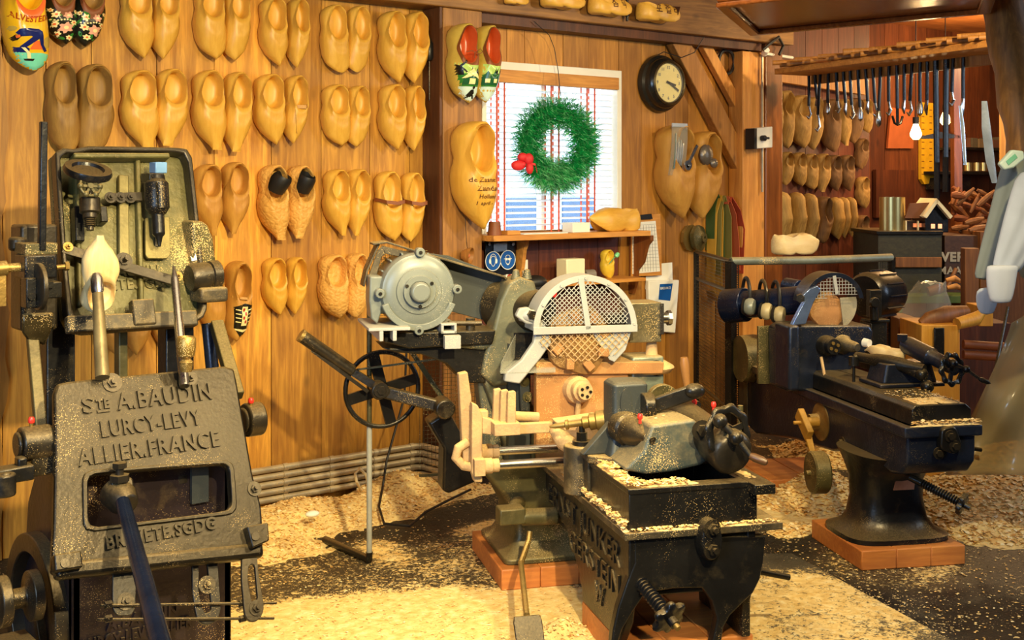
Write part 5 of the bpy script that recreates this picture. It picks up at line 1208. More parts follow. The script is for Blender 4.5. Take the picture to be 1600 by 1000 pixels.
m=MB();m.prism(rounded(TP.poly([(222,345),(260,343),(261,402),(256,408),(226,408),(222,402)]),.006),'z',.02,.032,TP.T);sp_=m.build('slotted_plate',m_metal('yellow_steel',(118,106,62),.4,.5,.25),tr,bev=.002)
m=MB();m.prism(rounded(TP.poly([(236,368),(246,368),(246,390),(236,390)]),.01,5),'z',.032,.036,TP.T);m.build('slot',M['irondk'],sp_)
m=MB();a=TP.at(243,262,.09);b=TP.at(248,365,.07);d=(b-a)
m.lathe([(0,-.01),(.03,0),(.032,.02),(.042,.03),(.042,.12),(.03,.14),(.022,.145),(.022,.215),(.013,.225),(.005,.26),(0,.26)],a+d*.12,d,20);m.box(a.x-.035,a.x+.02,a.y-.03,a.y+.05,a.z-.05,a.z-.02);th_=m.build('tool_holder',M['irondk'],tr,bev=.003)
m=MB();m.box(a.x-.012,a.x+.032,a.y-.03,a.y+.03,a.z-.02,a.z+.02);m.build('blue_block',m_plain('pale_blue_paint',(110,150,190),.3),th_,bev=.004)
m=MB();m.cyl(TP.at(250,285,.13),TP.at(252,325,.11),.015);m.build('set_screw',M['iron'],th_)
m=MB();m.bar(TP.at(97,388,.05),TP.at(275,440,.05),.035,.012,up=TN);tb=m.build('tool_bar',M['iron'],tr,bev=.002);studp(106,386,TP,tb,.01,.057,'brass');studp(193,408,TP,tb,.018,.057,'iron',.03);studp(278,432,TP,tb,.01,.057,'brass')
# handwheels and screw
c=TP.at(137,268,.12);m=MB();d=V((.06,-.38,.92))
m.lathe([(0,-.01),(.078,-.01),(.082,.0),(.078,.014),(.055,.014),(.05,.004),(0,.004)],c,d,40);hwl=m.build('disc_handwheel',M['ironbk'],tr)
c2=TP.at(141,291,.16);m=MB();spoked(m,c2,(.05,-1,.35),.034,.005,6,.008,0,.3,.8)
for k in range(6):
    a_=2*PI*k/6;qd=dirq(V((.05,-1,.35)));m.sph(c2+qd@Vector((.033*math.cos(a_),.033*math.sin(a_),0)),.011,u=8,v=6)
m.build('valve_handwheel',M['olive'],tr,ang=60)
m=MB();a=TP.at(140,275,.12);b=TP.at(141,360,.11);m.cyl(a,b,.012)
m.lathe([(0,0),(.034,0),(.034,.05),(.024,.055),(.024,.07),(0,.07)],a+(b-a)*.42,b-a,20)
for k in range(9): m.lathe([(.014,0),(.020,.004),(.014,.008)],a+(b-a)*(.62+.035*k),b-a,16)
m.build('clamp_screw',M['iron'],tr)
m=MB();m.box(TP.at(118,0,.0).x,TP.at(160,300,0).x-.0,4.12,4.2,1.38,1.50) if 0 else m.bar(TP.at(120,325,.03),TP.at(122,380,.03),.03,.05,up=TN);m.bar(TP.at(158,325,.03),TP.at(160,350,.03),.025,.05,up=TN);m.build('screw_guide',M['irondk'],tr,bev=.004)
# clog being hollowed
wk=clog_mb('snout',1,s1=.42,openw=.9).build('wooden_clog',M['fresh'],None,origin=(0,0,0),ang=62)
tp_=TP.at(146,482,.10);Lw=.27;wk.location=tp_;wk.scale=(Lw*1.2,Lw*.8,Lw);wk.rotation_euler=(PI-.30,0,PI);tag(wk,'pale half-hollowed clog clamped toe up in the lever machine tray','clog')
m=MB();a=V(TP.at(151,432,.24));b=wq(160,590,3.72);m.lathe([(0,-.012),(.014,-.008),(.020,.01),(.020,.05),(.012,.07),(.012,.085),(0,.085)],a,b-a,16);kn=m.build('gouge_head',M['steel'],B1)
m=MB();m.tube([a+(b-a)*.18,b],[.017,.022],16);m.build('gouge_tube',m_metal('pale_worn_tube',(132,116,80),.4,.5,.2),B1)
m=MB();a=TP.at(272,425,.18);b=wq(287,590,3.72);m.lathe([(0,-.03),(.004,-.02),(.007,0),(.012,.02),(.014,.03),(.014,.20),(.016,.21),(.016,.44),(0,.44)],a,b-a,18);m.build('steel_rod',M['steel'],B1)
m=MB();m.prism(TP.poly([(268,432),(266,424),(270,428),(274,420),(276,430)]),'z',.17,.185,TP.T);m.build('cutter_tip',M['steel'],B1)
m=MB();c=wq(291,556,3.68);m.lathe([(0,-.05),(.018,-.05),(.022,-.02),(.014,-.01),(.026,.0),(.030,.02),(.031,.055),(.026,.062),(.022,.055),(0,.055)],c,(0,0,1),20);m.build('oil_cup',M['brass'],B1)
# left-hand lever block
c=wq(62,430,4.0)
m=MB();a=wq(65,392,3.97);b=wq(68,190,3.97);m.bar(a,b,.026,.022);m.build('upright_lever',M['ironbk'],B1,bev=.004)
m=MB();m.box(wq(36,0,3.97).x,wq(86,0,3.97).x,3.95,4.06,wq(0,438,3.97).z,wq(0,400,3.97).z);m.build('lever_block',M['ironbk'],B1,bev=.006)
m=MB();m.box(wq(34,0,4.0).x,wq(84,0,4.0).x,3.96,4.08,wq(0,400,3.97).z,wq(0,388,3.97).z+.012);m.build('block_top',M['olive'],B1,bev=.003)
m=MB();m.box(wq(30,0,4.1).x,wq(88,0,4.1).x,4.08,4.2,wq(0,520,4.1).z,wq(0,352,4.1).z);m.cyl(wq(28,370,4.1),wq(28,392,4.1),.03);m.build('hinge_casting',M['iron'],B1,bev=.01)
m=MB();cc=wq(61,448,3.93);m.cyl(cc-V((.008,0,0)),cc+V((.008,0,0)),.075,n=36);m.build('cam_disc',M['iron'],B1,bev=.003)
m=MB();m.box(wq(38,0,3.95).x,wq(56,0,3.95).x,3.93,3.99,wq(0,484,3.95).z,wq(0,436,3.95).z);m.box(wq(70,0,3.95).x,wq(94,0,3.95).x,3.93,3.99,wq(0,470,3.95).z,wq(0,444,3.95).z);m.build('cam_bracket',M['irondk'],B1,bev=.004)
for px,py in ((49,464),(78,445)): m=MB();bolt(m,wq(px,py,3.93),(0,-1,0),.012,.01,False);m.build('bolt',M['irondk'],B1)
m=MB();m.cyl(wq(8,419,4.0),wq(36,417,4.0),.014);m.cyl(wq(-10,421,4.0),wq(10,419,4.0),.024);m.bar(wq(3,425,4.0),wq(3,478,4.0),.018,.02);m.build('side_shaft',M['brass'],B1)
m=MB();m.cyl(wq(88,418,3.98),wq(106,416,3.98),.008);m.cyl(wq(101,416,3.98),wq(107,416,3.98),.015,n=6);m.build('adjusting_screw',M['brass'],B1)
m=MB();m.rings([[wq(a_,b_,Y_) for a_,b_,Y_ in r] for r in ([(34,490,4.0),(84,488,4.0),(84,488,4.12),(34,490,4.12)],[(34,520,4.0),(80,515,4.0),(80,515,4.12),(34,520,4.12)],[(42,530,4.02),(70,540,4.02),(70,540,4.1),(42,530,4.1)])]);m.build('greasy_block',m_metal('grease_caked_iron',(70,58,34),.25,.4,.6,.5,1.,25),B1,bev=.008)
# right-hand arm
m=MB();m.prism(PPy([(299,345),(318,345),(326,352),(334,370),(338,415),(305,425),(300,400)],4.12),'y',4.12,4.2) if 0 else m.prism([(p.x,p.z) for p in [wq(a_,b_,4.12) for a_,b_ in ((299,345),(318,345),(326,352),(334,372),(340,420),(303,425))]],'y',4.12,4.22);m.build('side_arm',M['olive'],B1,bev=.014,seg=3)
m=MB();a=wq(300,434,4.08);b=wq(340,428,4.08);m.lathe([(0,-.01),(.045,-.01),(.05,.0),(.05,.055),(.044,.058),(.044,.066),(.05,.07),(.05,.10),(0,.105)],a,b-a,28);m.build('pivot_barrel',M['iron'],B1)
m=MB();m.box(wq(308,0,4.05).x,wq(352,0,4.05).x,4.02,4.12,wq(0,493,4.05).z,wq(0,467,4.05).z);ll=m.build('clamp_lug',M['irontop'],B1,bev=.012,seg=3)
m=MB();bolt(m,wq(336,463,4.06)-V((0,0,.01)),(0,0,1),.022,.02);m.build('bolt',M['iron'],ll)
# ---------------------------------------------------------------- second lathe at the right
R2=Fr(4.1274889,2.96051111,27.6)
def p3(px,py,y): return V(R2.P(px,py,y=y))
def q2(px,py,y): p=R2.P(px,py,y=y);return (p[0],p[2])
plinth(R2,0,.455,-.02,.45,'square wooden plinth under the front leg of the dark right lathe')
plinth(R2,-.1,.5,1.15,1.6,'wooden plinth under the back of the dark right lathe, partly hidden')
E2=thing('bench_lathe','dark blue-black iron clog lathe on a wooden plinth at the right','lathe',None,frame=R2)
m=MB()
# waisted leg
def ov(cx,cy,a,b,z,n=28,p=.75): return [V((cx+a*abs(math.cos(t))**p*(1 if math.cos(t)>0 else -1),cy+b*abs(math.sin(t))**p*(1 if math.sin(t)>0 else -1),z)) for t in [2*PI*i/n for i in range(n)]]
cx_=.225;cy0=.21
m.rings([ov(cx_,cy0,.225,.19,.081,p=.5),ov(cx_,cy0,.225,.19,.10,p=.5),ov(cx_,cy0,.19,.16,.118),ov(cx_,cy0,.16,.135,.16),ov(cx_,cy0,.145,.12,.24),ov(cx_,cy0,.148,.125,.32),ov(cx_,cy0,.165,.16,.38),ov(cx_,cy0,.18,.22,.43)])
leg=m.build('leg',M['ironbk'],E2,ang=50)
m=MB();c=p3(1412,752,.085);m.prism([(c.x-.045,c.z-.035),(c.x+.045,c.z-.035),(c.x+.05,c.z),(c.x+.03,c.z+.035),(c.x-.03,c.z+.035)],'y',.082,.10);m.build('leg_plate',m_metal('pinkish_dusty_iron',(170,120,96),.6,.2,.4),leg)
# body: trough with curved front underside
prof=[(-.15,.60),(1.62,.60),(1.62,.30),(1.4,.26),(.9,.33),(.5,.36),(.36,.40),(.06,.40),(-.02,.385),(-.10,.40),(-.145,.45),(-.15,.50)]
m=MB();m.prism(prof,'x',.125,.42);m.build('bed',M['ironblue'],E2,bev=.012,seg=3)
m=MB();m.prism([(.105,.555),(.44,.555),(.44,.60),(.105,.60)],'y',-.17,1.55);m.build('bed_lip',M['ironblue'],E2,bev=.008,seg=3)
m=MB();m.prism([(.145,.60),(.40,.60),(.40,.66),(.375,.682),(.16,.682),(.145,.665)],'y',-.152,1.0);m.build('slide_way',M['irondk'],E2,bev=.004)
m=MB();m.prism([(.265,.6825),(.275,.6825),(.275,.684),(.265,.684)],'y',-.153,.9);m.build('way_groove',M['ironbk'],E2)
m=MB();heap(m,None,.13,.435,-.17,-.153,22,3,.60,.022,21);heap(m,None,.18,.36,-.14,.0,12,12,.682,.004,22);chips(m,300,lambda r:(r.uniform(.17,.38),r.uniform(-.14,.16),.684+r.random()*.003),(.002,.006),24,.2);chips(m,260,lambda r:(r.uniform(.14,.43),r.uniform(-.17,-.155),.61+r.random()*.012),(.003,.01),23)
o=m.build('sawdust_ridge',M['chips'],None,origin=(0,0,0));o.location=(R2.o[0],R2.o[1],0);o.rotation_euler=(0,0,-R2.a);tag(o,'sawdust crumbling over the front edge of the dark right lathe','sawdust',None,'stuff')
m=MB();c=p3(1480,687,-.16);m.prism(rounded([(c.x-.04,c.z+.05),(c.x+.02,c.z+.06),(c.x+.05,c.z-.02),(c.x+.02,c.z-.055),(c.x-.045,c.z-.03)],.02),'y',-.19,-.15);cl=m.build('end_bracket',M['irondk'],E2,bev=.006)
for dx,dz in ((-.005,.02),(.015,-.02),(-.04,-.05)): m=MB();bolt(m,(c.x+dx,-.19 if dz>-.03 else -.165,c.z+dz),(0,-1,0),.014,.014);m.build('bolt',M['iron'],cl)
m=MB();m.cyl((.42,.1,.47),p3(1533,703,.1),.009);m.build('side_rod',M['irondk'],E2)
m=MB();a=p3(1440,755,.02);b=p3(1503,787,-.10)
for i in range(16): m.lathe([(.015,0),(.020,.004),(.015,.008)],a+(b-a)*i/16,b-a,16)
m.cyl(a-(b-a)*.3,b,.015);m.build('feed_screw',M['ironbk'],E2)
m=MB();m.lathe([(.0,-.012),(.025,-.012),(.04,-.010),(.043,0),(.04,.010),(.025,.012),(.0,.012)],b,b-a,60,lambda t:.12*math.cos(6*2*PI*t));m.cyl(b,b+(b-a).normalized()*.035,.012);m.build('star_knob',M['ironbk'],E2,ang=60)
# side face details
m=MB();c=V((.125,.62,.47));m.lathe([(0,-.0),(.085,0),(.085,.006),(.05,.012),(.038,.02),(.036,.06),(0,.06)],c,(-1,0,0),28);m.build('shaft_boss',m_metal('ochre_dusty_iron',(120,88,40),.5,.3,.6),E2)
ym=M['amberdk']=m_metal('ochre_paint',(176,128,44),.5,.2,.3)
a=V(R2.P(1256,660,x=.03))
m=MB();m.bar(a+V((-.0,.05,.035)),a+V((-.0,-.06,-.05)),.03,.06,up=(0,-.5,1));m.cyl(a,a+V((.07,-.0,0)),.022);m.cyl(a-V((.05,0,0)),a,.008);m.build('weight_bracket',ym,E2,bev=.004)
b=V(R2.P(1278,738,x=.03));m=MB();m.bar(a+V((0,-.01,-.03)),b,.02,.012);m.bar(a+V((.02,-.01,-.03)),b,.012,.012);m.build('weight_arm',M['amberdk'],E2,bev=.002)
m=MB();m.lathe([(0,-.035),(.086,-.035),(.092,-.028),(.092,.028),(.086,.035),(0,.035)],b,(1,-.1,0),36);m.cyl(b-V((.055,0,0)),b-V((.03,0,0)),.010);m.build('counterweight',M['olive'],E2)
m=MB();bolt(m,V(R2.P(1317,692,x=.125)),(-1,0,0),.016,.018);m.build('bolt',M['iron'],E2)
# tailstock group on a blue base
m=MB();x0,z0=q2(1372,598,.28);x1,z1=q2(1462,600,.28);m.box(x0-.02,x1+.01,.22,.42,.684,.70);m.rings([rect(x0,x1-.01,.24,.40,.70,5,.02),rect(x0+.02,x1-.03,.25,.39,.78,5,.02)]);ts2=m.build('tailstock',M['ironblue'],E2,bev=.004)
m=MB();a=p3(1343,558,.42);b=p3(1425,574,.22);m.lathe([(0,-.02),(.018,-.02),(.022,0),(.022,.05),(.030,.08),(.034,.14),(.032,.2),(.026,.22),(.022,.30),(0,.3)],a,b-a,24);m.build('cross_barrel',M['irondk'],ts2)
m=MB();m.cyl(p3(1334,564,.42)+V((0,0,-.02)),p3(1334,564,.42)+V((0,0,.02)),.022);m.cyl(p3(1334,600,.42)-V((0,0,.0)),p3(1334,566,.42),.007);m.cyl(p3(1334,560,.42),a,.016);m.build('hanging_pin',M['irondk'],ts2)
m=MB();a=p3(1400,570,.28);b=p3(1440,585,.18);m.cyl(a,b,.022);m.sph(b,.028);m.sph(b+V((.02,-.01,-.05)),.028);m.tube([b,b+V((.02,-.01,-.05))],.016);m.cyl(a,a+(a-b)*.3,.032);m.build('ball_crank',M['irondk'],ts2)
m=MB();a=p3(1420,540,.36);b=p3(1480,570,.14);m.lathe([(0,-.02),(.035,-.02),(.04,.0),(.04,.14),(.032,.15),(.03,.28),(0,.28)],a,b-a,24);m.cyl(a+V((-.03,0,.02)),a+V((-.03,0,.05)),.024,n=6);m.build('feed_barrel',M['ironblue'],ts2)
hc2=p3(1487,577,.09);d2=V((.3,-1,.12)).normalized();m=MB();spoked(m,hc2,d2,.062,.004,3,.018,.5,.3,.5);starwheel(m,hc2,d2,.070,9,.02,amp=.07);m.build('handwheel',M['ironbk'],E2,ang=60)
m=MB();k=[p3(1490,568,.06),p3(1510,577,.04),p3(1530,592,.01)];m.sph(k[0],.018);m.sph(k[1],.016);m.tube(k,.007);m.cyl(hc2,k[0],.010);ck=m.build('crank_handle',M['ironbk'],E2)
m=MB();m.lathe([(0,0),(.008,0),(.011,.012),(.010,.035),(.0,.05)],k[2],p3(1552,601,-.01)-k[2],14);m.build('grip',M['irondk'],ck)
# headstock
m=MB();m.prism([q2(a_,b_,.75) for a_,b_ in ((1226,516),(1240,508),(1360,508),(1366,518),(1362,540),(1346,560),(1300,612),(1228,612))],'y',.75,.95);x0,z0=q2(1226,560,.75);m.box(x0-.005,x0+.05,.69,.86,.60,.90);hs2=m.build('headstock',M['ironblue'],E2,bev=.014,seg=3)
m=MB();c=p3(1290,540,.75);m.lathe([(0,-.01),(.05,-.01),(.048,.03),(.036,.045),(.036,.075),(0,.075)],c,(.1,-1,.05),24);sp=m.build('spindle',M['irondk'],hs2)
for i in range(4):
    m=MB();a_=2*PI*i/4+.4;e=c+V((.1,-1,.05)).normalized()*.076;m.cyl(e+V((.018*math.cos(a_),0,.018*math.sin(a_))),e+V((.018*math.cos(a_),-.006,.018*math.sin(a_))),.008,n=8);m.build('spindle_pin',M['brass'],sp)
m=MB();m.tube([p3(1283,558,.70),p3(1288,585,.66),p3(1291,598,.64)],.007,8);m.build('dust_drip',M['sand'],hs2)
m=MB();a=p3(1325,540,.72);b=p3(1352,546,.62);m.lathe([(0,-.1),(.05,-.1),(.045,-.02),(.03,0),(.024,.05),(.018,.06),(0,.06)],a,b-a,24);m.build('drive_centre',M['irontop'],hs2)
wk2=clog_mb('snout',1,blank=True).build('clog_blank',M['fresh'],None,origin=(0,0,0),ang=60)
a=R2.G(p3(1353,535,.52));b=R2.G(p3(1414,549,.36));dd=V(b)-V(a);wk2.location=V(b);Lk=dd.length*1.05
wk2.scale=(Lk*1.1,Lk*1.2,Lk);wk2.rotation_euler=dd.to_track_quat('Z','Y').to_euler();tag(wk2,'pale turned clog blank held between the centres of the right lathe','clog')
m=MB();m.lathe([(0,0),(.02,0),(.018,.03),(0,.03)],p3(1350,535,.55),p3(1360,537,.52)-p3(1350,535,.55),16);m.build('drive_cup',M['whitep'],hs2)
# column plate left of headstock, rear trough
m=MB();m.prism([q2(a_,b_,.98) for a_,b_ in ((1185,510),(1226,508),(1226,600),(1185,600))],'y',.98,1.0);m.build('rear_plate',M['olive'],E2,bev=.002)
m=MB();a=R2.P(1162,572,x=.105);m.box(.08,.135,1.0,1.56,.585,.62);m.box(.12,.42,1.5,1.62,.3,.68);m.build('rear_lip',M['irontop'],E2,bev=.003)
m=MB();m.lathe([(0,-.08),(.12,-.08),(.125,.0),(.12,.05),(0,.05)],(.14,1.45,.64),(1,0,.0),28);m.build('belt_drum',M['olive'],E2)
m=MB();m.cyl(p3(1205,555,1.0),p3(1235,562,.9),.02);m.cyl(p3(1192,575,1.0)-V((0,0,.02)),p3(1192,560,1.0),.016);m.build('rear_shaft',M['olive'],E2)
# shaft tube, motor
m=MB();a=p3(1140,478,1.25);b=p3(1262,468,.92);m.cyl(a,b,.068,n=32);m.cyl(a-(b-a)*.05,a+(b-a)*.22,.085,n=32);m.cyl(p3(1228,446,1.3),p3(1250,450,1.2),.04);m.build('shaft_housing',m_metal('blue_gloss_iron',(20,32,62),.25,.5,.12),E2,bev=.004)
m=MB();c=p3(1350,462,1.25);m.lathe([(0,0),(.10,0),(.115,.02),(.12,.05),(.12,.20),(.10,.25),(0,.26)],c,(.85,.5,0),36);mt2=m.build('motor',M['ironbk'],E2)
for k in range(12):
    a_=math.radians(30*k);qd=dirq(V((.85,.5,0)));off=qd@Vector((.12*math.cos(a_),.12*math.sin(a_),0));ax=V((.85,.5,0)).normalized();m=MB();m.bar(c+off+ax*.05,c+off+ax*.20,.006,.016,up=off);m.build('cooling_fin',M['ironblue'],mt2)
m=MB();m.box(*[p3(1362,480,1.1).x-.02,p3(1375,480,1.1).x,1.08,1.12,.88,1.02]);m.cyl(p3(1365,478,1.05),p3(1366,500,1.05),.022);m.cyl(p3(1365,472,1.03)-V((0,.02,0)),p3(1365,472,1.03),.026,n=8);m.box(p3(1352,505,1.1).x,p3(1383,505,1.1).x,1.05,1.15,.86,.875);m.build('motor_clamp',M['irondk'],E2,bev=.003)
m=MB();m.box(p3(1355,520,1.1).x,p3(1380,520,1.1).x,1.06,1.18,.62,.86);m.build('motor_post',M['irondk'],E2,bev=.004)
# guard
g2=p3(1303,476,.74);Rg=.150
def arc2(r,a0,a1,n=32): return [(g2.x+r*math.cos(math.radians(a0+(a1-a0)*i/n)),g2.z+r*math.sin(math.radians(a0+(a1-a0)*i/n))) for i in range(n+1)]
m=MB();m.prism(arc2(Rg,10,175)+arc2(Rg-.004,175,10),'y',.735,.86);m.prism(arc2(Rg,12,160)+arc2(Rg*.86,160,12),'y',.735,.739);gd2=m.build('cutter_guard',M['ironblue'],E2,bev=.001)
m=MB();wiremesh(m,Matrix.Translation((g2.x+.01,.737,g2.z)),lambda x,z:x*x+z*z<(Rg*.9)**2 and z>.035+.1*x,.15,.15,.0155,.0022);m.build('guard_mesh',M['white'],gd2)
m=MB();m.bar((g2.x+.012,.733,g2.z+.05),(g2.x-.002,.733,g2.z+.135),.003,.016,up=(1,0,0));m.build('guard_strut',M['white'],gd2)
m=MB();m.prism([(g2.x+.04,g2.z+.03)]+arc2(.125,15,-62,12),'y',.76,.765);m.build('side_shield',m_metal('dull_pale_steel',(160,150,125),.5,.2,.3),gd2)
m=MB();m.lathe([(0,0),(.05,0),(.085,.01),(.09,.03),(.08,.045),(0,.05)],(g2.x-.01,.765,g2.z-.035),(0,1,0),28,lambda t:.08*math.cos(8*PI*t));m.build('cutter_head',M['tan'],E2)
m=MB();ar=[(1262,452),(1276,446),(1282,452),(1270,472),(1262,494),(1258,506),(1236,508),(1246,488),(1256,470),(1252,462)];m.prism([q2(a_,b_,.73) for a_,b_ in ar],'y',.72,.75);m.build('guard_arm',m_metal('blued_steel',(110,130,170),.25,.7,.1),gd2,bev=.004)
m=MB();m.hexn(p3(1250,465,.73),(-.4,-1,0),.02,.05);m.build('hinge_nut',M['irondk'],gd2)
# ear defenders hung over the housing
for i,(px,py,l) in enumerate(((1166,462,'grey ear defenders hung on the shaft housing, nearest the cage post'),(1192,466,'beige-cupped ear defenders hung in the middle of the shaft housing'),(1212,468,'black-framed ear defenders hung nearest the cutter guard'))):
    c=V(R2.G(p3(px,py,1.12-.04*i)));e=thing('ear_defenders',l,'ear defenders',c-V((0,0,.1)),'ear defenders on the right lathe')
    ax=V((R2.c*.93,-R2.s*.93-.2,-.08)).normalized();u_=V((0,0,1));sd=ax.cross(u_).normalized()
    m=MB();m.tube([c+sd*.086*math.cos(t)+u_*.088*math.sin(t) for t in [PI*j/12 for j in range(-1,14)]],.009,8);m.build('headband',M['black'] if i!=1 else M['irondk'],e)
    for s,dx in ((-1,.0),(1,.02)):
        cc=c+sd*.088*s-u_*(.045+.01*i)
        m=MB();m.lathe([(0,-.022),(.034,-.022),(.042,-.008),(.042,.008),(.036,.02),(0,.024)],cc,ax+sd*.5*s,20);m.build('cup',m_plain('beige_plastic',(176,160,120),.4) if i else M['motor'],e)
        m=MB();m.lathe([(.0,-.034),(.038,-.034),(.042,-.024),(0,-.022)],cc,ax+sd*.5*s,20);m.build('cushion',M['black'],e)
# wire cage round the lathe
FL=V((4.90,4.32,0));BL=V(W(1088,500,5.05));BL.z=0;FRr=V(D(1393,402,6.75));FRr.z=0;zt=1.14
cg=thing('wire_cage','tall black wire-mesh cage around the back of the right lathe','cage',FL)
m=MB()
for P_0,rr in ((FL,.022),(BL,.012),(FRr,.014)): m.bar(P_0,P_0+V((0,0,zt)),rr*2,rr*2,up=(1,0,0))
m.tube([FL+V((0,0,zt)),BL+V((0,0,zt))],.012,8);m.build('frame',M['irondk'],cg)
m=MB();m.tube([FL+V((0,0,zt)),FL*.5+FRr*.5+V((0,0,zt-.005)),FRr+V((0,0,zt))],.022,10);m.build('top_rail',m_metal('mesh_grey',(120,124,110),.5,.4,.5),cg)
m=MB();m.tube([BL+V((0,0,.98)),FL+V((0,0,.98))],.010,8);m.tube([BL+V((0,0,.35)),FL+V((0,0,.35))],.008,8);m.build('cross_bar',M['irondk'],cg)
def meshpanel(P0_,P1_,z0,z1,step=.019,r=.0018,mat='irondk'):
    m=MB();d=P1_-P0_;n=int(d.length/step)
    for i in range(n+1): p=P0_+d*i/n;m.bar(p+V((0,0,z0)),p+V((0,0,z1)),r,r)
    k=z0
    while k<z1: m.bar(P0_+V((0,0,k)),P1_+V((0,0,k)),r,r);k+=step
    return m.build('mesh_panel',M[mat],cg)
meshpanel(FL,BL,.02,zt,.019)
mp=FL+(FRr-FL)*.045;meshpanel(FL,mp,.02,zt,.012,.004,'iron')
meshpanel(FL+(FRr-FL)*.93,FRr,.6,zt,.014,.002)
# clogs on top of the cage
for (x0,x1,y0,y1,stl,mt,l) in ((1208,1284,379,410,'point','clog','pale unfinished clog lying on top of the wire cage'),):
    a=V(D(x0,y1,6.6));b=V(D(x1,y1,6.75));L_=(b-a).length;o=clog_mb(stl,1,s1=.42,openw=.85).build('wooden_clog',M['fresh'],None,origin=(0,0,0),ang=62)
    d=(b-a);d.z=0;d.normalize();X=d;Zl=-X;Yl=-V((0,0,1));Xl=Yl.cross(Zl)
    Rm=Matrix((Xl,Yl,Zl)).transposed().to_4x4();o.matrix_world=Matrix.Translation((a.x,a.y,zt+.024))@Rm@Matrix.Diagonal((L_,L_*1.25,L_,1));tag(o,l,'clog')
# ---------------------------------------------------------------- things on the window wall
cl=thing('wall_clock','round black wall clock with a cream face under the header beam','clock',W(1030,180,5.22))
c=V(W(1028,131,5.239));dc=V((0,-1,0))
m=MB();m.lathe([(0,0),(.172,0),(.176,.015),(.17,.035),(.155,.045),(.152,.07),(.146,.085),(.130,.10),(.118,.10),(.114,.085),(0,.085)],c,dc,56);m.build('case',m_plain('black_bakelite',(34,32,28),.22),cl)
m=MB();m.rings([[c+dirq(dc)@Vector((r_*math.cos(2*PI*i/48),r_*math.sin(2*PI*i/48),h_)) for i in range(48)] for r_,h_ in ((.119,.101),(.127,.107),(.135,.101),(.127,.097))],(False,False),loop=True);m.build('bezel',m_metal('dull_brass_rim',(120,110,84),.3,.9,0),cl)
fc=c+V((0,-.0855,0))
m=MB();m.lathe([(0,0),(.116,0),(.116,.002),(0,.003)],fc,dc,40);m.build('dial',m_plain('cream_dial',(240,224,150),.5,var=.04),cl)
m=MB()
for h in range(1,13):
    a=math.radians(90-30*h);T=TM(fc+V((.092*math.cos(a),-.0035,.092*math.sin(a)-.008)),(1,0,0),(0,0,1));add_text(m,str(h),.026,T,.0004,.0006)
m.build('numerals',M['ink'],cl)
m=MB();hf=fc+V((0,-.008,0));a1=math.radians(90-102);a2=math.radians(90-118)
m.bar(hf-V((math.cos(a1)*.02,0,math.sin(a1)*.02)),hf+V((math.cos(a1)*.06,0,math.sin(a1)*.06)),.012,.002,up=(0,1,0));m.build('hour_hand',M['black'],cl)
m=MB();m.bar(hf-V((math.cos(a2)*.02,.002,math.sin(a2)*.02)),hf+V((math.cos(a2)*.092,-.003,math.sin(a2)*.092)),.009,.002,up=(0,1,0));m.cyl(hf,hf+V((0,-.006,0)),.007);m.build('minute_hand',M['black'],cl)
m=MB();m.lathe([(0,0),(.118,0),(.112,.004),(.05,.010),(0,.012)],fc+V((0,-.012,0)),dc,40);m.build('glass',M['glass'],cl)
m=MB();p=V(W(1028,86,5.2));m.tube([p,p+V((.03,-.02,.02)),V(W(1065,90,5.15)),V(W(1085,82,5.1)),V(W(1100,58,5.1))],.003,6);tag(m.build('clock_cable',M['cable']),'thin cable looping from the wall clock up to the beam','cable')
# wreath
wc=V(W(866,226,5.12));wr=thing('wreath','green tinsel Christmas wreath with a red bow hanging before the window','wreath',wc)
rnd=random.Random(11)
def tuft(mb,n,r0,r1,ln,w,a0=0,a1=2*PI,seed=0):
    r=random.Random(seed)
    for _ in range(n):
        a=r.uniform(a0,a1);rr=r.uniform(r0,r1);b=r.uniform(0,2*PI);t=r.uniform(.0,.045)
        base=wc+V(((rr+t*math.cos(b))*math.cos(a),-.02-t*abs(math.sin(b)),(rr+t*math.cos(b))*math.sin(a)*1.08))
        d=(V((math.cos(a)*(math.cos(b)+.25),-abs(math.sin(b))-.15,math.sin(a)*(math.cos(b)+.25)))+V((r.uniform(-1,1),r.uniform(-.5,.5),r.uniform(-1,1)))*.9).normalized()
        s=d.orthogonal().normalized()*w;l=ln*r.uniform(.5,1.15)
        v=[mb.bm.verts.new(x) for x in (base-s,base+s,base+d*l)];mb._f(v)
m=MB();m.tube([wc+V((.168*math.cos(t),-.02,.18*math.sin(t))) for t in [2*PI*i/40 for i in range(40)]],.035,8,closed=True);m.build('ring',M['leaf'],wr,ang=60)
m=MB();tuft(m,11000,.12,.215,.056,.003,seed=1);m.build('needles',M['leaf'],wr,kind='stuff');wr.rotation_euler=(0,0,-math.radians(22))
m=MB();tuft(m,2600,.13,.21,.056,.0028,seed=2);tuft(m,1400,.12,.21,.06,.003,-2.2,-1.0,seed=3);m.build('pale_needles',M['leafl'],wr,kind='stuff')
bc=V(W(842,254,5.02));m=MB()
for dx,dz,rx,rz in ((-.045,-.015,.04,.028),(.015,.02,.028,.032),(-.02,.03,.03,.024),(.02,-.03,.022,.032),(-.02,-.01,.018,.018)): m.sph(bc+V((dx,0,dz)),1,(rx,.018,rz),12,8)
m.ribbon([bc,bc+V((.05,-.01,-.01)),bc+V((.06,-.005,-.05))],.012,.003,(0,.3,1));m.build('bow',m_plain('red_velvet',(206,34,40),.6),wr)
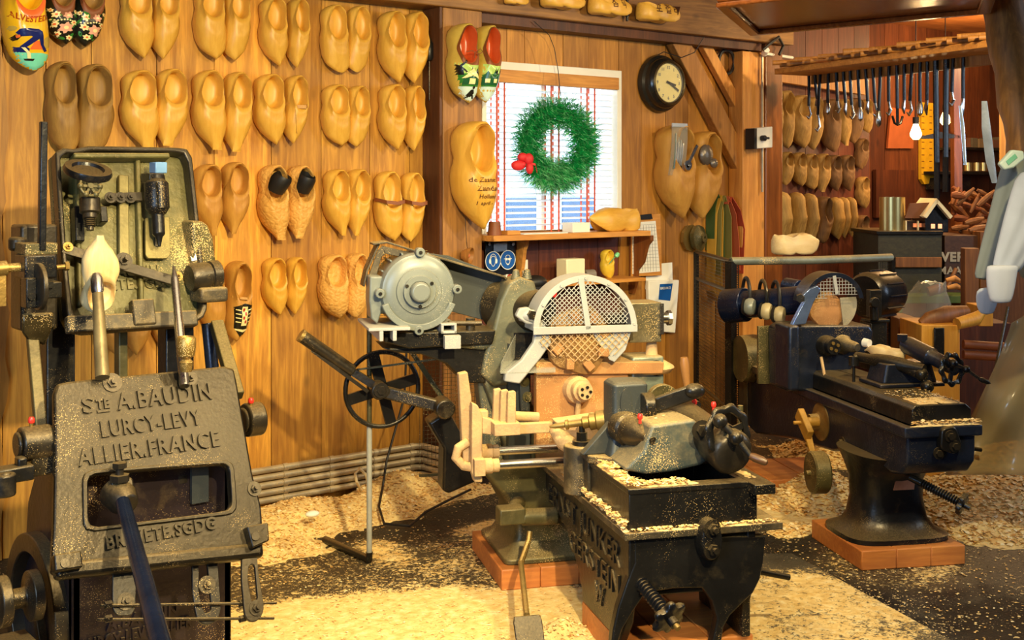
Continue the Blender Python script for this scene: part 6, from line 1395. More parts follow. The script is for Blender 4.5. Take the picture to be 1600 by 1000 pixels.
# shelf items
bx=W(893,358,5.08);z_s=zs+.0225
tag(MB().box(V(W(882,0,5.1)).x,V(W(909,0,5.1)).x,5.03,5.12,z_s,z_s+.055).build('white_box',M['whitep'],bev=.003),'small white carton on the window shelf beside the clog','box')
tag(MB().lathe([(0,0),(.038,0),(.03,.07),(0,.07)],(W(768,360,5.04)[0]+.02,5.04,z_s),(0,0,1),24).build('brown_pot',M['leather']),'small brown pot at the left end of the window shelf','pot')
tag(MB().box(W(786,0,5.06)[0],W(806,0,5.06)[0],5.02,5.10,z_s,z_s+.022).build('wood_offcut',M['pinex'],bev=.002),'small pine offcut next to the brown pot on the shelf','offcut')
m=MB();m.box(W(810,0,5.06)[0],W(878,0,5.06)[0],5.01,5.09,z_s,z_s+.004);tag(m.build('leaflet',M['paper']),'printed white leaflet lying flat on the window shelf','leaflet')
def lay_clog(a,b,z,Y,label,style='point',mat='clog',face=-1,dep=1.25):
    L_=(V(b)-V(a)).length;o=clog_mb(style,1,s1=.42,openw=.85).build('wooden_clog',M[mat],None,origin=(0,0,0),ang=62)
    Zl=V((1,0,0));Yl=-V((0,0,1));Xl=Yl.cross(Zl);Rm=Matrix((Xl,Yl,Zl)).transposed().to_4x4()
    o.matrix_world=Matrix.Translation((b[0],Y,z))@Rm@Matrix.Diagonal((L_,L_*dep,L_,1));tag(o,label,'clog');return o
lay_clog(W(917,0,5.08),W(996,0,5.08),z_s,5.08,'pale uncut clog lying on the right end of the window shelf')
# clipboard, papers, envelope
def slab(name,pts,Y,t,mat,par=None,**k):
    m=MB();m.prism([(W(a,b,Y)[0],W(a,b,Y)[2]) for a,b in pts],'y',Y-t,Y);return m.build(name,M[mat] if isinstance(mat,str) else mat,par,**k)
cb=thing('clipboard','clipboard with a lined white form hanging right of the window shelf','clipboard',W(1005,428,5.2))
slab('board',[(986,338),(1031,334),(1033,430),(985,432)],5.205,.006,'pinex',cb,bev=.001)
slab('sheet',[(988,348),(1024,345),(1031,424),(988,428)],5.198,.002,'paper',cb)
m=MB()
for i in range(9):
    x=988+i*4.3;m.bar(W(x,352,5.195),W(x+3,424,5.195),.0012,.0012)
for i in range(14):
    y=352+i*5.2;m.bar(W(988,y,5.195),W(1024+i*.5,y-2,5.195),.0012,.0012)
m.build('printed_grid',M['ink'],cb)
slab('clip',[(996,336),(1016,334),(1018,342),(995,343)],5.195,.012,'black',cb,bev=.002)
tag(slab('note_sheet',[(1010,414),(1050,410),(1051,452),(1008,452)],5.235,.002,'paper'),'blank white sheet pinned below the clipboard','paper')
ev=thing('paper_bag','white paper bag with a blue label pinned to the window wall','bag',W(1030,520,5.2))
slab('bag',[(1008,438),(1056,437),(1050,520),(1010,516)],5.232,.03,'paper',ev,bev=.006)
slab('label',[(1031,444),(1051,443),(1047,470),(1029,468)],5.200,.001,'blue',ev)
m=MB();add_text(m,'BREUKO',.022,TM(V(W(1040,452,5.198)),(1,0,0),(0,0,1)),.0005);m.build('lettering',M['paper'],ev)
# safety signs
ss=thing('safety_sign','dark panel with two round blue ear and eye protection signs','sign',W(783,428,5.2))
slab('back_plate',[(757,375),(805,372),(805,428),(757,430)],5.21,.008,'ironbk',ss,bev=.002)
slab('type_plate',[(771,380),(792,378),(792,392),(771,394)],5.2,.002,'steel',ss)
for px in (763,800):
    m=MB();m.cyl(W(px,381,5.205),V(W(px,381,5.205))+V((0,-.012,0)),.010,n=12);m.build('screw',M['steel'],ss)
for px,py,kind in ((770,408,0),(793,406,1)):
    c=V(W(px,py,5.195));r=.053
    m=MB();m.cyl(c,c+V((0,-.002,0)),r,n=40);m.build('sign_disc',M['blue'],ss)
    m=MB();m.frame(ell(c.x,c.z,r,r,40),ell(c.x,c.z,r*.93,r*.93,40),'y',c.y-.004,c.y-.002)
    f=c.y-.0025;hd_=[(c.x+a*r,c.z+b*r) for a,b in ((-.28,.45),(0,.55),(.28,.45),(.34,.1),(.28,-.3),(0,-.62),(-.28,-.3),(-.34,.1))]
    m.frame(rounded(hd_,.01,3),[(c.x+(x-c.x)*.86,c.z+(z-c.z)*.9) for x,z in rounded(hd_,.01,3)],'y',f-.001,f)
    if kind==0:
        for s in (-1,1): m.prism(ell(c.x+s*.40*r,c.z,.13*r,.26*r,16),'y',f-.002,f)
        m.tube([(c.x+.42*r*math.cos(t),f-.001,c.z+.1*r+.62*r*math.sin(t)) for t in [PI*i/12 for i in range(13)]],.0018,5)
    else:
        for s in (-1,1): m.prism(ell(c.x+s*.19*r,c.z+.08*r,.16*r,.13*r,16),'y',f-.002,f)
        m.box(c.x-.5*r,c.x+.5*r,f-.0015,f,c.z+.08*r,c.z+.16*r);m.prism([(c.x-.2*r,c.z-.38*r),(c.x+.2*r,c.z-.38*r),(c.x+.12*r,c.z-.48*r),(c.x-.12*r,c.z-.48*r)],'y',f-.002,f)
    m.build('white_pictogram',M['paper'],ss)
# sockets, lamp bell, small yellow clog, wax block under the shelf
so=thing('wall_socket','white wall socket with a plugged grey cable below the safety signs','socket',W(812,430,5.2))
slab('face',[(805,408),(820,405),(820,430),(805,432)],5.243,.03,'whitep',so,bev=.004)
m=MB();p=V(W(812,418,5.21));m.cyl(p,p+V((0,-.02,0)),.012,n=12);m.tube([p+V((0,-.02,0)),p+V((0,-.03,-.03)),p+V((.01,-.03,-.09)),V(W(800,447,5.1))],.004,6);m.build('plug',M['pipe'],so)
bu=thing('bell_shade','small cone-shaped wooden lamp shade hanging on the corner post','lamp',W(733,414,5.0))
c=V(W(722,398,5.06));d=V((.55,-.8,-.12));m=MB();m.lathe([(0,0),(.022,0),(.04,.03),(.045,.05),(.041,.05),(.034,.03),(.015,.012),(0,.012)],c,d,24);m.build('shade',M['pined'],bu)
m=MB();m.sph(c+d.normalized()*.03,.014);m.build('bulb',m_plain('copper_bulb',(200,110,70),.3),bu)
m=MB();m.tube([V(W(731,392,5.04)),V(W(729,378,5.075)),V(W(727,340,5.075))],.0015,5);m.build('string',M['cable'],bu)
# little shelf behind the lathe with things standing on it
zl=W(900,437,5.15)[2]
ls=struct(MB().box(W(845,0,5.15)[0],W(985,0,5.15)[0],5.02,5.238,zl-.02,zl).build('trim_8',M['pinex'],bev=.002))
tag(MB().box(W(878,0,5.1)[0],W(907,0,5.1)[0],5.06,5.15,zl+.001,zl+.125).build('wax_block',M['wax'],bev=.006),'cream block of wax standing on the ledge under the window shelf','block')
m=MB();m.cyl((W(921,0,5.1)[0]-.04,5.1,zl+.03),(W(921,0,5.1)[0]+.03,5.1,zl+.03),.028,n=20);tag(m.build('tape_roll',m_plain('grey_tape',(130,120,110),.5)),'grey roll lying between the wax block and the yellow clog','roll')
o=clog_mb('round',1,s1=.48).build('wooden_clog',P_('yellow_paint',(226,190,60),.35),None,origin=(0,0,0),ang=62);hang(o,934,962,390,436,5.17);tag(o,'small yellow painted clog with a tulip, on the ledge under the window shelf','clog')
tu=thing('paper_tulip','small green and yellow tulip sticking out of the yellow clog','tulip',W(958,420,5.05))
m=MB();m.tube([V(W(952,412,5.08)),V(W(962,400,5.03))],.003,6);m.build('stem',M['leafl'],tu)
m=MB();m.lathe([(0,0),(.012,.006),(.014,.02),(.008,.032),(0,.034)],W(961,402,5.03),(.5,-.2,.6),12);m.build('flower',M['leafl'],tu)
ga=thing('peaked_hat','black hat with a red band lying behind the lathe guard','hat',W(832,452,5.0))
m=MB();c=V(W(836,441,4.95));m.sph(c,.07,(1,.8,.55),16,10);m.prism(ell(c.x-.03,c.y-.03,.09,.06,20),'z',c.z-.028,c.z-.018);m.build('crown',M['black'],ga)
m=MB();m.bar(c+V((.0,-.07,-.04)),c+V((.08,-.07,-.07)),.03,.03);m.build('band',M['red'],ga,bev=.006)
sb=thing('push_button','white control box with a red button above the belt guard','button',W(795,442,5.18))
slab('box',[(784,428),(806,426),(806,440),(784,442)],5.243,.04,'whitep',sb,bev=.004)
m=MB();p=V(W(796,433,5.2));m.cyl(p,p+V((0,-.02,0)),.016,n=20);m.build('button',M['red'],sb)
# gear casting and belts by the large clogs
gc_=thing('flange_casting','dusty olive iron flange hanging under the large clogs','casting',W(1085,405,5.15))
c=V(W(1080,372,5.235));m=MB();m.lathe([(0,0),(.075,0),(.08,.03),(.05,.035),(.03,.05),(.03,.065),(.012,.065),(.012,.03),(0,.03)],c+V((.02,-.02,0)),(.25,-1,.05),28,lambda t:.04*math.cos(6*2*PI*t));m.build('flange',M['olive'],gc_)
m=MB();m.lathe([(0,0),(.085,0),(.085,.02),(0,.02)],c+V((-.02,0,0)),(.1,-1,0),9);m.build('toothed_plate',M['brass'],gc_)
hook=V(W(1126,304,5.16))
bcol=[('green',P_('green_belt',(60,84,40),.6),0),('yellow',P_('yellow_belt',(196,150,54),.6),1),('olive',P_('olive_belt',(130,120,60),.6),2),('rust',P_('rust_belt',(176,84,50),.6),3),('red',P_('red_belt',(170,66,40),.6),4)]
for nme,mt,i in bcol:
    y=5.195-.012*i;m=MB();w_=-.03+.03*i
    top=hook+V((w_*.6,y-5.16,-.004*i))
    if nme=='green': pts=[hook+V((-.06,y-5.16,-.35)),hook+V((-.05,y-5.16,-.08)),top,hook+V((.03,y-5.16,-.10)),hook+V((.035,y-5.16,-.40))]
    elif nme=='yellow': pts=[hook+V((-.07,y-5.16,-.55)),hook+V((-.05,y-5.16,-.12)),top,hook+V((.01,y-5.16,-.12)),hook+V((-.0,y-5.16,-.60)),hook+V((-.04,y-5.16,-.66)),hook+V((-.07,y-5.16,-.6))]
    elif nme=='olive': pts=[hook+V((-.03,y-5.16,-.5)),hook+V((-.02,y-5.16,-.10)),top,hook+V((.07,y-5.16,-.14)),hook+V((.075,y-5.16,-.42))]
    elif nme=='rust': pts=[hook+V((.03,y-5.16,-.06)),top,hook+V((.10,y-5.16,-.12)),hook+V((.13,y-5.16,-.30)),hook+V((.14,y-5.16,-.48))]
    else: pts=[hook+V((.04,y-5.16,-.05)),top,hook+V((.13,y-5.16,-.10)),hook+V((.17,y-5.16,-.22)),hook+V((.155,y-5.16,-.5))]
    m.ribbon(pts,.075,.004,(0,1,0));tag(m.build('drive_belt',mt,ang=60),f'{nme} flat drive belt hanging from the hook beside the large clogs','belt','drive belts on the hook')
# conduits, switch, thermostat
for i,(px,y0,y1,l) in enumerate(((1171,58,200,'left of the two thin conduits above the white switch'),(1179,84,200,'right thin conduit above the white switch'),(1191,84,300,'pale conduit running down the varnished post'))):
    m=MB();Yc=5.165 if i<2 else 5.095;a=V(W(px,y0,Yc));b=V(W(px,y1,Yc));m.tube([a,b],.008,8);tag(m.build('conduit',M['pipe']),l,'conduit','conduits beside the post')
sw=thing('rotary_switch','white box switch with a black knob on the post by the conduits','switch',W(1180,235,5.1))
slab('box',[(1166,201),(1194,198),(1194,231),(1166,233)],5.105,.07,'whitep',sw,bev=.006);m=MB();x=W(1166,0,5.1)[0];m.box(x-.004,x+.02,5.03,5.104,W(0+1166,233,5.1)[2],W(1166,201,5.1)[2]);m.build('side_panel',M['black'],sw)
m=MB();p=V(W(1190,216,5.03));m.cyl(p,p+V((0,-.03,0)),.018,n=16);m.bar(p+V((-.02,-.03,0)),p+V((.03,-.035,0)),.012,.014);m.build('knob',M['black'],sw,bev=.002)
th=thing('thermostat','white thermostat with a dark display on the pale board by the post','thermostat',W(1168,300,5.17))
slab('box',[(1157,270),(1181,268),(1181,300),(1157,302)],5.188,.025,'whitep',th,bev=.003);slab('display',[(1164,274),(1176,273),(1176,289),(1164,290)],5.162,.001,m_plain('grey_lcd',(120,112,90),.3),th)
# cable clutter at the beam end
m=MB();p=V(W(1192,78,5.05));m.tube([p,p+V((.05,-.03,.05)),p+V((.13,-.02,.09)),p+V((.2,0,.04)),p+V((.16,.0,-.02))],.010,8);tag(m.build('cable_bundle',M['cable']),'dark loop of cables where the conduits meet the beam','cable')
m=MB();m.cyl(W(1194,84,5.08),W(1198,78,5.04),.02);m.tube([V(W(1198,84,5.06)),V(W(1238,90,5.3))],.010,8);tag(m.build('cable_gland',M['whitep']),'white pipe clamp with a pale tube at the top of the post','clamp')
# pulley latch on the left side post
pu=thing('door_latch','small iron spool latch on the dark side of the corner post','latch',W(677,92,5.15))
m=MB();c=V((3.548,5.16,W(677,78,5.16)[2]));m.lathe([(0,-.06),(.016,-.055),(.022,-.04),(.022,.03),(.014,.045),(.006,.06),(0,.06)],c,(0,0,1),14);m.build('spool',M['irondk'],pu)
m=MB();m.cyl(c+V((0,0,-.26)),c+V((0,0,-.05)),.004);m.build('rod',M['iron'],pu)
m=MB();m.cyl(W(980,-10,5.03),W(980,33,5.03),.008);m.lathe([(0,0),(.012,0),(.012,.02),(0,.02)],W(980,26,5.03),(0,0,1),10);tag(m.build('hanging_pin',M['irondk']),'short dark pin hanging on the beam between two lettered clogs','pin')
# wires dangling over the window
m=MB();m.tube([V(W(834,33,5.1)),V(W(858,55,5.1)),V(W(866,75,5.1)),V(W(872,110,5.1)),V(W(876,150,5.06))],.0022,5);tag(m.build('wire',M['cable']),'thin dark wire dangling from the beam to the wreath','wire')
# ---------------------------------------------------------------- skirting conduits and cables
for i in range(5):
    z=.20-.036*i
    pts=[V((2.2,YW-.03,z+.002)),V((3.5,YW-.03,z)),V((3.53,YW-.045,z)),V((3.54,5.06,z-.0)),V((3.56,5.04,z)),V((3.9,5.04,z)),V((4.25,5.04,z))]
    m=MB();m.tube(pts,.0155,10);o=m.build('skirting_conduit',M['pipe']);tag(o,f'dusty grey conduit along the wall foot, {["topmost","second","middle","fourth","lowest"][i]} of the stack','conduit','conduits stacked along the wall foot')
    for x in (2.5,2.75,3.0,3.25,3.47): m=MB();m.cyl((x-.012,YW-.03,z+.001),(x+.012,YW-.03,z+.001),.0185,n=12);m.build('coupling',M['pipe'],o)
m=MB();m.tube([V(W(636,530,5.1)),V(W(632,620,5.1)),V(W(604,720,5.05)),V(W(598,760,5.0)),V(Z(592,792,.06)),V(Z(600,818,.03)),V(Z(640,822,.025)),V(Z(665,800,.03)),V(Z(700,782,.04)),V(Z(735,765,.04))],.006,8);tag(m.build('power_cable',M['cable']),'black cable dropping behind the spoked wheel and curling over the sawdust','cable')
m=MB();m.tube([V(Z(578,768,.09)),V(W(572,742,4.9)),V(W(562,732,4.9)),V(W(555,740,4.9)),V(W(557,752,4.9)),V(Z(566,770,.07))],.007,8);tag(m.build('white_cable',M['white_cable']),'short loop of pale cable standing up from the sawdust at the wall','cable')
tag(MB().sph(V(Z(488,803,.10)),.028,(1.2,.8,.5)).build('crumpled_paper',M['paper']),'small crumpled white paper lying on the sawdust pile','paper')
# ---------------------------------------------------------------- sawdust heaps
from mathutils import noise as mnoise
def mound(name,blobs,x0,x1,y0,y1,step,label,seed,nchip,sz,mat='dust',rough=.012,lim=None):
    def h(x,y):
        z=0
        for cx,cy,rx,ry,hh in blobs:
            d=((x-cx)/rx)**2+((y-cy)/ry)**2
            z=max(z,hh*math.exp(-d*1.6)) if d<6 else z
        z+=mnoise.noise(Vector((x*9,y*9,seed)))*rough+mnoise.noise(Vector((x*26,y*26,seed)))*rough*.5
        return z-.014
    nx=int((x1-x0)/step);ny=int((y1-y0)/step);m=MB();g=[]
    for j in range(ny+1):
        g.append([m.bm.verts.new((x0+i*step,y0+j*step,max(h(x0+i*step,y0+j*step),-.002))) for i in range(nx+1)])
    for j in range(ny):
        for i in range(nx):
            q_=[g[j][i],g[j][i+1],g[j+1][i+1],g[j+1][i]]
            if max(v.co.z for v in q_)>.0: m._f(q_)
    for v in [v for v in m.bm.verts if not v.link_faces]: m.bm.verts.remove(v)
    r=random.Random(seed);n=0
    while n<nchip:
        x=r.uniform(x0,x1);y=r.uniform(y0,y1);z=h(x,y)
        if z<.002 or (lim and not lim(x,y)): continue
        n+=1;m.mi=1;chips(m,1,lambda _:(x,y,z+r.random()*.004),sz,n+seed*100000,.7)
    m.mi=0
    o=m.build(name,[M[mat],M['chips']],None,origin=(0,0,0),ang=60);tag(o,label,'sawdust',None,'stuff');return o
def zb(px,py,rx,ry,h): a=Z(px,py);return (a[0],a[1],rx,ry,h)
mound('sawdust_pile',[zb(470,815,.5,.26,.11),zb(560,800,.35,.22,.10),zb(625,770,.3,.16,.12),zb(700,775,.35,.12,.06),zb(420,860,.3,.2,.05)],1.6,4.4,3.9,5.2,.022,'long heap of fine sawdust banked against the foot of the plank wall',1,5200,(.003,.010))
mound('shavings_pile',[zb(1560,790,.62,.5,.16),zb(1480,800,.4,.3,.12),zb(1420,770,.3,.3,.10),zb(1600,750,.7,.5,.2)],4.7,7.2,2.4,4.3,.03,'big heap of pale curled wood shavings behind the right lathe leg',2,9000,(.008,.017))
mound('shavings_pile',[zb(1280,780,.3,.24,.15),zb(1240,830,.2,.14,.03),zb(1300,710,.3,.3,.14)],4.2,5.8,3.3,4.9,.025,'heap of wood shavings under the body of the right lathe',3,3600,(.006,.014))
mound('sawdust_pile',[zb(880,990,.12,.1,.06),zb(1040,940,.25,.2,.05)],2.3,3.4,2.9,4.0,.02,'small mound of sawdust between the two plinths of the middle lathe',4,900,(.003,.008))
# ---------------------------------------------------------------- scattered loose chips on the rubber floor
m=MB();r=random.Random(5)
def sc_(rr):
    while True:
        px=rr.uniform(360,1600);py=rr.uniform(820,1000)
        a=Z(px,py,.003)
        return a
chips(m,2600,sc_,(.002,.0065),77,.15);tag(m.build('loose_chips',M['chips'],None,origin=(0,0,0)),'loose wood chips scattered over the black rubber floor','wood chips',None,'stuff')
# ---------------------------------------------------------------- overhead cabinet and tool rack
zk=V(D(1172,50,5.5)).z-CZ
def ceilp(px,py): return V(D(px,py,zk*F/(H0-py)))
k0,k1,k3=ceilp(1172,50),ceilp(1548,14),ceilp(1118,4);k2=k1+(k3-k0)
oc=thing('overhead_cabinet','dark varnished wooden cabinet hanging from the ceiling at the upper right','cabinet',k0)
def offp(f): cc_=(k0+k1+k2+k3)/4;return [cc_+(k_-cc_)*f for k_ in (k0,k1,k2,k3)]
H_=V((0,0,.5))
m=MB();m.rings([offp(1),[k_+H_ for k_ in offp(1)]]);m.build('carcase',M['varn'],oc,bev=.012,seg=3)
m=MB();A_,B_=offp(1.0),offp(.9);n4=V((0,0,-.02))
m.rings([[k_-n4*.0 for k_ in A_],[k_+n4 for k_ in A_],[k_+n4 for k_ in B_],[k_ for k_ in B_]],(False,False),loop=True);m.build('moulding',M['varn'],oc,bev=.006)
# rack plank with sticks
ra=V(W(1246,104,4.6));rb_=V(D(1560,62,6.0))
def lerp3(a,b,t): return a+(b-a)*t
A1=V(D(1212,108,7.6));A2=V(D(1562,62,5.9));A2.z=A1.z=V(D(1400,84,6.7)).z
zrk=(V(D(1250,112,7.4)).z+V(D(1556,62,6.0)).z)/2
A1=V(D(1212,112,(1.55-zrk)*F/(112-H0)));A2=V(D(1562,66,(1.55-zrk)*F/(66-H0)))
dr=(A2-A1);sdv=V((-dr.y,dr.x,0)).normalized()
m=MB();m.bar(A1+sdv*.12,A2+sdv*.12,.26,.035);tag(m.build('rack_plank',M['pinex'],bev=.003),'long pine plank carrying sticks, high across the back room','plank')
rr=random.Random(8)
for i in range(24):
    t=.01+i/24.5;b=lerp3(A1,A2,t)+V((0,0,.018));rad=rr.uniform(.014,.02);ln=rr.uniform(.22,.3)
    dd=(dr.normalized()*rr.uniform(.5,1.2)+sdv*rr.uniform(.5,.9)).normalized()
    st=b-dd*.03;z_=V((0,0,rad+(0.0 if i%3 else .02)));m=MB();m.tube([st+z_,st+dd*ln*.5+z_+V((0,0,.004)),st+dd*ln+z_],[rad,rad*.95,rad*.9],10)
    wh=['left end','left half','middle','right half','right end'][min(4,int(t*5))]
    tag(m.build('wooden_stick',M['pined']),f'rough round stick lying across the rack plank, at its {wh}','stick','round sticks on the rack plank')
# crossbeam with hanging tools
Bz=V(D(1330,120,7.3)).z
Ba=V(W(1200,112,5.4));Bb=V(D(1562,118,7.0))
m=MB();m.bar(V(W(1200,108,5.47)),V(W(1350,132,5.47)),.04,.16);tag(m.build('wall_batten',M['pined'],bev=.004),'wooden batten along the top of the back-room clog wall','batten')
tb_a=A1+sdv*.29+V((0,0,-.02));tb_b=A2+sdv*.29+V((0,0,-.02))
m=MB();m.bar(tb_a,tb_b,.03,.10);tag(m.build('hook_rail',M['pined'],bev=.003),'dark wooden rail from which the long tools hang','rail')
for i,(px,yt,yb,kind) in enumerate(((1266,106,185,0),(1278,106,170,1),(1289,104,205,0),(1300,104,180,2),(1312,103,176,0),(1323,102,180,1),(1334,100,185,0),(1346,100,190,2),(1358,98,178,1),(1369,96,182,0),(1382,96,200,2),(1396,94,180,0),(1408,93,195,3),(1419,92,178,1),(1432,90,180,0),(1445,88,182,2),(1456,86,180,1),(1468,84,310,4),(1484,82,300,4),(1497,80,165,0),(1512,76,180,1))):
    t=(px-1212)/350.;P0_=None
    # point on the rail in this pixel column
    best=min([k/200 for k in range(201)],key=lambda k:abs((lambda q_:800+F*((q_.x*c_-q_.y*s_)/(q_.x*s_+q_.y*c_))-px)(lerp3(tb_a,tb_b,k))))
    top=lerp3(tb_a,tb_b,best)-sdv*.03;dp=top.x*s_+top.y*c_
    ln=(yb-yt)/F*dp
    top.z=CZ+(H0-yt)/F*dp;kn=['hook knife','curved gouge','spoon borer','forked tool','long iron bar'][kind]
    t_=thing(['hook_knife','curved_gouge','spoon_borer','forked_tool','iron_bar'][kind],f'{kn} hanging from the rail, about {["above the raw clogs","left of the glowing bulb","before the yellow board","beside the blades"][min(3,max(0,int((px-1262)/62)))]}','tool',top-V((0,0,ln)),'long tools hanging from the rail')
    lean=V((.03*rr.uniform(-1,1),0,0));e=top+lean-V((0,0,ln*.75))
    m=MB();m.tube([top,lerp3(top,e,.5)+V((rr.uniform(-.004,.004),0,0)),e],.010 if kind<4 else .016,8);m.build('shaft',M['irondk'],t_)
    m=MB();bt=top+lean*1.2-V((0,0,ln))
    if kind==0: m.tube([e,e+V((.012,0,-.04)),bt+V((.02,0,.03)),bt+V((-.005,0,0)),bt+V((-.025,0,.015))],[.008,.007,.009,.008,.003],8)
    elif kind==1: m.tube([e,lerp3(e,bt,.6)+V((-.01,0,0)),bt],[.009,.012,.004],8)
    elif kind==2: m.lathe([(0,0),(.010,0),(.018,ln*.10),(.016,ln*.2),(0,ln*.25)],e,bt-e,12)
    elif kind==3: m.tube([bt+V((-.05,0,.05)),bt+V((-.03,0,.01)),bt,bt+V((.03,0,.01)),bt+V((.05,0,.05))],.007,8);m.bar(e,bt,.012,.012)
    else: m.bar(e,bt,.03,.012)
    m.build('blade',M['steel'] if kind in (0,1,2) else M['irondk'],t_)
# curved bright blades on the right
for i,(pts,w_,l) in enumerate(([[(1500,165),(1504,200),(1508,258)],.010,'thin pale blade hanging left of the bright curved one'],[[(1538,158),(1541,200),(1547,250),(1554,286)],.022,'bright curved steel blade hanging above the jacket'],[[(1571,100),(1569,180),(1566,255)],.024,'pale straight wooden lath hanging right of the curved blade'])):
    d=5.7+.1*i;P_l=[V(D(a_,b_,d)) for a_,b_ in pts];m=MB();rg=[]
    for j,p in enumerate(P_l):
        w=w_*(1 if 0<j<len(P_l)-1 else .6);x_=V((c_,-s_,0));rg.append([p-x_*w,p-V((s_,c_,0))*.004,p+x_*w,p+V((s_,c_,0))*.004])
    m.rings(rg);o=m.build('blade',m_metal('bluish_steel',(190,205,225),.25,.7,.0) if i<2 else M['pinez'],ang=60);o.name=['long_knife','scythe','lath'][i];tag(o,l,'blade' if i<2 else 'lath')
    m=MB();m.tube([P_l[0]+V((0,0,.28)),P_l[0]+V((0,0,-.01))],.009,8)
    m.build('tang',M['irondk'],o)
# rough leaning timber at upper right
a,b=V(D(1558,-40,4.9)),V(D(1625,330,4.6));m=MB();rg=[]
for k in range(15):
    t=k/14;p=lerp3(a,b,t);w=.085+.012*math.sin(k*1.9)+.008*math.sin(k*4.3);x_=V((c_,-s_,0));y_=V((s_,c_,0));rg.append([p+x_*(w*math.cos(j*PI/5))+y_*(w*math.sin(j*PI/5))*.9 for j in range(10)])
m.rings(rg);tag(m.build('rough_timber',M['post'],ang=50),'rough dark timber post leaning in at the upper right edge','timber')
# bulbs
for i,(px,py,d,l) in enumerate(((1431,205,8.6,'glowing filament bulb hanging before the yellow board'),(1477,184,9.4,'smaller glowing bulb hanging behind the iron bars'))):
    c=V(D(px,py,d));bu=thing('light_bulb',l,'light bulb',c-V((0,0,.06)))
    m=MB();m.lathe([(0,-.06),(.02,-.058),(.038,-.035),(.04,-.015),(.028,.02),(.018,.045),(.018,.05),(0,.05)],c,(0,0,1),20);m.build('glass',m_emit('bulb_glow',(255,214,140),14 if i==0 else 10),bu)
    m=MB();m.cyl(c+V((0,0,.05)),c+V((0,0,.10)),.022);m.build('socket',M['irondk'],bu)
    m=MB();m.tube([c+V((0,0,.10)),V((c.x,c.y,ZC+.1))],.004,6);m.build('cord',M['cable'],bu)
    l=bpy.data.lights.new('bulb_light','POINT');l.energy=14 if i==0 else 8;l.color=(1,.62,.28);l.shadow_soft_size=.045;lo=bpy.data.objects.new('bulb_light',l);C.objects.link(lo);lo.location=c+V((0,-.07,-.07))
# big yellow board, saw plate, shelf
def slabd(name,pts,d,t,mat,lab=None,cat=None,par=None,bev=0,grp=None):
    P0_=[V(D(a_,b_,d)) for a_,b_ in pts];n=V((s_,c_,0))*t;m=MB();m.rings([P0_,[p+n for p in P0_]]);o=m.build(name,M[mat] if isinstance(mat,str) else mat,par,bev=bev)
    if lab: tag(o,lab,cat,grp)
    return o
def slabw(name,pts,Y,t,mat,lab,cat):
    m=MB();m.prism([(W(a,b,Y)[0],W(a,b,Y)[2]) for a,b in pts],'y',Y-t,Y);return tag(m.build(name,M[mat] if isinstance(mat,str) else mat),lab,cat)
yb_=slabw('yellow_board',[(1435,160),(1461,162),(1462,284),(1440,288),(1435,280)],5.945,.03,'amber','tall yellow painted board with peg marks behind the bulb','board')
m=MB()
for j in range(11):
    for px in (1442,1454): c=V(W(px,172+10*j,5.915));m.box(c.x-.018,c.x+.018,c.y-.003,c.y,c.z-.003,c.z+.003)
m.build('marks',M['leather'],yb_)
slabw('leather_apron',[(1390,168),(1405,170),(1425,172),(1424,232),(1384,232),(1386,205)],5.94,.02,m_plain('orange_leather',(176,92,44),.7),'orange leather apron hanging left of the glowing bulb','apron')
slabd('hand_saw',[(1436,214),(1470,206),(1500,212),(1500,216),(1440,217)],8.9,.004,'irondk','dark flat saw blade jutting sideways by the bulb','saw')
slabw('leaning_panel',[(1364,265),(1424,266),(1424,340),(1364,340)],5.94,.03,'redwall','reddish dark panel standing behind the tin','panel')
slabd('back_post',[(1490,70),(1502,70),(1506,612),(1494,612)],8.9,.08,'varnz','reddish upright post behind the hanging iron bars','post')
slabd('pale_tube',[(1578,195),(1588,195),(1586,245),(1577,245)],6.6,.04,'steel','short bright tube hanging near the leaning timber','tube')
slabw('small_hat_box',[(1449,278),(1484,276),(1484,296),(1446,296)],5.94,.2,'ironbk','black flat box on the shelf below the yellow board','box')
# workbench: dark green chests with things on top
W0=V(D(1372,366,8.2));W1=V(D(1545,372,8.2));zt2=W0.z
bx_=thing('storage_chest','dark green wooden chest with a brown board, in the back room','chest',D(1420,460,8.2))
xd=V((c_,-s_,0));yd=V((s_,c_,0))
def cbox(px0,px1,py0,py1,d,dep,name,mat,par=None,bev=.004):
    a=V(D(px0,py0,d));b=V(D(px1,py1,d));w=(b-a).dot(xd);T=Matrix.Translation(V((a.x,a.y,b.z)))@Matrix((xd,yd,V((0,0,1)))).transposed().to_4x4();m=MB();m.box(0,w,0,dep,0,a.z-b.z,T);return m.build(name,M[mat] if isinstance(mat,str) else mat,par,bev=bev)
cbox(1372,1472,366,462,8.2,.6,'chest_body','crate',bx_);cbox(1370,1474,361,367,8.18,.64,'lid','irondk',bx_);cbox(1400,1472,402,418,8.16,.02,'batten','brownbox',bx_)
b2_=thing('lettered_crate','brown crate with faded white letters VER beside the green chest','crate',D(1500,440,8.2))
cbox(1476,1530,368,461,8.25,.5,'crate_body',m_wood('red_brown_box',(92,58,36),(58,36,24),'x',1,knots=False),b2_)
m=MB();add_text(m,'VER',.085,TM(V(D(1489,408,8.24)),xd,(0,0,1)),.001,.004);add_text(m,'MAAK',.07,TM(V(D(1490,428,8.24)),xd,(0,0,1)),.001,.002);m.build('lettering',m_plain('faded_white_paint',(180,170,150),.8),b2_)
tbk=cbox(1508,1530,388,504,7.35,.08,'tall_block','brownbox');tag(tbk,'tall brown wooden block standing before the lettered crate','block')
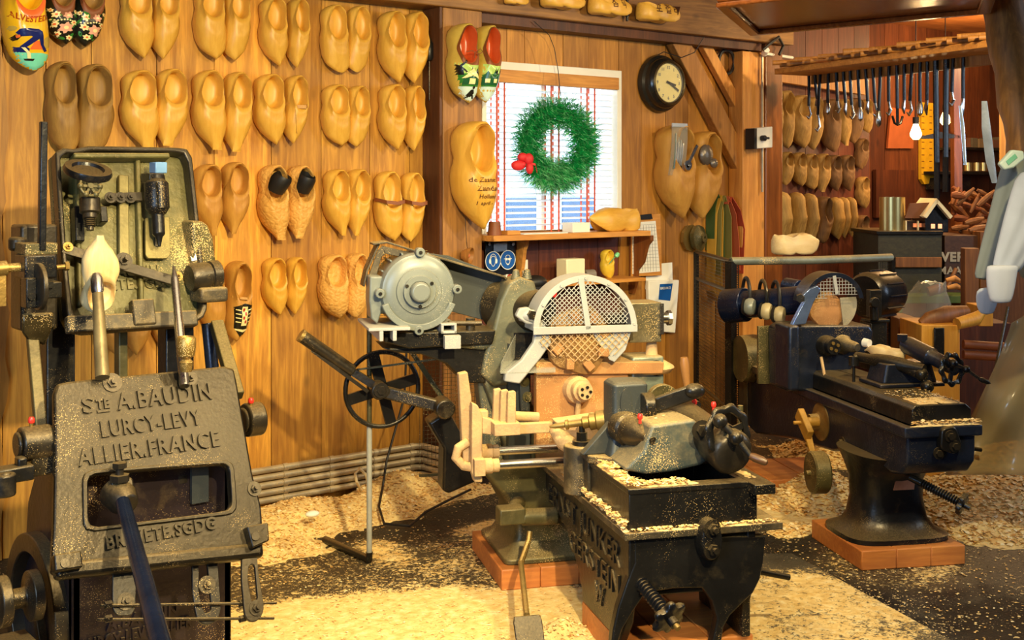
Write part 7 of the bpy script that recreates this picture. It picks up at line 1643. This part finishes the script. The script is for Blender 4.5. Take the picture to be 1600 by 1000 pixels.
def can(px,yb,yt,r,d):
    c=V(D(px,yb,d));h=(yb-yt)/F*d;m=MB();m.lathe([(0,0),(r,0),(r,h),(r-.006,h),(r-.006,.02),(0,.02)],c,(0,0,1),32);return m
tag(can(1394,362,308,.085,8.35).build('tin_can',M['tin']),'shiny golden tin can standing on the green chest','tin')
# toy house
hp_=V(D(1450,363,8.25));hh=thing('toy_house','small dark model house with cream gable and lit windows on the chest','model house',hp_)
cbox(1446,1482,334,363,8.25,.28,'walls','ironbk',hh);cbox(1414,1446,345,363,8.35,.2,'veranda',m_plain('dark_brown_paint',(50,34,26),.6),hh)
def slabp(pts,d,t,name,mat): return slabd(name,pts,d,t,mat,par=hh)
slabp([(1447,335),(1464,313),(1485,335)],8.25,.28,'gable','ironbk');slabp([(1443,338),(1464,310),(1467,314),(1448,341)],8.2,.34,'gable_board_left','cream');slabp([(1464,310),(1489,338),(1485,342),(1463,316)],8.2,.34,'gable_board_right','cream');slabp([(1414,341),(1422,318),(1463,316),(1446,341)],8.28,.02,'roof',m_plain('brown_roof',(120,74,44),.7))
for a_ in (1455,1466): slabp([(a_,350),(a_+6,350),(a_+6,357),(a_,357)],8.24,.004,'window',m_emit('lit_window',(255,170,120),1.2))
slabp([(1427,349),(1441,349),(1441,355),(1427,355)],8.33,.004,'window',m_emit('lit_window_small',(220,130,80),.8))
for a_ in (1415,1434): slabp([(a_,345),(a_+2,345),(a_+2,363),(a_,363)],8.3,.02,'veranda_post','cream')
# loose tools and offcuts piled on the chest and shelves
rr=random.Random(21);kinds=[('wood_offcut','clog_wood offcut')]
for i in range(26):
    px=rr.uniform(1492,1548);py=rr.uniform(300,360);d=8.45+rr.uniform(-.1,.3);c=V(D(px,py,d));a_=rr.uniform(-1.2,1.2);ln=rr.uniform(.04,.09);dv=xd*math.cos(a_)+V((0,0,math.sin(a_)));m=MB();r_=rr.uniform(.012,.026)
    m.tube([c-dv*ln,c-dv*ln*.4,c+dv*ln*.3,c+dv*ln],[r_*.7,r_*1.2,r_,r_*.5],8)
    tag(m.build('turned_tool' if i%2 else 'wood_offcut',M['brownbox'] if i%3 else M['leather']),('turned wooden tool handle' if i%2 else 'short wood offcut')+' in the jumbled heap left of the jacket','tool' if i%2 else 'offcut','jumbled tools and offcuts in the back room' if i%2 else 'jumbled offcuts in the back room')
def wbox(px0,px1,py0,py1,Y,dep,name,mat):
    a=W(px0,py0,Y-dep);b=W(px1,py1,Y-dep);z1=W((px0+px1)/2,py0,Y-dep)[2];z0=W((px0+px1)/2,py1,Y-dep)[2];m=MB();m.box(a[0],b[0],Y-dep,Y,z0,z1);return m.build(name,M[mat] if isinstance(mat,str) else mat,None,bev=.003)
shf=wbox(1488,1600,268,273,5.945,.3,'back_shelf','irondk');tag(shf,'dark narrow shelf with tins behind the curved blade','shelf')
shf=cbox(1532,1620,362,600,8.2,.6,'workbench','brownbox');tag(shf,'brown worn bench top behind the jacket','bench')
for i,px in enumerate((1512,1526,1536)): tag(can(px,267,254,.035,W(px,268,5.75)[1]/ray(px,0)[1]).build('small_tin',M['tin']),'small tin on the dark shelf behind the blades','tin','small tins on the back shelf')
for i in range(8):
    px=1508+i*11;tag(wbox(px,px+9,214+rr.random()*8,231,5.945,.2,'parts_box',m_plain('dull_box%d'%i,[(110,70,50),(90,80,60),(120,100,70),(70,56,50)][i%4],.7)),'small carton stacked on the dim upper shelf behind the blades','box','small cartons on the upper shelf')
shf=wbox(1500,1600,231,235,5.945,.25,'upper_shelf','irondk');tag(shf,'dim upper shelf carrying small cartons','shelf')
# green trestle, plastic bag, wooden blocks
m=cbox(1380,1560,462,474,8.0,.5,'green_bench',m_plain('green_paint',(84,104,44),.6));tag(m,'low green painted bench under the chest','bench')
for i,px in enumerate((1400,1530)):
    o=cbox(px,px+10,474,655,8.0,.06,'leg',m.data.materials[0],m)
# fallen mallets and clogs on the block stack
bks=cbox(1440,1500,508,760,6.2,.35,'yellow_block','yellowbox');tag(bks,'pale yellow square timber block behind the right lathe handwheel','block')
bks=cbox(1460,1476,512,572,6.18,.015,'dark_strip','irondk',bks)
bks=cbox(1404,1438,498,738,6.6,.3,'brown_block','brownbox');tag(bks,'brown timber block behind the turned clog blank','block')
bks=cbox(1419,1421,498,560,6.59,.005,'gap_line','irondk',bks)
def blob(name,pts,rad,mat,lab,cat,par=None):
    m=MB();m.tube([V(D(*p)) for p in pts],rad,12);o=m.build(name,M[mat],par,ang=60)
    if lab: tag(o,lab,cat)
    return o
blob('rough_clog',[(1438,505,6.3),(1450,500,6.3),(1480,492,6.35),(1510,486,6.4)],[.02,.04,.05,.03],'brownbox','roughly hewn brown clog lying on the yellow block','clog')
blob('billet',[(1495,506,6.2),(1525,498,6.25),(1535,488,6.25)],[.03,.035,.02],'yellowbox','split pale billet lying beside the rough clog','billet')
mh=blob('mallet',[(1450,456,7.9),(1472,450,7.9)],.032,'leather','brown mallet leaning over the plastic bag','mallet')
blob('handle',[(1480,450,7.9),(1494,420,7.95)],.014,'brownbox',None,None,mh)
for i,(x_,y_) in enumerate(((1478,438),(1480,450))): blob('curved_sole',[(x_,y_,7.6),(x_+14,y_-3,7.6),(x_+24,y_+2,7.6)],[.012,.02,.01],'pinex','%s curved orange sole piece beside the mallet'%('upper','lower')[i],'sole')
m=MB();bp=[(1392,500),(1410,478),(1440,455),(1470,448),(1472,490),(1440,498)]
c=V(D(1435,485,7.0));rgs=[]
for j in range(9):
    t=j/8;rgs.append([c+xd*((.19-.12*t)*(1+.12*math.sin(i*1.7+j))*math.cos(2*PI*i/18)+.08*t)+yd*(.13*(1-.4*t)*math.sin(2*PI*i/18))+V((0,0,-.07+.23*t+.012*math.sin(i*2.3+j))) for i in range(18)])
m.rings(rgs);tag(m.build('plastic_bag',M['clear'],ang=30),'crumpled clear plastic bag behind the turned clog blank','bag')
# vices, rollers and dark things at the right
for i,yy in enumerate((538,554)): blob('roller',[(1505,yy,7.0),(1568,yy+4,7.0)],.026,'leather','%s dark red roller right of the yellow block'%('upper','lower')[i],'roller')
tag(cbox(1498,1580,505,690,7.3,.5,'machine_cabinet','redwall'),'dark red machine cabinet behind the rollers','cabinet')
tag(cbox(1530,1552,478,510,6.9,.2,'stool_seat','yellowbox'),'pale block on the dark red cabinet below the jacket','block')
m=MB();m.tube([V(D(1575,480,6.0)),V(D(1555,580,5.8)),V(D(1540,640,5.7))],.008,8);tag(m.build('iron_rod',M['irondk']),'thin dark rod slanting down beside the plastic sheet','rod')
# jacket
jm=M['cloth'];jk=thing('jacket','pale grey-blue work jacket hanging at the right edge','jacket',D(1590,490,4.6))
dj=4.55
def cloth(secs,name,mat,n=28,th=.35,fold=.09):
    """secs: list of (xl,xr,y,depth) pixel sections of a hanging sleeve or panel"""
    rg=[]
    for k,(xl,xr,y,d) in enumerate(secs):
        a=V(D(xl,y,d));b=V(D(xr,y,d));c=(a+b)/2;w=(b-a).length/2
        rg.append([c+xd*w*math.cos(2*PI*i/n)*(1+fold*.4*math.sin(1.1*i+.6*k))+yd*w*th*math.sin(2*PI*i/n)*(1+fold*2.5*math.sin(1.7*i+.9*k)) for i in range(n)])
    m=MB();m.rings(rg);return m.build(name,mat,jk,sub=1,ang=80)
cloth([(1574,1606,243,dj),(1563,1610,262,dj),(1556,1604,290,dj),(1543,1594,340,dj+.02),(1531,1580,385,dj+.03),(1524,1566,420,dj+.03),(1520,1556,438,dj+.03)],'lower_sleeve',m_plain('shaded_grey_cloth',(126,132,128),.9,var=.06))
cloth([(1592,1650,262,dj-.12),(1580,1650,300,dj-.14),(1568,1640,340,dj-.16),(1558,1622,380,dj-.17),(1550,1602,412,dj-.18),(1548,1590,430,dj-.18)],'sleeve',jm)
cloth([(1543,1593,414,dj-.2),(1541,1590,418,dj-.2),(1541,1586,450,dj-.2),(1546,1581,468,dj-.2),(1549,1578,474,dj-.2)],'cuff',m_plain('white_cloth',(180,184,194),.9,var=.04),th=.5,fold=.01)
cloth([(1528,1566,448,dj-.06),(1524,1562,462,dj-.06),(1526,1556,480,dj-.06),(1532,1552,492,dj-.06)],'lower_cuff',jm,fold=.02)
cloth([(1596,1700,236,dj+.05),(1590,1720,280,dj+.05),(1585,1720,380,dj+.08),(1582,1720,450,dj+.08)],'body_panel',m_plain('olive_grey_cloth',(132,134,118),.9),th=.3)
m=MB();a=V(D(1572,256,dj-.12));pts=[(1562,256),(1582,234),(1600,236),(1602,248),(1585,262),(1570,266)];P0_=[V(D(x_,y_,dj-.12)) for x_,y_ in pts];m.rings([P0_,[p+yd*.03 for p in P0_]]);col=m.build('collar',m_plain('pale_green_cloth',(190,206,190),.9),jk,bev=.006)
m=MB();pts=[(1572,252),(1586,240),(1590,246),(1576,258)];P0_=[V(D(x_,y_,dj-.123)) for x_,y_ in pts];m.rings([P0_,[p+yd*.002 for p in P0_]]);m.build('neck_label',m_plain('green_label',(110,176,140),.8),col)
m=MB();m.tube([V(D(1612,-226,dj)),V(D(1606,200,dj)),V(D(1604,240,dj))],.008,8);m.build('hanger_hook',M['irondk'],jk)
# plastic sheet
m=MB();g=[]
nx,ny=18,22
shm=m_glass('clear_sheet',(214,196,150),.3,.22,.62)
for j in range(ny+1):
    t=j/ny;row=[]
    y=505+ (742-505)*t+0;xl=1580-(1580-1478)*min(1,t*1.05)**1.15;xr=1700
    for i in range(nx+1):
        u=i/nx;px=xl+(xr-xl)*u;d=5.3-.25*u+.05*math.sin(u*9+t*4)+.03*math.sin(t*11-u*5)-.1*t
        row.append(m.bm.verts.new(V(D(px,y-70*u*(1-t),d))))
    g.append(row)
for j in range(ny):
    for i in range(nx): m._f([g[j][i],g[j][i+1],g[j+1][i+1],g[j+1][i]])
o=m.build('plastic_sheet',shm,ang=80);sm_=o.modifiers.new('solid','SOLIDIFY');sm_.thickness=.002;tag(o,'large translucent plastic sheet sloping down at the right edge','plastic sheet')
# ---------------------------------------------------------------- light
w=bpy.data.worlds.new('world');bpy.context.scene.world=w;w.use_nodes=True
w.node_tree.nodes['Background'].inputs[0].default_value=(.78,.9,1,1);w.node_tree.nodes['Background'].inputs[1].default_value=3.2
def lamp(name,typ,loc,tgt,pw,col,size=.3,spot=None,blend=.6,sy=None):
    l=bpy.data.lights.new(name,typ);l.energy=pw;l.color=col
    if typ=='AREA':
        l.size=size
        if sy: l.shape='RECTANGLE';l.size_y=sy
    else: l.shadow_soft_size=size
    if spot: l.spot_size=math.radians(spot);l.spot_blend=blend
    o=bpy.data.objects.new(name,l);C.objects.link(o);o.location=loc
    o.rotation_euler=(V(tgt)-V(loc)).to_track_quat('-Z','Y').to_euler();return o
WARM=(1,.82,.44)
lamp('ceiling_spot','SPOT',(1.3,.5,2.55),(2.3,5.0,1.3),700,WARM,.05,80,.7)
lamp('ceiling_spot','SPOT',(3.0,1.2,2.65),(3.2,3.9,.3),230,WARM,.06,90,.7)
lamp('ceiling_spot','SPOT',(1.6,2.2,2.65),(2.3,4.0,0),140,WARM,.06,90,.8)
lamp('ceiling_spot','SPOT',(5.0,2.4,2.65),(5.0,5.2,1.2),150,(1,.78,.42),.06,100,.7)
lamp('ceiling_spot','SPOT',(6.4,3.6,2.65),(6.8,5.5,1.2),90,(1,.74,.38),.06,110,.7)
lamp('ceiling_fill','AREA',(2.2,2.6,2.7),(2.2,2.6,0),32,(1,.82,.52),2.2)  # unseen warm fill light added overhead, not a real fitting
lamp('side_daylight','AREA',(-1.2,1.4,1.7),(4,4,.8),85,(.5,.72,1),1.3)
lamp('right_daylight','AREA',(7.0,.4,2.2),(5.5,3.5,1.2),40,(.6,.78,1),.9)
lamp('back_room_fill','POINT',(8.8,5.0,2.5),(0,0,0),46,(1,.66,.3),.08)  # unseen light added to give the dark back room its warm glow
lamp('back_room_fill','POINT',(8.0,4.2,2.5),(0,0,0),34,(1,.66,.3),.08)  # second added light for the back room, separate from the hanging bulbs
